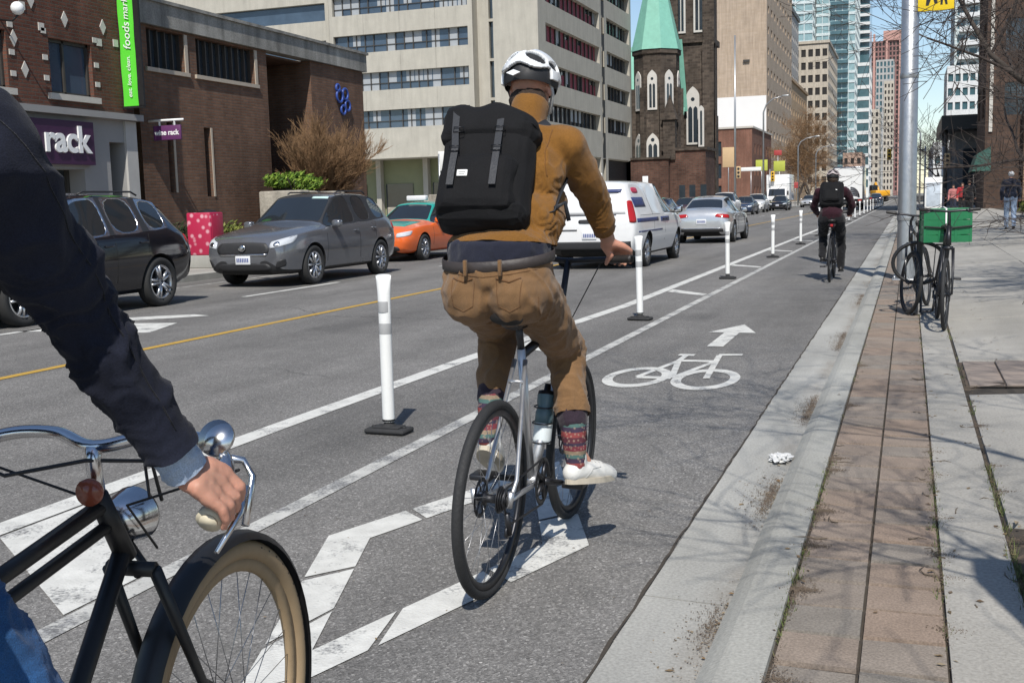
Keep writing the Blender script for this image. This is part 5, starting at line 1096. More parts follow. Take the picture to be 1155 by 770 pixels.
def grip_hand(B, wrist, c, ax, rb, k=1.0, span=.0, e2s=1, a0=50, fw=0.0):
    """fingers closed round a bar at c with axis ax; index finger at +ax end"""
    c, ax, wrist = V(c), V(ax).normalized(), V(wrist); e1 = (wrist-c); e1 = (e1-ax*e1.dot(ax)).normalized(); e2 = ax.cross(e1)*e2s
    offs = (.033,.011,-.011,-.031); ln = (.98,1.08,1.0,.82); kn = []
    pt = lambda o, a, r: c+ax*o*k+e1*math.cos(R_(a))*r+e2*math.sin(R_(a))*r
    for o, l in zip(offs, ln):
        an = [a0, a0+52*l, a0+102*l, a0+140*l]; rs = [rb+.020*k, rb+.013*k, rb+.009*k, rb+.008*k]
        P_ = [pt(o, a, r) for a, r in zip(an, rs)]; B.chain(P_, [.0100*k,.0086*k,.0076*k,.0066*k]); kn.append(P_[0])
    for i, p in enumerate(kn):
        w_ = wrist+ax*(.016-.011*i)*k; B.chain([w_, w_+(p-w_)*.55+e1*.006*k, p], [.019*k,.0165*k,.0125*k])
    th = [wrist+ax*.018*k-e2*.012*k, pt(.038, -28, rb+.022*k), pt(.052, -62, rb+.013*k), pt(.060, -98, rb+.010*k)]; B.chain(th, [.017*k,.014*k,.0105*k,.008*k])
def head(B, c, f, u, k=1.0):
    c, f, u = V(c), V(f).normalized(), V(u).normalized(); s = f.cross(u); rot = Matrix((s, f, u)).transposed(); P_ = lambda x, y, z: c+(s*x+f*y+u*z)*k
    B.ell(P_(0,-.008,.03), Vector((.074,.092,.085))*k, rot); B.ell(P_(0,.02,-.03), Vector((.060,.070,.080))*k, rot); B.ell(P_(0,.048,-.075), Vector((.042,.036,.032))*k, rot)
    B.chain([P_(0,.085,.010), P_(0,.108,-.028)], [.010*k,.015*k]); B.ell(P_(0,.088,-.058), Vector((.024,.010,.010))*k, rot)
    for x in (-1,1): B.ell(P_(x*.076,-.005,-.008), Vector((.010,.019,.030))*k, rot); B.ell(P_(x*.032,.080,.014), Vector((.018,.012,.009))*k, rot); B.ell(P_(x*.030,.086,.030), Vector((.022,.010,.006))*k, rot)
def skinmat(name, c):
    t = NT(name); co = t.obj(); n1 = t.noise(co, 60, 4); n2 = t.noise(co, 14, 3); base = t.mix(t.ramp(n2, [(.35, 0), (.68, 1)]), mul(c, .82), (min(1,c[0]*1.12), c[1]*.98, c[2]*.95)); t.set(base, .48, 0, .4, sss=.12); t.p.inputs['Subsurface Radius'].default_value = (.012,.004,.002)
    t.bump(n1, .25, .004); return t.mat
def cloth(name, c, weave=420, var=.16, rough=.9, bump=.35, sheen=.15):
    t = NT(name); co = t.obj(); a = t.noise(co, 5, 5); b = t.noise(co, weave, 2); base = t.mix(t.ramp(a, [(.3, 0), (.7, 1)]), mul(c, 1-var), mul(c, 1+var)); base = t.mix(1, base, t.ramp(b, [(.3, .72), (.7, 1.25)]), 'MULTIPLY')
    t.set(base, rough, 0, .2, sheen=sheen); t.bump(t.math('ADD', b, t.math('MULTIPLY', t.noise(co, 26, 4), 1.6)), bump, .006); return t.mat
m_skin = skinmat('skin', (.52,.28,.20))
def shoe(par, heel, toe, mat, sole_m, up=(0,0,1), k=1.0, name='shoe', vox=.006):
    heel, toe, up = V(heel), V(toe), V(up).normalized(); d = (toe-heel).normalized(); s = d.cross(up).normalized(); up = s.cross(d); L = (toe-heel).length
    B = Blob(); B.chain([heel+d*.03+up*.038, heel+d*.09+up*.045, heel+d*(L*.62)+up*.034, heel+d*(L*.86)+up*.026], [.036*k,.040*k,.041*k,.032*k]); B.cap(heel+d*.05+up*.05, heel+d*.058+up*.095, .038*k, .036*k); B.cap(heel+d*(L*.9)+up*.022, heel+d*(L*.93)+up*.02, .028*k)
    sh = B.make(name, mat, par, vox, 4)
    mb = MB(); o = []; 
    for i in range(28):
        a = 2*math.pi*i/28; t_ = .5+.5*math.cos(a); w_ = (.034+.012*math.sin(math.pi*min(1,t_*1.1)))*(abs(math.sin(a))**.7)*(1 if math.sin(a) > 0 else -1); o.append((w_*k, L*t_*1.0))
    T = Matrix(((s.x,d.x,up.x,heel.x),(s.y,d.y,up.y,heel.y),(s.z,d.z,up.z,heel.z),(0,0,0,1))); mb.poly(o, -.004, .018, 0, T); so = mb.build('sole', sole_m, sh)
    return sh
def ring_torso(B, J, k=1.0, ex=0.0):
    rt = lambda v: Vector((v[0]+ex, v[1]+ex, v[2]+ex))
    up = (J['neck']-J['pelvis']).normalized(); x = (J['shR']-J['shL']).normalized(); f = up.cross(x).normalized(); x = f.cross(up)*-1 if f.cross(up).dot(x) < 0 else f.cross(up); rot = Matrix((x, f, up)).transposed()
    B.ell(J['pelvis'], rt((.165*k,.115*k,.12*k)), rot); B.ell(J['waist'], rt((.145*k,.108*k,.15*k)), rot); B.ell(J['chest'], rt((.172*k,.118*k,.17*k)), rot)
    B.chain([J['shL'], J['chest']+up*.10*k, J['shR']], [.062*k+ex,.085*k+ex,.062*k+ex]); B.cap(J['chest']+up*.08, J['neck'], .085*k+ex, .062*k+ex); return up, x, f
# ================================================================ the cyclists
rz0 = R_(.3); LEAN = R_(2.5)
bk, RT = bike('city_bicycle', 'silver framed bicycle with black tyres and disc brakes under the rider in brown', (-1.356,3.91,0), (0,LEAN,rz0), m_silverf, wb=1.0, cs=.425, bbz=.305, seat=(-.168,.952), head=(.385,.90), headb=(.435,.74), barz=1.115, barw=.28, crank=R_(15), ttm=m_gunm, forkm=m_gunm, seatc=.78)
MBK = bk.matrix_basis.copy(); wl = lambda x, y, z: MBK @ Vector((x, y, z))
mb = MB(); mb.tube([(0,.10,.42),(0,.13,.40)],.004,5)
for zz_ in (.0,.07,.13): mb.tube([wl(.04*math.cos(a),.115+.33*(zz_)+.035*math.sin(a),.43+zz_) for a in [6.283*i/16 for i in range(16)]], .003, 5, closed=True)
mb.v = [tuple(MBK.inverted() @ Vector(v)) if i >= 10 else v for i, v in enumerate(mb.v)]; mb.build('bottle_cage', m_gunm, bk)
bt = thing('water_bottle', 'blue grey water bottle with a white lower half in the bicycle frame cage', 'bottle', wl(0,.13,.42))
bt.rotation_euler = (R_(-18), LEAN, rz0)
mb = MB(); mb.lathe([(0,.075),(.0365,.075),(.036,.12),(.031,.14),(.036,.16),(.036,.19)], 20); mb.build('bottle_body', M('blue_bottle', (.10,.17,.20), .1, 8, .4), bt)
mb = MB(); mb.lathe([(0,0),(.034,0),(.0365,.01),(.0365,.075)], 20); mb.build('bottle_base', M('bottle_white', (.62,.68,.70), .05, 8, .4), bt); mb = MB(); mb.lathe([(.036,.19),(.033,.205),(.014,.21),(.012,.235),(0,.235)], 20); mb.build('cap', m_gunm, bt)
# --- main rider
J = {k: V(v) for k, v in dict(pelvis=(-1.372,3.725,1.105), waist=(-1.37,3.80,1.29), chest=(-1.362,3.92,1.47), neck=(-1.36,4.02,1.635), shL=(-1.540,3.96,1.555), shR=(-1.192,3.97,1.555), elL=(-1.60,4.16,1.35), elR=(-1.142,4.16,1.365), wrL=(-1.57,4.30,1.185), wrR=(-1.120,4.295,1.185),
    hipL=(-1.47,3.735,1.05), hipR=(-1.275,3.735,1.05), knL=(-1.535,4.12,.855), knR=(-1.265,4.16,.775), anL=(-1.47,3.83,.555), anR=(-1.185,3.985,.415)).items()}
rd = thing('person', 'cyclist in mustard jumper, tan trousers and white helmet riding away with a black backpack', 'person', (-1.36,3.8,0))
HC = V(-1.372,4.12,1.785); HF, HU = V(.05,.97,-.12), V(-.02,.12,.97)
B = Blob(); ring_torso(B, J, .93); head(B, HC, HF, HU); B.cap(J['neck'], HC-HU*.06, .055, .05)
B.chain([J['shR'],J['elR'],J['wrR']], [.05,.042,.028]); B.chain([J['shL'],J['elL'],J['wrL']], [.05,.042,.028])
gR = wl(.228,.435,1.128); gL = wl(-.228,.435,1.128)
grip_hand(B, J['wrR'], gR, wl(-1,0,0)-wl(0,0,0), .0165, 1.0, e2s=1); grip_hand(B, J['wrL'], gL, wl(1,0,0)-wl(0,0,0), .0165, 1.0, e2s=-1)
for s in 'LR': B.chain([J['hip'+s],J['kn'+s],J['an'+s]], [.085,.055,.04]); 
B.cap(J['anR'], V(-1.145,4.045,.322), .034, .024); B.cap(J['anL'], V(-1.463,3.80,.425), .034, .024)
B.make('body', m_skin, rd, .0055, 3)
m_must = cloth('mustard_knit', (.19,.086,.017), 380, .14, .92, .5); m_tanc = cloth('tan_trouser_cloth', (.185,.104,.048), 520, .16, .88, .4); m_navy = cloth('navy_cloth', (.018,.02,.035), 400)
B = Blob(); up, xx, ff = ring_torso(B, J, 1.0, .012); B.ell(J['waist']+V(-.004,.005,-.07), (.192,.140,.12)); B.ell(J['pelvis']+V(-.008,.015,.10), (.199,.144,.075))
B.chain([J['shR'],J['shR']*.5+J['elR']*.5+V(.004,0,.0),J['elR'],J['wrR']-(J['wrR']-J['elR'])*.02], [.075,.070,.060,.043]); B.chain([J['shL'],J['elL'],J['wrL']], [.075,.06,.043]); B.cap(J['neck']-up*.03, J['neck']+up*.075, .078, .070); B.cap(J['neck']-up*.05+xx*.04, J['shR']+V(-.02,0,.012), .07, .062); B.cap(J['neck']-up*.05-xx*.04, J['shL']+V(.02,0,.012), .07, .062); B.cap(J['chest']+V(.09,.04,-.12), J['waist']+V(.10,.03,-.01), .085, .10)
wn = V(-.02,-.12,-1)
jump = B.make('jumper', m_must, rd, .0065, 10, folds(.0075,9,seed=2,rings=[(J['elR'],(J['wrR']-J['shR']),.09,.0035,.045),(J['wrR'],(J['wrR']-J['elR']),.07,.003,.030),(J['waist']+V(.12,0,-.06),V(.25,0,1),.13,.0065,.065),(J['shR']*.6+J['chest']*.4+V(.02,-.05,-.10),V(.8,0,-.6),.11,.004,.075)]), cut=[(J['pelvis']+V(0,0,.108), wn), (HC-HU*.048, HU*1.0+V(0,.45,0)), (J['wrR'], (J['wrR']-J['elR'])), (J['wrL'], (J['wrL']-J['elL']))])
B = Blob(); [B.ell(J['pelvis']+V(-.008,.012,.045+.02*i), (.196,.143,.042)) for i in range(4)]; B.make('undershirt', m_navy, rd, .007, 3, folds(.004,20))
# belt: a band round the hips
mb = MB(); vs = []; n = 48
for i in range(n):
    a = 2*math.pi*i/n; c = J['pelvis']+V(-.012+.205*math.cos(a), .01+.152*math.sin(a), .052+.008*math.cos(a)+.022*math.sin(a))
    for dz, dr in ((-.019,0),(-.017,.004),(.017,.004),(.019,0)): vs.append(c+V(dr*math.cos(a), dr*math.sin(a)-.1*dz*0, dz))
mb.add(vs, [(i*4+k,((i+1) % n)*4+k,((i+1) % n)*4+k+1,i*4+k+1) for i in range(n) for k in range(3)], 0, True); P(mb, 'belt', M('brown_leather_belt', (.040,.032,.030), .25, 20, .55, bump=.2), rd)
B = Blob(); B.ell(J['pelvis']+V(-.010,0,-.01), (.206,.152,.105)); B.ell(J['pelvis']+V(-.09,-.050,-.075), (.115,.108,.112)); B.ell(J['pelvis']+V(.075,-.050,-.075), (.115,.108,.112)); B.ell(J['pelvis']+V(-.01,.01,.03), (.202,.148,.06))
for s, an in (('L',.50),('R',.50)):
    k_, h_, a_ = J['kn'+s], J['hip'+s], J['an'+s]; cuff = a_+(k_-a_)*(.34 if s == 'R' else .30)
    B.chain([h_, h_+(k_-h_)*.5, k_, k_+(cuff-k_)*.45, cuff], [.110,.093,.074,.071,.064])
for s in 'LR':
    k_, a_ = J['kn'+s], J['an'+s]
trou = B.make('trousers', m_tanc, rd, .007, 4, folds(.010,13,seed=7,rings=[(J['knR'],(J['anR']-J['knR']),.12,.005,.042),(J['anR']*.55+J['knR']*.45,(J['anR']-J['knR']),.09,.004,.026),(J['knL'],(J['anL']-J['knL']),.11,.006,.034),(J['hipR']+V(.03,.06,-.05),(J['knR']-J['hipR']),.10,.0035,.045),(J['hipL']+V(-.03,.06,-.05),(J['knL']-J['hipL']),.10,.0035,.045)]), cut=[(J['anR']+(J['knR']-J['anR'])*.34, J['anR']-J['knR']), (J['pelvis']+V(0,0,.056), V(0,-.14,1))])
mb = MB()
for x, y in ((-.075,-.148),(.055,-.152)): mb.rbox(J['pelvis']+V(x-.006,y-.014,.000), J['pelvis']+V(x+.006,y+.004,.056), .003); 
P(mb, 'belt_loop', m_tanc, rd)
# seams and pocket edges drawn onto the cloth surfaces
def bvh_of(o): return BVHTree.FromPolygons([v.co.copy() for v in o.data.vertices], [tuple(p.vertices) for p in o.data.polygons])
def seamline(o, bv, pts, d, r, mat, name='seam', closed=False):
    d = V(d).normalized(); L = []
    for a, b in zip(pts, pts[1:]):
        a, b = V(a), V(b); n = max(2, int((b-a).length/.008))
        for i in range(n):
            p = a+(b-a)*i/n; h, nn, _, _ = bv.ray_cast(p-d*.8, d)
            if h is not None and (not L or (h-L[-1]).length < .05): L.append(h+nn*r*.25)
    if len(L) > 3: mb = MB(); mb.tube(L, r, 6); P(mb, name, mat, o)
bt_ = bvh_of(trou); bj_ = bvh_of(jump); pv = J['pelvis']; m_tand = cloth('tan_seam_thread', (.135,.066,.026), 520); m_mustd = cloth('mustard_rib', (.15,.062,.011), 380)
seamline(trou, bt_, [pv+V(-.012,0,.045), pv+V(-.012,0,-.10)], (0,1,0), .0022, m_tand)
for x0, x1 in ((-.135,-.045),(.035,.128)):
    seamline(trou, bt_, [pv+V(x0,0,-.008), pv+V((x0+x1)/2,0,-.022), pv+V(x1,0,-.006)], (0,1,0), .0035, m_tand, 'pocket_edge')
    seamline(trou, bt_, [pv+V(x0,0,-.008), pv+V(x0+.008,0,-.105), pv+V((x0+x1)/2,0,-.125), pv+V(x1-.008,0,-.105), pv+V(x1,0,-.006)], (0,1,0), .0016, m_tand, 'pocket_seam')
seamline(trou, bt_, [pv+V(-.19,0,.020), pv+V(-.10,0,.004), pv+V(-.012,0,-.004), pv+V(.08,0,.004), pv+V(.17,0,.020)], (0,1,0), .0016, m_tand)
seamline(trou, bt_, [J['hipR']+V(.075,0,-.02), J['knR']+V(.062,0,0), J['anR']*.36+J['knR']*.64+V(.055,0,0)], (0,1,0), .0017, m_tand)
for dz in (.0,.010,.020,.030): seamline(jump, bj_, [pv+V(x, 0, .122+dz+.10*abs(x)*.2) for x in (-.19,-.12,-.06,0,.06,.12,.18)], (0,1,0), .0016, m_mustd, 'hem_rib')
seamline(jump, bj_, [J['shR']+V(-.035,0,.06), J['shR']+V(-.045,0,-.02), J['shR']+V(-.03,0,-.12)], (0,1,0), .0018, m_mustd, 'shoulder_seam')
seamline(jump, bj_, [J['wrR']+V(-.035,0,.04), J['wrR']+V(.03,0,.045)], (0,1,-.2), .0018, m_mustd, 'cuff_seam')
# patterned socks with dark trouser cuffs
def sockmat():
    t = NT('patterned_sock'); co = t.obj(); sp = t.n('ShaderNodeSeparateXYZ'); t.l(co, sp.inputs[0]); fr = t.math('FRACT', t.math('MULTIPLY', sp.outputs[2], 9.0))
    col = t.ramp(fr, [(0,(.09,.03,.04)),(.18,(.20,.05,.05)),(.34,(.05,.035,.06)),(.5,(.07,.13,.12)),(.62,(.22,.17,.12)),(.74,(.16,.04,.05)),(.9,(.04,.03,.05))], 'CONSTANT')
    ck = t.n('ShaderNodeTexVoronoi'); ck.inputs['Scale'].default_value = 75; t.l(co, ck.inputs['Vector']); t.set(t.mix(t.ramp(ck.outputs['Distance'], [(.25, .55), (.4, 0)]), col, (.30,.22,.17)), .95, 0, .1); t.bump(t.noise(co, 300, 2), .4, .004); return t.mat
m_sock = sockmat(); m_cuff = cloth('dark_cuff', (.03,.02,.03), 300); m_shoe = M('white_shoe_leather', (.66,.65,.62), .08, 12, .5, bump=.15); m_sole = M('cream_sole', (.46,.41,.33), .15, 30, .8)
for s, hl, to in (('R', V(-1.20,3.915,.298), V(-1.085,4.165,.262)), ('L', V(-1.455,3.715,.462), V(-1.475,3.90,.330))):
    k_, a_ = J['kn'+s], J['an'+s]; cf = a_+(k_-a_)*(.315 if s == 'R' else .27)
    B = Blob(); B.chain([cf+(k_-a_)*.02, a_, hl+(to-hl)*.20+V(0,0,.06)], [.053,.046,.036]); B.make('sock', m_sock, rd, .005, 3, folds(.003,24))
    d = (k_-a_).normalized(); B = Blob(); B.cap(cf-d*.012, cf+d*.010, .058, .060); B.make('cuff', m_cuff, rd, .005, 2, folds(.004,20))
    shoe(rd, hl, to, m_shoe, m_sole, V(0,.15,1) if s == 'R' else V(0,.75,.7), 1.06)
m_lace = M('grey_lace', (.40,.40,.39), .1, 40, .8)
shR_ = [o for o in rd.children if o.name.startswith('shoe') and sum(v.co.x for v in o.data.vertices)/len(o.data.vertices) > -1.3][0]; bs_ = bvh_of(shR_); hl_, to_ = V(-1.20,3.915,.298), V(-1.085,4.165,.262); dd = (to_-hl_).normalized(); ss = dd.cross(V(0,0,1)).normalized()
for t_ in (.46,.54,.62,.70): c_ = hl_+dd*.275*t_; seamline(shR_, bs_, [c_+ss*w_ for w_ in (-.026,-.013,0,.013,.026)], (0,0,-1), .0026, m_lace, 'lace')
seamline(shR_, bs_, [hl_+dd*.07+V(0,0,.02), hl_+dd*.11+V(0,0,.055), hl_+dd*.17+V(0,0,.060)], (-1,.4,0), .0016, m_lace, 'panel_seam')
mb = MB(); mb.rbox((-.012,-.004,-.02),(.012,.004,.02),.003,0,Matrix.Translation((-1.157,3.985,.352)) @ Matrix.Rotation(R_(70),4,'Z') @ Matrix.Rotation(R_(35),4,'Y')); P(mb, 'shoe_mark', m_leather, rd)
# helmet
def helmet(par, c, f, u, k=1.0, shell=None, inner=None):
    c, f, u = V(c), V(f).normalized(), V(u).normalized(); s = f.cross(u); u = s.cross(f); R0 = Matrix(((s.x,f.x,u.x),(s.y,f.y,u.y),(s.z,f.z,u.z))); rx, ry, rz = .103*k, .128*k, .112*k
    mb = MB(); mb.sph((0,0,0), (rx*.93,ry*.93,rz*.93), 40, 0); mb.v = [tuple(c+R0 @ Vector(v)) for v in mb.v]; bm = bmesh.new(); vs_ = [bm.verts.new(v) for v in mb.v]
    for f_ in mb.f: bm.faces.new([vs_[i] for i in f_])
    bmesh.ops.bisect_plane(bm, geom=bm.verts[:]+bm.edges[:]+bm.faces[:], plane_co=c-u*.030*k-f*.02, plane_no=-u-f*.12, clear_outer=True); q = MB(); q.bm(bm, 0, True); P(q, 'helmet_liner', inner, par)
    def vent(x, y, z):                                              # unit coordinates: x right, y forward, z up
        a = math.degrees(math.atan2(x, -y)) if (abs(x)+abs(y)) > 1e-6 else 0; e = math.degrees(math.asin(max(-1,min(1,z))))
        E = lambda ca, ce, wa, we, tl=0: (((a-ca)*math.cos(R_(tl))+(e-ce)*math.sin(R_(tl)))/wa)**2+((-(a-ca)*math.sin(R_(tl))+(e-ce)*math.cos(R_(tl)))/we)**2 < 1
        sa = abs(a); 
        if y < .15:
            if z < .40 and sa < 70 and e < 19+4*math.cos(R_(sa*5))-sa*.12: return True     # lower cradle gap
            if (((sa-38)/25)**2+((e-37+(sa-38)*.36)/13)**2) < 1: return True   # the two long rear vents
            if sa < 62 and 52 < e < 84 and e > 46+sa*.42: return True # top back vent
            if sa > 62 and (((sa-84)/17)**2+((e-22)/9)**2) < 1: return True
        if y > -.25 and z > .35:
            for cx in (-.42,0,.42):
                if abs(x-cx) < .13 and -.1 < y < .72: return True
        if sa > 95 and ((sa-125)/20)**2+((e-18)/9)**2 < 1: return True
        return False
    mb = MB(); NA, NE = 150, 60; vs = []; fs = []; idx = {}
    for j in range(NE+1):
        e = R_(-26+116*j/NE)
        for i in range(NA): a = 2*math.pi*i/NA; vs.append((math.sin(a)*math.cos(e), -math.cos(a)*math.cos(e), math.sin(e)))
    for j in range(NE):
        for i in range(NA):
            q = [(j*NA+i),(j*NA+(i+1) % NA),((j+1)*NA+(i+1) % NA),((j+1)*NA+i)]; m_ = [sum(vs[t][d] for t in q)/4 for d in range(3)]; l = math.sqrt(sum(x*x for x in m_)); m_ = [x/l for x in m_]
            lim = -.10-.16*max(0,-m_[1])*0 + (.04 if abs(m_[0]) > .8 else 0)
            if m_[2] < lim-.06*(m_[1] < 0) or vent(*m_): continue
            fs.append(q)
    bm = bmesh.new(); used = {}
    for q in fs:
        for t in q:
            if t not in used: x, y, z = vs[t]; used[t] = bm.verts.new(c+R0 @ Vector((x*rx, y*ry*(1.06 if y < 0 else 1), z*rz)))
        try: bm.faces.new([used[t] for t in q])
        except ValueError: pass
    me = bpy.data.meshes.new('h'); bm.to_mesh(me); bm.free(); o = bpy.data.objects.new('h', me); COL.objects.link(o)
    m = o.modifiers.new('s','SMOOTH'); m.iterations = 4; m.factor = .5; m = o.modifiers.new('w','SOLIDIFY'); m.thickness = .014; m.offset = -.6; m = o.modifiers.new('u','SUBSURF'); m.levels = 1
    me = bake(o); me.materials.clear(); me.materials.append(shell); me.polygons.foreach_set('use_smooth', [True]*len(me.polygons)); boxuv(me); o = link('helmet_shell', me, par); o.matrix_parent_inverse = par.matrix_basis.inverted()
    for sx in (-1,1):
        mb = MB(); mb.tube([c+R0 @ Vector(p) for p in ((sx*.088,-.02,-.02),(sx*.084,.01,-.06),(sx*.06,.045,-.115),(0,.06,-.135))], .005, 6, sx=1.6); P(mb, 'chin_strap', M('pale_strap', (.5,.5,.48), .1, 30, .8) if sx > 0 else inner, par)
m_hshell = paint('white_helmet_shell', (.74,.75,.76), .28); m_hin = M('black_helmet_foam', (.012,.012,.014), .2, 20, .6)
helmet(rd, HC+HU*.030, HF, HU, 1.06, m_hshell, m_hin)
mb = MB(); Tb = textframe(HC+V(-.020,-.142,.048), (1,0,0), (0,-1,.35)); mb.poly([(-.028,0),(0,.012),(.028,0),(0,-.012)], 0, .006, 0, Tb); P(mb, 'helmet_mark', m_hshell, rd)
B = Blob(); B.ell(HC+V(0,-.045,-.045), (.074,.062,.055)); B.make('hair', M('dark_brown_hair', (.035,.02,.012), .3, 90, .7, bump=.8, bscale=200), rd, .006, 2, folds(.004,40))
# --- backpack
bp = thing('backpack', 'black roll top backpack with two buckled straps and a small white label', 'backpack', (-1.39,3.66,1.3))
pu = V(-.022,.225,.42).normalized(); pr_ = V(1,.10,-.06); pr_ = (pr_-pu*pr_.dot(pu)).normalized(); pn = pr_.cross(pu)      # right, up; pn = outward (backwards)
O = V(-1.425,3.735,1.255); WK = 1.12; TP = Matrix(((pr_.x*WK,pn.x,pu.x,O.x),(pr_.y*WK,pn.y,pu.y,O.y),(pr_.z*WK,pn.z,pu.z,O.z),(0,0,0,1)))
m_pack = cloth('black_pack_fabric', (.0065,.0065,.0075), 300, .2, .8, .4, .02); m_strapp = M('charcoal_strap', (.017,.019,.024), .2, 40, .6, bump=.2)
def softbox(a, b, r, n, fold, seed, bulge=.0, taper=0):
    bm = bmesh.new(); bmesh.ops.create_cube(bm, size=1); a, b = V(a), V(b); c, d = (a+b)/2, (b-a)
    for v in bm.verts: v.co = Vector([v.co[i]*d[i]+c[i] for i in range(3)])
    bmesh.ops.bevel(bm, geom=bm.edges[:], offset=r, segments=2, affect='EDGES', profile=.5); bmesh.ops.subdivide_edges(bm, edges=bm.edges[:], cuts=n, use_grid_fill=True); bm.normal_update()
    f = folds(fold, 11, seed=seed); D = [f(v.co) for v in bm.verts]
    for v, k in zip(bm.verts, D):
        q = (v.co-c); u_, w_ = q.x/d.x*2, q.z/d.z*2; v.co += v.normal*k
        v.co.y += bulge*(1-u_*u_)*(1-w_*w_)*(1 if q.y > 0 else 0); v.co.x = c.x+(v.co.x-c.x)*(1-taper*w_)
    return bm
def soft(par, name, mat, bm):
    mb = MB(); mb.bm(bm, 0, True, TP); o = P(mb, name, mat, par); m = o.modifiers.new('s','SUBSURF'); m.levels = 1; m.render_levels = 1; return o
soft(bp, 'main_bag', m_pack, softbox((-.150,-.02,-.02),(.150,.135,.40), .045, 6, .010, 1, .03, .02))
bm = softbox((-.158,-.01,.285),(.158,.150,.425), .04, 6, .010, 4, .02)
for v in bm.verts:                                                 # the roll top is pulled down by the straps
    if v.co.z > .36:
        u_ = v.co.x; dip = math.exp(-((u_+.035)/.022)**2)*.030+.028*max(0, u_-.03)/.1; v.co.z += .035*(1-abs(u_)/.2)-dip+.02*(u_ < -.06)
soft(bp, 'top_flap', m_pack, bm)
soft(bp, 'front_pocket', m_pack, softbox((-.135,.10,.0),(.110,.185,.225), .035, 6, .008, 9, .012))
soft(bp, 'bottom_panel', m_pack, softbox((-.146,.0,-.035),(.146,.150,.07), .04, 5, .006, 12, .015))
for x0, x1 in ((-.105,-.085),(.045,.050)):
    mb = MB(); pts = [(x0,.02,.462),(x0,.09,.455),(x0,.150,.405),((x0+x1)/2,.172,.30),(x1,.188,.235),(x1,.200,.15),(x1,.205,.075)]
    for a, b in zip(pts, pts[1:]): pass
    vs = []
    for p in pts: vs += [(p[0]-.011,p[1],p[2]),(p[0]+.011,p[1],p[2]),(p[0]+.011,p[1]+.005,p[2]+.001),(p[0]-.011,p[1]+.005,p[2]+.001)]
    n = len(pts); mb.add(vs, [(i*4+k,i*4+(k+1) % 4,(i+1)*4+(k+1) % 4,(i+1)*4+k) for i in range(n-1) for k in range(4)]+[(3,2,1,0),tuple((n-1)*4+k for k in range(4))], 0, False, TP); st_ = P(mb, 'strap', m_strapp, bp)
    mb = MB()
    for z, y in ((.315,.178),(.225,.200)): mb.tube([(x1+dx,y,z+dz) for dx, dz in ((-.016,-.010),(.016,-.010),(.016,.010),(-.016,.010))], .0022, 6, closed=True, T=TP)
    P(mb, 'buckle', m_gunm, st_)
mb = MB(); mb.rbox((-.068,.196,.115),(-.034,.201,.140), .002, 0, TP); lb = P(mb, 'label', M('white_label', (.72,.72,.70), .04, 20, .7), bp)
mb = MB(); mb.box((-.062,.2011,.128),(-.040,.2016,.130),0,TP); mb.box((-.060,.2011,.122),(-.042,.2016,.1235),0,TP); P(mb, 'label_print', m_pack, lb)
for sx in (-1,1):                                                  # shoulder straps
    A = J['shR'] if sx > 0 else J['shL']; A = A.copy(); A.x = -1.362+(A.x+1.362)*.62
    mb = MB(); pts = [O+pr_*sx*.085+pu*.37+pn*.02, A+V(0,-.02,.085), A+V(sx*.02,.08,.04), A+V(sx*.035,.10,-.10), J['waist']+V(sx*.185,.075,.10), J['waist']+V(sx*.185,-.02,.03), O+pr_*sx*.145+pu*.04+pn*.01]
    mb.tube(pts, [.022,.026,.026,.024,.012,.010,.010], 8, sx=.35, up=(sx,0,0)); P(mb, 'shoulder_strap', m_strapp, bp)
mb = MB(); mb.tube([J['waist']+V(.185,-.01,.04), J['waist']+V(.215,.02,.06), J['waist']+V(.225,.03,-.005)], .009, 6, sx=.4); P(mb, 'strap_tail', m_strapp, bp)
# ---------------------------------------------------------------- near rider at the left edge of the picture
nb, NRT = bike('roadster_bicycle', 'black roadster bicycle with tan tyres, chrome swept bars and a chrome headlamp', (-1.222,1.12,0), (0,0,R_(6)), m_frameblk, ts=.78, wb=1.195, cs=.47, bbz=.29, r=.341, tw=.022, seat=(-.22,.93), head=(.335,.89), headb=(.402,.765), tyre=m_tant, tread=m_tantread, rimm=m_tant, bar='swept', barz=.972, crank=R_(-70), top2=True, fender=m_frameblk, disc=False, spokes=28, seatc=.80)
mb = MB(); mb.lathe([(.0,-.055),(.018,-.052),(.036,-.035),(.046,-.006),(.048,.012),(.050,.016),(.046,.018)], 28, 0, Matrix.Translation((-.035,.475,.815)) @ Matrix.Rotation(R_(-90),4,'X')); hl = mb.build('headlamp', m_chrome, nb)
mb = MB(); mb.lathe([(0,.020),(.045,.017)], 28, 0, Matrix.Translation((-.035,.475,.815)) @ Matrix.Rotation(R_(-90),4,'X')); mb.build('lamp_lens', m_lamp, hl); mb = MB(); mb.tube([(-.035,.465,.77),(-.006,.46,.735),(0,.43,.72)], .007, 8); mb.tube([(.01,.47,.85),(.05,.40,.93),(.09,.36,.97)], .003, 6); mb.build('lamp_bracket', m_gunm, hl)
mb = MB(); mb.lathe([(0,-.018),(.016,-.016),(.0225,-.004),(.0225,.006),(0,.008)], 20, 0, Matrix.Translation((.010,.300,.905)) @ Matrix.Rotation(R_(90),4,'X')); mb.build('reflector', M('amber_glass', (.25,.07,.04), .2, 20, .15), nb)
mb = MB(); mb.tube([(-.22,.30,.955),(-.14,.29,.93),(.0,.31,.955),(.05,.42,.93),(.04,.46,.85)], .0035, 6); mb.tube([(.04,.46,.90),(.10,.40,.985)], .0025, 6); mb.build('brake_cable', m_trim, nb)
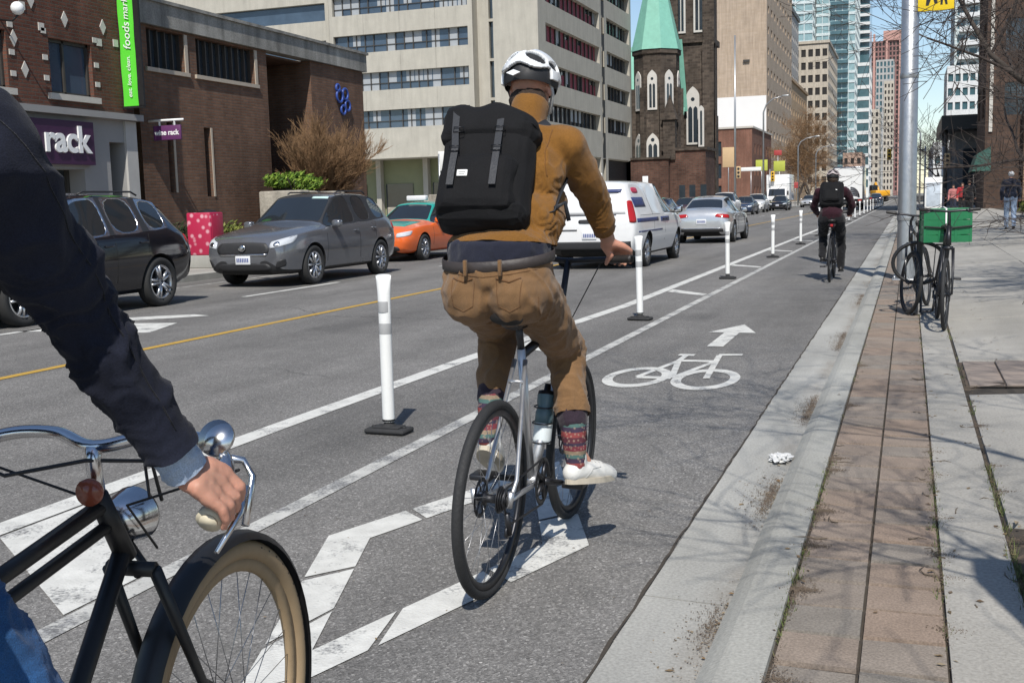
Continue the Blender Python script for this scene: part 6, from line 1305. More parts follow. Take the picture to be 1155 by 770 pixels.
mb = MB(); mb.lathe([(0,.0),(.018,.004),(.030,.012),(.030,.020),(0,.022)], 20, 0, Matrix.Translation((.225,.345,.985)) @ Matrix.Rotation(R_(60),4,'X')); mb.build('bell', m_chrome, nb)
mb = MB(); mb.tube([(.235,.315,.965),(.262,.345,.955),(.28,.34,.93),(.288,.29,.865)], [.009,.006,.006,.007], 8); mb.build('lever', m_chrome, nb)
mb = MB()
for k in range(30):                                                # dark moulded marks round the tan tyre wall
    a = R_(25+k*2.3); T_ = Matrix.Translation((0,.725,.341)) @ Matrix.Rotation(-a,4,'X'); mb.box((.0205,-.004,.317),(.0218,.002,.327-.003*(k % 3)),0,T_)
mb.build('tyre_marks', m_tantread, nb)
m_jack = cloth('dark_navy_jacket', (.011,.013,.024), 500, .25, .9, .25, .05); m_jean = cloth('blue_denim', (.022,.085,.22), 500, .25, .9, .4); m_cuffb = cloth('pale_blue_cuff', (.36,.44,.56), 500, .1)
N = {k: V(v) for k, v in dict(pelvis=(-1.20,.80,1.02), waist=(-1.205,.88,1.19), chest=(-1.21,.965,1.36), neck=(-1.205,1.03,1.50), shL=(-1.415,1.00,1.42), shR=(-1.018,1.015,1.43), elL=(-1.49,1.20,1.21), elR=(-1.046,1.195,1.226), wrL=(-1.51,1.37,1.0), wrR=(-.992,1.325,.986),
    hipL=(-1.30,.80,.96), hipR=(-1.10,.80,.96), knL=(-1.30,1.20,.62), knR=(-1.245,1.10,.865), anL=(-1.30,1.02,.22), anR=(-1.095,1.23,.42)).items()}
nr = thing('person', 'near cyclist in a dark navy jacket and blue jeans, mostly outside the left edge', 'person', (-1.21,.9,0))
NH = V(-1.20,1.10,1.64); B = Blob(); ring_torso(B, N, .93); head(B, NH, (.05,1,-.05), (0,.08,1)); B.cap(N['neck'], NH-V(0,.0,.06), .055, .05)
B.chain([N['shR'],N['elR'],N['wrR']], [.05,.042,.027]); B.chain([N['shL'],N['elL'],N['wrL']], [.05,.042,.027])
MNB = nb.matrix_basis.copy(); gx = MNB @ V(.276,.228,.914); ga = V(-.12,.86,.42); grip_hand(B, N['wrR']+V(.008,.014,-.014), gx, ga, .0185, .95, e2s=1, a0=32); gl = MNB @ V(-.270,.232,.918); grip_hand(B, N['wrL'], gl, V(.06,.88,.42), .0185, .95, e2s=-1, a0=32)
for s in 'LR': B.chain([N['hip'+s],N['kn'+s],N['an'+s]], [.085,.055,.038]); B.cap(N['an'+s], N['an'+s]+V(0,.13,-.05), .038, .03)
B.make('body', m_skin, nr, .0042, 2, folds(.0012,60))
B = Blob(); ring_torso(B, N, 1.0, .014); B.chain([N['shR'],N['shR']*.5+N['elR']*.5,N['elR'],N['elR']*.5+N['wrR']*.5,N['wrR']-(N['wrR']-N['elR'])*.12], [.073,.062,.052,.047,.042]); B.chain([N['shL'],N['elL'],N['wrL']], [.086,.075,.052]); B.cap(N['neck']-V(0,0,.04), N['neck']+V(0,.01,.05), .078, .072)
cR = N['wrR']-(N['wrR']-N['elR'])*.12; njk = B.make('jacket', m_jack, nr, .006, 4, folds(.010,11,seed=4,rings=[(N['elR'],(N['wrR']-N['shR']),.12,.006,.040),(N['wrR'],(N['wrR']-N['elR']),.08,.003,.026)]), cut=[(cR, N['wrR']-N['elR']), (NH-V(0,0,.07), V(0,.3,1)), (N['wrL'], N['wrL']-N['elL'])])
B = Blob(); B.chain([cR-(N['wrR']-N['elR'])*.1, N['wrR']+V(.002,.006,-.012)], [.037,.034]); B.make('shirt_cuff', m_cuffb, nr, .004, 2, folds(.004,30), cut=[(N['wrR']+V(.002,.006,-.010), N['wrR']-N['elR'])])
B = Blob(); B.ell(N['pelvis'], (.19,.145,.13)); 
for s in 'LR': B.chain([N['hip'+s],N['kn'+s],N['an'+s]+V(0,0,.03)], [.105,.075,.062])
B.make('jeans', m_jean, nr, .007, 3, folds(.008,12,seed=3,rings=[(N['knR'],(N['anR']-N['knR']),.16,.006,.038)]))
for s in 'LR': shoe(nr, N['an'+s]+V(0,-.06,-.11), N['an'+s]+V(.01,.20,-.125), m_leather, m_trim)
B = Blob(); B.ell(NH+V(0,-.03,.045), (.088,.095,.075)); B.make('hair', bpy.data.materials['dark_brown_hair'], nr, .008, 2, folds(.006,40))

bn_ = bvh_of(njk); m_jd = cloth('jacket_seam', (.005,.006,.010), 500); ct0 = V(0,0,1.35); sdir = (N['elR']-ct0)
def seam_from_side(o, bv, pts, r, mat, name):
    L = []
    for a, b in zip(pts, pts[1:]):
        for i in range(14):
            p = a+(b-a)*i/14; d = V(-.75,.35,-.25).normalized(); h, nn, _, _ = bv.ray_cast(p-d*.6, d)
            if h is not None: L.append(h+nn*r*.2)
    if len(L) > 3: mb = MB(); mb.tube(L, r, 6); P(mb, name, mat, o)
seam_from_side(njk, bn_, [N['shR']+V(0,0,.02), N['elR']+V(0,.01,.01), cR-(N['wrR']-N['elR'])*.02], .0011, m_jd, 'sleeve_seam')
# ================================================================ posts, poles, plants, parked bicycles, people further off
m_post = M('white_post_plastic', (.74,.74,.72), .06, 14, .5, bump=.1); m_band = M('grey_reflective_band', (.36,.36,.36), .08, 40, .4); m_rubber = M('black_rubber_base', (.025,.025,.026), .3, 20, .85, bump=.4)
lab = ['white flexible post left of the main cyclist, largest of the row', 'white flexible post just under the main cyclist hand by the van', 'white flexible post standing beside the silver saloon tail', 'white flexible post fourth along the painted buffer, left of the far cyclist', 'white flexible post directly left of the far cyclist in black']
def flexpost(x, y, i):
    t = thing('flexible_post', lab[i] if i < 5 else 'white flexible post in the distant row beyond the far cyclist', 'post', (x,y,.004), rnd.uniform(-.15,.15), 'flexible posts along the bike lane buffer')
    tl = Matrix.Rotation(rnd.gauss(0,.012),4,'Y') @ Matrix.Rotation(rnd.gauss(0,.01),4,'X')
    n = 20; vs = []; zs = [.07,.075,.3,.6,.84,.88,.92,.945]
    for z in zs:
        f = max(0,(z-.80)/.145)
        for k in range(n): a = 2*math.pi*k/n; vs.append((.037*math.cos(a)*(1+.42*f), .037*math.sin(a)*(1-.72*f), z+(.012*math.sin(a*1.0)*f if z > .93 else 0)))
    mb = MB(); mb.add(vs, [(j*n+k,j*n+(k+1) % n,(j+1)*n+(k+1) % n,(j+1)*n+k) for j in range(len(zs)-1) for k in range(n)]+[tuple((len(zs)-1)*n+k for k in range(n))], 0, True, tl); mb.build('post_tube', m_post, t)
    for z0 in (.60,.73): mb = MB(); mb.lathe([(.0376,z0),(.0382,z0+.003),(.0382,z0+.062),(.0376,z0+.065)], 20, 0, tl); mb.build('reflective_band', m_band, t)
    mb = MB(); mb.lathe([(.045,.03),(.05,.035),(.044,.05),(.03,.055),(.03,.068),(.038,.072),(.038,.085)], 16, 0, tl); mb.build('hinge', m_rubber, t)
    mb = MB(); mb.rbox((-.135,-.075,.0),(.135,.075,.032),.014); mb.rbox((-.09,-.05,.03),(.09,.05,.042),.01)
    for sx in (-.105,.105): mb.cyl((sx,0,.03),(sx,0,.04),.012,8)
    mb.build('base_plate', m_rubber, t)
ys = [5.93,12.3,18.8,25.4,32.2]+[39+6.6*k for k in range(15)]
for i, y in enumerate(ys): flexpost(-2.93 if i == 0 else -2.86+.004*i, y, i)
# --- steel street pole with the yellow sign
m_galv = M('galvanised_steel', (.42,.43,.44), .18, 14, .38, .75, bump=.1); m_ysign = M('yellow_sign_sheet', (.85,.60,.02), .05, 4, .45); m_blk = M('black_sign_ink', (.012,.012,.012), .1, 5, .5)
t = thing('street_pole', 'tall galvanised steel pole on the sidewalk behind the parked bicycles', 'pole', (-.02,17.9,KZ))
mb = MB(); mb.lathe([(.138,.0),(.137,.25),(.105,9.5),(0,9.5)], 28); mb.build('pole', m_galv, t)
mb = MB(); mb.rbox((-.20,-.20,-.002),(.20,.20,.025),.01)
for sx in (-1,1):
    for sy in (-1,1): mb.cyl((sx*.165,sy*.165,.02),(sx*.165,sy*.165,.07),.018,8)
mb.build('base_plate', m_galv, t); mb = MB(); mb.lathe([(.142,.9),(.146,.92),(.146,.96),(.142,.98)], 28); mb.lathe([(.132,3.0),(.136,3.02),(.136,3.06),(.132,3.08)], 28); mb.build('band_clamp', m_galv, t)
mb = MB(); mb.rbox((-.06,-.15,.32),(.06,-.128,.55),.006); mb.build('hand_hole_cover', m_galv, t)
sg = thing('street_sign', 'yellow sign with black marks fixed beside the top of the steel pole', 'sign', (.33,17.8,3.98))
mb = MB(); mb.rbox((-.25,-.012,.0),(.25,.012,.62),.011,seg=2); mb.build('sign_plate', m_ysign, sg); mb = MB(); mb.box((-.38,.012,.1),(.2,.03,.13)); mb.box((-.38,.012,.5),(.2,.03,.53)); mb.build('bracket', m_galv, sg)
mb = MB(); Tq = textframe((0,-.0125,0),(1,0,0),(0,-1,0)); 
for pl in ([(-.14,.08),(-.10,.08),(-.05,.22),(-.02,.10),(.02,.10),(.0,.3),(-.06,.42),(-.12,.3)],[(.06,.08),(.09,.08),(.1,.2),(.13,.08),(.16,.08),(.13,.3),(.1,.36),(.07,.3)]): mb.poly(pl, 0, .002, 0, Tq)
mb.build('symbol', m_blk, sg)
# --- parked bicycles and the ring stand
p1, _ = bike('parked_bicycle', 'dark bicycle parked facing the camera on the sidewalk with the green crate', (.31,11.85,KZ+.004), (0,R_(-3),PI+.03), m_gunm, wb=1.05, cs=.44, head=(.36,.98), headb=(.42,.80), barz=1.12, barw=.27, crank=R_(80), spokes=20, steer=R_(-8), group='bicycles parked by the pole')
mb = MB()
for s in (-1,1): mb.tube([(s*.055,-.28,.76),(s*.055,-.66,.76)],.006,6); mb.tube([(s*.055,-.6,.76),(s*.07,-.44,.36)],.005,6)
mb.tube([(-.055,-.5,.76),(.055,-.5,.76)],.005,6); mb.tube([(-.055,-.66,.76),(.055,-.66,.76)],.005,6); mb.build('rear_rack', m_gunm, p1)
p2, _ = bike('parked_bicycle', 'black bicycle parked behind the nearer one with its front wheel turned aside', (.15,13.3,KZ+.004), (0,R_(4),PI-.16), m_blackp, wb=1.03, cs=.44, head=(.36,.95), headb=(.42,.78), barz=1.06, barw=.28, crank=R_(10), spokes=20, steer=R_(28), group='bicycles parked by the pole')
CS = .95
ct = thing('crate', 'green slatted plastic crate strapped on the rack of the nearer parked bicycle', 'crate', (.36,12.3,KZ+.80), .12)
m_gp = M('green_plastic', (.010,.15,.055), .15, 8, .45)
mb = MB(); mb.box((-.23,-.17,0),(.23,.17,.012)); 
for z0, z1 in ((.0,.075),(.083,.155),(.163,.235),(.243,.35)):
    mb.box((-.235,-.175,z0),(.235,-.163,z1)); mb.box((-.235,.163,z0),(.235,.175,z1)); mb.box((-.235,-.162,z0),(-.223,.162,z1)); mb.box((.223,-.162,z0),(.235,.162,z1))
for x in (-.232,-.08,.08,.232): mb.box((x-.012,-.179,0),(x+.012,-.176,.35)); mb.box((x-.012,.176,0),(x+.012,.179,.35))
mb.build('basket', m_gp, ct); mb = MB(); mb.rbox((-.245,-.185,.33),(.245,-.165,.36),.006); mb.rbox((-.245,.165,.33),(.245,.185,.36),.006); mb.rbox((-.245,-.165,.33),(-.225,.165,.36),.006); mb.rbox((.225,-.165,.33),(.245,.165,.36),.006); mb.build('rim', m_gp, ct)
mb = MB(); mb.tube([(-.02,-.186,.0),(-.02,-.186,.36),(-.02,.0,.37),(-.02,.19,.36)],.010,5); mb.build('white_strap', m_post, ct); mb = MB(); mb.tube([(-.24,-.19,.17),(.0,-.192,.15),(.24,-.19,.17),(.25,.0,.17)],.009,6); mb.build('bungee', m_rubber, ct)
ct.scale = (CS,CS,CS)
rs = thing('bicycle_stand', 'black post and ring bicycle stand between the parked bicycles', 'bike stand', (.12,12.7,KZ))
mb = MB(); mb.lathe([(.055,0),(.055,.02),(.035,.03),(.032,.86),(.04,.88),(0,.9)], 18); mb.build('post', m_black, rs); mb = MB(); mb.tube([(.0+.27*math.cos(a),.02,.56+.22*math.sin(a)) for a in [6.283*i/32 for i in range(32)]], .02, 8, closed=True); mb.build('ring', m_black, rs)
# --- simple walkers and the far cyclist share one builder
def figure(label, x, y, z, rz, top, leg, hair_m, h=1.72, stride=.22, ride=None, group=None, shoem=None):
    k = h/1.75; t = thing('person', label, 'person', (x,y,z), 0, group); Rz = Matrix.Translation((x,y,z)) @ Matrix.Rotation(rz,4,'Z'); w_ = lambda a, b, c: Rz @ Vector((a*k,b*k,c*k))
    if not ride: D = dict(pelvis=(0,0,.97), waist=(0,.01,1.13), chest=(0,.02,1.30), neck=(0,.03,1.46), shL=(-.18,.02,1.40), shR=(.18,.02,1.40), elL=(-.24,-.05,1.13), elR=(.24,.06,1.13), wrL=(-.24,.06,.90), wrR=(.25,.17,.92), hipL=(-.09,0,.93), hipR=(.09,0,.93), knL=(-.09,stride*.5+.04,.51), knR=(.09,-.02,.50), anL=(-.09,stride*.6,.09), anR=(.09,-stride*.9,.13))
    else: D = ride
    Q = {a: w_(*b) for a, b in D.items()}; hc = w_(*D.get('head', (0,.06,1.60))); f = w_(0,1,0)-w_(0,0,0)
    B = Blob(); ring_torso(B, Q, .9*k); head(B, hc, f, V(0,0,1), k*.95); B.cap(Q['neck'], hc-V(0,0,.06*k), .05*k)
    for s in 'LR':
        B.chain([Q['sh'+s],Q['el'+s],Q['wr'+s]], [.045*k,.038*k,.028*k]); hd = (Q['wr'+s]-Q['el'+s]).normalized(); sd_ = hd.cross(f).normalized()
        if sd_.length < .5: sd_ = V(1,0,0)
        p = Q['wr'+s]+hd*.05*k; B.cap(Q['wr'+s], p, .03*k, .034*k)
        for q in (-.03,-.01,.01,.03): B.cap(p+sd_*q*k, p+sd_*q*k*1.05+hd*(.085-abs(q))*k, .010*k, .008*k)
        B.chain([Q['wr'+s]+hd*.02*k, p+sd_*.05*k, p+sd_*.055*k+hd*.035*k], [.014*k,.011*k,.009*k]); B.chain([Q['hip'+s],Q['kn'+s],Q['an'+s]], [.08*k,.052*k,.036*k])
    B.make('body', m_skin, t, .011, 2)
    B = Blob(); ring_torso(B, Q, k*1.02, .012)
    for s in 'LR': B.chain([Q['sh'+s],Q['el'+s],Q['wr'+s]], [.074*k,.062*k,.048*k])
    B.ell(Q['pelvis']+V(0,0,.04), (.19*k,.14*k,.13*k)); B.make('jacket', top, t, .012, 4, folds(.012,10,seed=x), cut=[(hc-V(0,0,.085*k), V(0,0,1))])
    B = Blob(); B.ell(Q['pelvis']-V(0,0,.03), (.175*k,.125*k,.12*k))
    for s in 'LR': B.chain([Q['hip'+s],Q['kn'+s],Q['an'+s]], [.098*k,.075*k,.06*k])
    B.make('trousers', leg, t, .012, 4, folds(.012,10,seed=y))
    for s in 'LR': a = Q['an'+s]; shoe(t, a-f*.07*k-V(0,0,.085*k), a+f*.19*k-V(0,0,.085*k+(.03 if s == 'R' and not ride else 0)), shoem or m_leather, m_trim, vox=.012)
    B = Blob(); B.ell(hc+V(0,0,.03*k)-f*.012, (.085*k,.098*k,.085*k)); B.make('hair', hair_m, t, .012, 2, folds(.006,30))
    return t, w_
m_whair = M('white_hair', (.62,.61,.60), .1, 60, .8); m_dhair = bpy.data.materials['dark_brown_hair']; m_ljean = cloth('pale_blue_jeans', (.24,.31,.42), 400, .2); m_dtop = cloth('dark_blue_coat', (.02,.024,.04), 300); m_redc = cloth('red_coat', (.33,.03,.035), 300); m_blkc = cloth('black_clothing', (.010,.010,.012), 300); m_pinkc = cloth('pink_coat', (.42,.16,.15), 300); m_mar = cloth('maroon_cloth', (.028,.007,.013), 300)
figure('white haired man in a dark blue coat and pale jeans walking away on the sidewalk', 2.90, 36.8, sz(2.9), 0, m_dtop, m_ljean, m_whair, 1.78, .2)
figure('distant walker in a red coat coming along the sidewalk beside two in black', 2.55, 61, sz(2.55), PI, m_redc, m_blkc, m_dhair, 1.68)
figure('distant walker in a pink coat beside the one in red', 2.2, 63, sz(2.2), PI, m_pinkc, m_dtop, m_dhair, 1.62)
figure('distant walker all in black, right of the one in red', 2.65, 56, sz(2.65), 0, m_blkc, m_blkc, m_dhair, 1.74)
figure('distant walker in black furthest along the sidewalk', 1.9, 74, sz(1.9), 0, m_blkc, m_dtop, m_dhair, 1.75)
fb, _ = bike('bicycle', 'dark bicycle ridden by the far cyclist in the bike lane', (-1.15,18.5,0), (0,R_(1),.0), m_gunm, wb=1.02, cs=.44, seat=(-.18,.95), head=(.38,.92), headb=(.44,.74), barz=1.06, barw=.29, crank=R_(-20), spokes=20, forkm=m_blackp)
mb = MB(); mb.rbox((-.05,-.30,.845),(.05,-.20,.92),.025); mb.build('saddle_bag', m_mar, fb); mb = MB(); mb.rbox((-.02,-.312,.86),(.02,-.299,.90),.006); mb.build('rear_light', m_tail, fb)
figure('far cyclist in maroon and black riding away up the bike lane', -1.15, 18.5, 0, 0, m_mar, m_blkc, m_dhair, 1.70, ride=dict(pelvis=(0,-.17,1.06), waist=(0,-.10,1.21), chest=(0,.02,1.37), neck=(0,.13,1.50), shL=(-.21,.06,1.45), shR=(.21,.06,1.45), elL=(-.31,.20,1.22), elR=(.31,.20,1.22), wrL=(-.26,.40,1.09), wrR=(.26,.40,1.09), hipL=(-.12,-.16,1.0), hipR=(.12,-.16,1.0), knL=(-.15,.20,.72), knR=(.15,.16,.60), anL=(-.14,-.08,.40), anR=(.14,.10,.22), head=(0,.20,1.62)))
fh = [o for o in bpy.data.objects if o.get('label') == 'far cyclist in maroon and black riding away up the bike lane'][0]; helmet(fh, V(-1.15,18.5+.20,1.655), V(0,1,0), V(0,0,1), 1.0, M('pale_helmet', (.35,.30,.30), .1, 5, .5), m_hin)
fp = thing('backpack', 'bulky black backpack worn by the far cyclist', 'backpack', (-1.15,18.35,1.3)); TP = Matrix.Translation((-1.15,18.36,1.14)) @ Matrix.Rotation(R_(-28),4,'X') @ Matrix.Rotation(PI,4,'Z')
soft(fp, 'main_bag', m_pack, softbox((-.18,-.02,-.02),(.18,.16,.42), .06, 4, .012, 3, .03)); soft(fp, 'front_pocket', m_pack, softbox((-.14,.12,.03),(.14,.21,.26), .05, 4, .010, 5, .02)); mb = MB(); mb.rbox((-.09,.205,.20),(-.06,.215,.23),.004,0,TP); P(mb, 'reflector', m_post, fp)
# --- trees
m_bark = M('bark', (.055,.044,.036), .35, 14, .95, bump=.9, bscale=40); m_twig = M('twig_bark', (.05,.038,.032), .3, 20, .95); m_btwig = M('reddish_twig', (.22,.13,.065), .35, 20, .95)
def bare_tree(name, label, loc, h, r0, seed, spread=1.0, levels=5, first=.35, twigm=None, n0=(3,5), lean=(0,0), cat='tree', barkm=None, mins=.004):
    q = random.Random(seed); t = thing(name, label, cat, loc); tr = MB(); br = MB(); cnt = [0]
    def grow(p, d, L, r, lv):
        pts = [p]; rs = [r]; n = 5 if lv < 3 else 3
        for i in range(n):
            d = (d+Vector((q.gauss(0,.16),q.gauss(0,.16),q.gauss(.03,.10)))).normalized(); pts.append(pts[-1]+d*L/n); rs.append(max(mins*.7, r*(1-.45*(i+1)/n)))
        (tr if lv < 2 else br).tube(pts, rs, 10 if lv == 0 else (7 if lv == 1 else (5 if lv == 2 else 3)), caps=lv < 2); cnt[0] += 1
        if lv >= levels: return
        kids = q.randint(*n0)+(1 if lv in (1,2) else 0)
        for k in range(kids):
            i = n if k == 0 else q.randint(max(1, int(n*first)), n); u = Vector((q.gauss(0,1),q.gauss(0,1),q.gauss(.1,.5))); u = (u-d*u.dot(d)).normalized(); a = R_(q.uniform(22,58)*spread) if k else R_(q.uniform(5,22))
            grow(pts[i], (d*math.cos(a)+u*math.sin(a)).normalized(), L*q.uniform(.58,.82), max(mins, rs[i]*q.uniform(.5,.72)), lv+1)
    grow(Vector((0,0,-.05)), Vector((lean[0],lean[1],1)).normalized(), h*.34, r0, 0)
    tr.build('trunk', barkm or m_bark, t); br.build('branches', twigm or m_twig, t); return t
bare_tree('bare_tree', 'bare tree whose dark limbs reach in from the right edge over the sidewalk', (4.5,14.5,sz(4.5)), 9.5, .24, 23, 1.15, 6, lean=(-.10,.05), mins=.006)
bare_tree('bare_tree', 'bare street tree standing before the dark brown building', (5.0,31,sz(5)), 12.5, .24, 5, 1.1, 6, lean=(-.14,0), mins=.007)
bare_tree('bare_tree', 'bare street tree just beyond the right edge of the picture', (1.15,3.0,sz(1.15)), 7.5, .075, 9, 1.3, 5)
bare_tree('bare_tree', 'brownish bare tree beside the street lamps in front of the glass towers', (-15.5,196,0), 17, .25, 12, 1.0, 6, twigm=m_btwig, mins=.02)
bare_tree('bare_tree', 'smaller brownish bare tree left of the larger one far down the street', (-19.5,215,0), 14, .22, 31, 1.0, 6, twigm=m_btwig, mins=.02)
bare_tree('bare_tree', 'bare tree far along the right sidewalk beyond the pavilion', (3.4,128,.2), 10, .2, 44, 1.0, 5, mins=.015)
for i, (x, y, hh) in enumerate(((-16.3,28.5,3.1),(-16.4,29.9,2.8),(-16.0,29.2,2.9))):
    bare_tree('bare_shrub', ['tall reddish bare shrub in front of the brown brick side wall','reddish bare shrub against the brick wall under the blue emblem','shortest reddish bare shrub nearest the kerb'][i], (x,y,.6), hh*1.2, .022, 60+i, .26, 5, first=.1, twigm=m_btwig, barkm=m_btwig, n0=(5,6), cat='shrub', mins=.0045)
def foliage(mb, c, r, n, s, q):
    for _ in range(n):
        while True:
            p = Vector((q.uniform(-1,1),q.uniform(-1,1),q.uniform(-1,1)))
            if .25 < p.length < 1: break
        p *= .75+.5*noise.noise(p*2.2+Vector(c)); p = Vector(c)+Vector((p.x*r[0],p.y*r[1],p.z*r[2])); d = Vector((q.gauss(0,1),q.gauss(0,1),q.gauss(.3,.8))).normalized(); u = d.orthogonal().normalized(); v = d.cross(u); k = s*q.uniform(.6,1.4); mb.add([p-u*k*.5,p+v*k*.3+d*k*.15,p+u*k,p-v*k*.3+d*k*.15], [(0,1,2,3)])
m_ever = leafmat('evergreen_leaf', [(.08,.16,.02),(.15,.25,.03),(.22,.30,.05),(.05,.10,.02),(.12,.20,.03)]); m_yel2 = leafmat('yellow_green_leaf', [(.12,.15,.03),(.20,.21,.05),(.08,.11,.03),(.25,.24,.08)]); m_ivy = leafmat('dark_leaf', [(.02,.035,.014),(.035,.055,.02),(.05,.06,.03),(.015,.025,.012)])
def bush(label, loc, r, n, s, mat, seed, name='bush'):
    q = random.Random(seed); t = thing(name, label, 'plant', loc); mb = MB()
    for k in range(7): a = q.uniform(0,6.28); foliage(mb, (r[0]*.5*math.cos(a),r[1]*.5*math.sin(a),r[2]*q.uniform(.5,1.1)), (r[0]*.6,r[1]*.6,r[2]*.5), n//7, s, q)
    mb.build('foliage', mat, t); mb = MB()
    for k in range(9): a = q.uniform(0,6.28); mb.tube([(0,0,-.05),(r[0]*.3*math.cos(a),r[1]*.3*math.sin(a),r[2]*.6),(r[0]*.6*math.cos(a),r[1]*.6*math.sin(a),r[2]*1.1)],[.02,.012,.005],5)
    mb.build('stems', m_twig, t)
bush('bright green spreading evergreen growing on the concrete planter', (-15.7,26.6,1.72), (.85,.8,.45), 1500, .10, m_ever, 4)
bush('yellow green bush between the pink box and the planter', (-15.9,23.6,.1), (.55,.55,.75), 1100, .09, m_yel2, 5)
bush('dark low shrub at the foot of the brown brick wall', (-16.3,21.9,.1), (.6,.7,.75), 1100, .09, m_ivy, 6); bush('dark shrub behind the pink box', (-16.3,23.0,.1), (.55,.6,.6), 900, .09, m_ivy, 8)
bush('low green shrubs bordering the sidewalk by the dark building', (5.0,50,.3), (.7,3,.5), 1800, .16, m_yel2, 10, 'hedge'); bush('dark hedge under the bare tree by the building', (5.6,44,.3), (.8,3,.8), 1500, .16, m_ivy, 11, 'hedge')
m_plan = concrete('planter_concrete', (.36,.33,.28), .2, 14, stain=.5, bump=.7)
def planter(label, a, b, seed):
    q = random.Random(seed); c = ((a[0]+b[0])/2,(a[1]+b[1])/2,a[2]); t = thing('planter', label, 'planter', c); mb = MB(); y = a[1]
    while y < b[1]-.1:
        l = min(q.uniform(.5,.8), b[1]-y); mb.rbox((a[0]-c[0]+q.uniform(-.02,.02),y-c[1]+.01,0),(b[0]-c[0],y+l-c[1]-.01,b[2]-a[2]+q.uniform(-.03,.03)),.05); y += l
    mb.build('blocks', m_plan, t); mb = MB(); mb.box((a[0]-c[0]+.1,a[1]-c[1]+.1,b[2]-a[2]-.1),(b[0]-c[0]-.1,b[1]-c[1]-.1,b[2]-a[2]-.03)); mb.build('soil', m_dirt, t)
planter('tall rough concrete planter carrying the bright green evergreen', (-16.4,25.9,.12), (-15.1,28.4,1.85), 1); planter('low rough concrete planter step in front of the taller one', (-15.08,24.9,.12), (-14.5,28.2,.95), 2); planter('low concrete planter wall under the bare shrubs', (-16.8,29.4,.12), (-14.9,33.0,.85), 3)
# --- far sidewalk furniture
pb = thing('utility_box', 'pink and red patterned utility box standing on the far sidewalk', 'box', (-14.75,21.1,.125), .1)
t_ = NT('pink_pattern'); vo = t_.n('ShaderNodeTexVoronoi'); vo.inputs['Scale'].default_value = 6.5; t_.l(t_.obj(), vo.inputs['Vector']); t_.set(t_.mix(t_.ramp(vo.outputs['Distance'], [(.16,1),(.36,0)]), (.40,.015,.06), (.60,.30,.35)), .5)
mb = MB(); mb.rbox((-.29,-.30,.28),(.29,.30,1.22),.03); mb.build('cabinet', t_.mat, pb); mb = MB(); mb.rbox((-.31,-.32,0),(.31,.32,.28),.02); mb.build('plinth', m_conc2, pb); mb = MB(); mb.rbox((.292,-.25,.40),(.302,.25,1.15),.004); mb.build('door', M('red_door_panel', (.42,.015,.06), .1, 5, .5), pb)
lb = thing('litter_bin', 'black domed litter bin behind the pink box', 'bin', (-15.3,22.0,.125)); mb = MB(); mb.lathe([(.27,0),(.30,.05),(.30,1.0),(.28,1.02)], 24); mb.build('drum', m_black, lb); mb = MB(); mb.lathe([(.31,1.02),(.29,1.15),(.18,1.26),(0,1.3)], 24); mb.build('lid', m_black, lb)
bs = thing('bus_stop_sign', 'small white stop sign plate on a thin grey pole by the brick building', 'sign', (-14.4,33.6,.125)); mb = MB(); mb.cyl((0,0,0),(0,0,2.9),.035,10); mb.build('pole', m_galv, bs); mb = MB(); mb.rbox((-.03,-.02,2.35),(.27,.02,2.98),.012); mb.build('plate', m_post, bs)
gw = thing('garden_wall', 'low concrete wall and pillar between the brick building and the offices', 'wall', (-16.5,36,0)); mb = MB(); mb.rbox((-.9,-.2,.1),(.9,.2,1.35),.03); mb.rbox((.75,-.32,.1),(1.25,.32,1.75),.03); mb.build('wall', m_plan, gw)
sh = thing('bus_shelter', 'black framed shelter with two dark tilted panels before the office ground floor', 'shelter', (-16.5,46,.125)); mb = MB()
for x in (-1.3,.2,1.6): mb.box((x-.05,-.05,0),(x+.05,.05,2.4)); mb.box((x-.05,1.35,0),(x+.05,1.45,2.4))
mb.build('frame', m_black, sh)
for x in (-1.3,.3): mb = MB(); mb.add([(x,-.3,2.45),(x+1.35,-.3,2.45),(x+1.35,.7,3.05),(x,.7,3.05),(x,-.3,2.4),(x+1.35,-.3,2.4),(x+1.35,.7,3.0),(x,.7,3.0)], [(0,1,2,3),(7,6,5,4),(0,4,5,1),(1,5,6,2),(2,6,7,3),(3,7,4,0)]); mb.build('panel', m_blk, sh)
mb = MB(); mb.box((-1.25,1.38,.3),(1.55,1.42,2.2)); mb.build('glass', m_glass, sh)
br_ = thing('barrier', 'white painted barrier with orange splashes beyond the taxi', 'barrier', (-14.6,41,.125)); t_ = NT('splash_paint'); t_.set(t_.mix(t_.ramp(t_.noise(t_.obj(), 2.4, 4), [(.5,0),(.58,1)]), (.62,.62,.60), (.55,.20,.08)), .6); mb = MB(); mb.rbox((-.25,-2.5,0),(.25,3.2,1.35),.08); mb.build('body', t_.mat, br_)
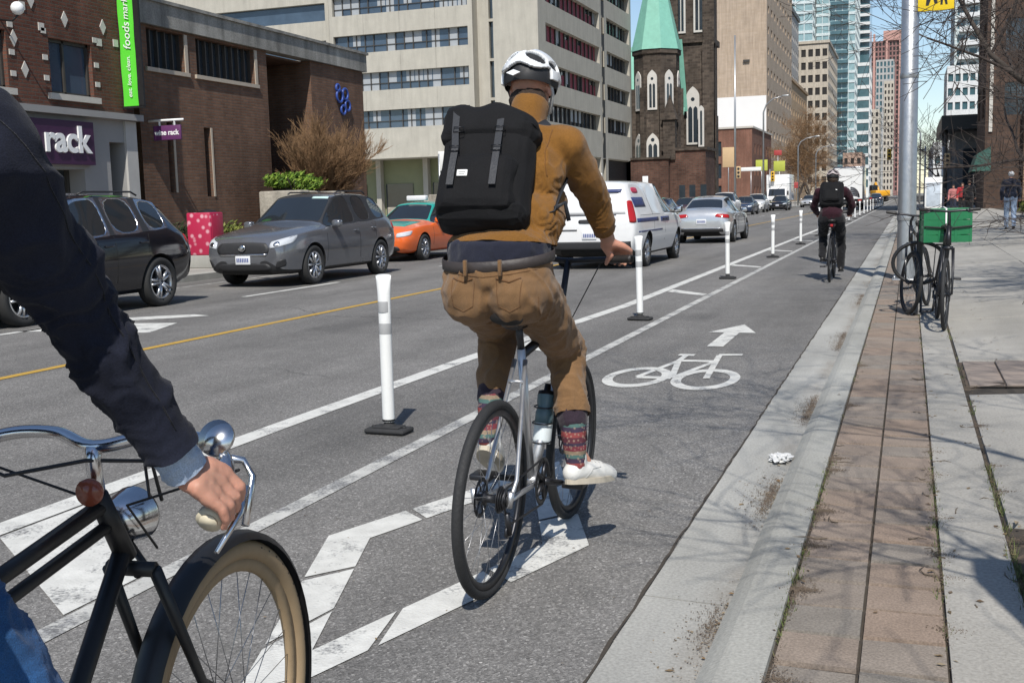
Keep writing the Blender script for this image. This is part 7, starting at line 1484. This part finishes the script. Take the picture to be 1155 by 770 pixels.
# --- lamps, signals and signs further down the street
def lamp(label, x, y, h, arm, d=1):
    t = thing('street_lamp', label, 'street lamp', (x,y,.1)); mb = MB(); mb.tube([(0,0,0),(0,0,h*.9),(d*arm*.15,0,h*.97),(d*arm*.5,0,h*1.02),(d*arm,0,h*1.04)],[.11,.08,.07,.05,.045],10); mb.build('pole', m_galv, t); mb = MB(); mb.rbox((d*arm-.15,-.14,h*1.04-.05),(d*arm+.55,.14,h*1.04+.09),.05); mb.build('lamp_head', m_galv, t)
lamp('curved grey street lamp before the brown bare tree', -13.8, 152, 8.6, 2.2); lamp('curved grey street lamp right behind the first one', -13.8, 182, 8.6, 2.2); lamp('tall grey street lamp near the beige tower', -14.2, 118, 11, 2.0); lamp('grey street lamp on the far left kerb near the tan block', -14.0, 240, 10, 2.2)
lamp('grey street lamp on the right kerb beyond the steel pole', 1.2, 140, 9, 2.0, -1)
m_ybox = M('yellow_signal_housing', (.72,.42,.03), .1, 6, .5); m_tanbox = M('tan_sign_back', (.52,.36,.20), .1, 4, .7); m_redl = M('red_sign', (.38,.05,.05), .1, 4, .6)
def signal(label, x, y, h, arm=0, boxm=None):
    t = thing('traffic_signal', label, 'traffic light', (x,y,.1)); mb = MB(); mb.tube([(0,0,0),(0,0,h)],[.10,.07],10)
    if arm: mb.tube([(0,0,h-.4),(arm*.5,0,h-.1),(arm,0,h)],[.06,.05,.04],8)
    mb.build('pole', m_galv, t)
    for z in ((h-1.2,) if arm else (2.9,)):
        mb = MB(); mb.rbox((arm-.19+(.3 if not arm else 0),-.14,z),(arm+.19+(.3 if not arm else 0),.14,z+1.05),.05); hs = mb.build('housing', boxm or m_ybox, t)
        for k in range(3): mb = MB(); c = (arm+(.3 if not arm else 0),-.15,z+.2+.32*k); mb.lathe([(0,0),(.1,0),(.12,-.1),(.125,-.1),(.115,.01)], 14, 0, Matrix.Translation(c) @ Matrix.Rotation(R_(90),4,'X')); mb.build('lens', m_blk, hs)
signal('traffic light with a tall pole in front of the church corner', -14.2, 98, 15, 0, m_tanbox); signal('yellow traffic light hanging over the lanes left of the steel pole', 1.4, 112, 5.6, -3.2); signal('traffic light on a short pole by the russet corner block', -14.0, 122, 4.2, 0); signal('pale traffic light at the right kerb before the pavilion', 2.2, 84, 4.4, 0, m_tanbox)
def sign(name, label, x, y, z, w_, h_, mat, pole=None, pane=None):
    t = thing(name, label, 'sign', (x,y,.1)); mb = MB(); mb.cyl((0,.05,0),(0,.05,pole or z+h_),.04,8); mb.build('pole', m_galv, t); mb = MB(); mb.rbox((-w_/2,-.03,z),(w_/2,.03,z+h_),.015); mb.build('plate', mat, t); return t
sign('street_sign', 'tan backed sign board on the tall signal pole by the church', -14.75, 97.8, 3.9, 1.0, 1.7, m_tanbox); sign('street_sign', 'small red sign on a thin pole far down the left kerb', -11.6+-2.2, 148, 2.3, .75, .75, m_redl)
sign('street_sign', 'white street name plate on a short pole by the russet block', -13.9, 106, 3.7, 1.9, .35, m_post); sign('street_sign', 'small white parking sign on a thin pole behind the silver saloon', -14, 62, 2.1, .32, .5, m_post); sign('street_sign', 'small white parking sign on a thin pole left of the saloon', -14, 52, 2.1, .32, .5, m_post)
m_lime = M('lime_banner', (.42,.46,.07), .1, 3, .7)
for i, (x, y) in enumerate(((-15.6,128),(-14.3,134))): sign('banner_sign', ['lime yellow banner nearest the white box truck','lime yellow banner further right above the white box truck'][i], x, y, 4.2, 1.3, 1.2, m_lime)
sign('banner_sign', 'red and white round sign above the lime banners', -14.9, 138, 6.2, .9, .6, m_redl)
wp = thing('poster_board', 'tall white poster board standing on the right sidewalk behind the green crate', 'board', (1.28,66,sz(1.28))); mb = MB(); mb.rbox((-.45,-.12,.2),(.45,.12,2.1),.03); mb.build('panel', m_post, wp); mb = MB(); mb.box((-.5,-.15,0),(.5,.15,.2)); mb.build('foot', m_trim, wp); mb = MB(); mb.rbox((-.36,-.13,.5),(.36,-.121,1.8),.004); mb.build('poster', M('pale_poster', (.45,.50,.55), .5, 4, .6), wp)
ip = thing('shadow_pillar', 'dark grey pillar added out of view to cast a shadow on the near sidewalk', 'pillar', (1.06,2.25,sz(1.06))); mb = MB(); mb.rbox((-.32,-.14,0),(.32,.14,2.2),.03); mb.build('case', m_trim, ip); mb = MB(); mb.rbox((-.26,-.15,.7),(.26,-.139,2.0),.004); mb.build('panel', m_glass, ip)  # unseen pillar, added so its shadow falls across the near sidewalk
bare_tree('bare_tree', 'second bare tree with dark drooping limbs before the tan entrance', (6.0,45,sz(5)), 13, .26, 77, 1.2, 6, lean=(-.1,0), mins=.010)
def again(src, label, loc):
    o = [q for q in bpy.data.objects if q.get('label') == src][0]; c = copy_tree(o); c.location = loc; c['label'] = label
far_w = 'white suv facing the camera just in front of the white box truck'; far_b = 'black car driving away at the far end of the lane'; far_g = 'silver grey saloon facing the camera beyond the white box truck'
again(far_w, 'pale suv facing the camera, second car beyond the white box truck', (-11.2,152,0)); again(far_g, 'silver saloon facing the camera, third car beyond the white box truck', (-11.5,166,0))
again(far_b, 'dark car parked at the far kerb left of the silver saloon roof', (-12.3,58.6,0)); again(far_b, 'dark car facing away just ahead of the mural truck', (-5.2,122,0)); again(far_w, 'white suv driving ahead of the silver saloon', (-8.8,178,0))
again(far_g, 'silver saloon in the inner oncoming lane beyond the two white suvs', (-8.9,131,0)); again(far_b, 'dark saloon in the inner oncoming lane far beyond the white box truck', (-8.8,150,0)); again(far_w, 'white suv last in the far row of parked cars', (-12.6,190,0)); again(far_g, 'silver car parked far down the left kerb behind the lamps', (-12.4,205,0))
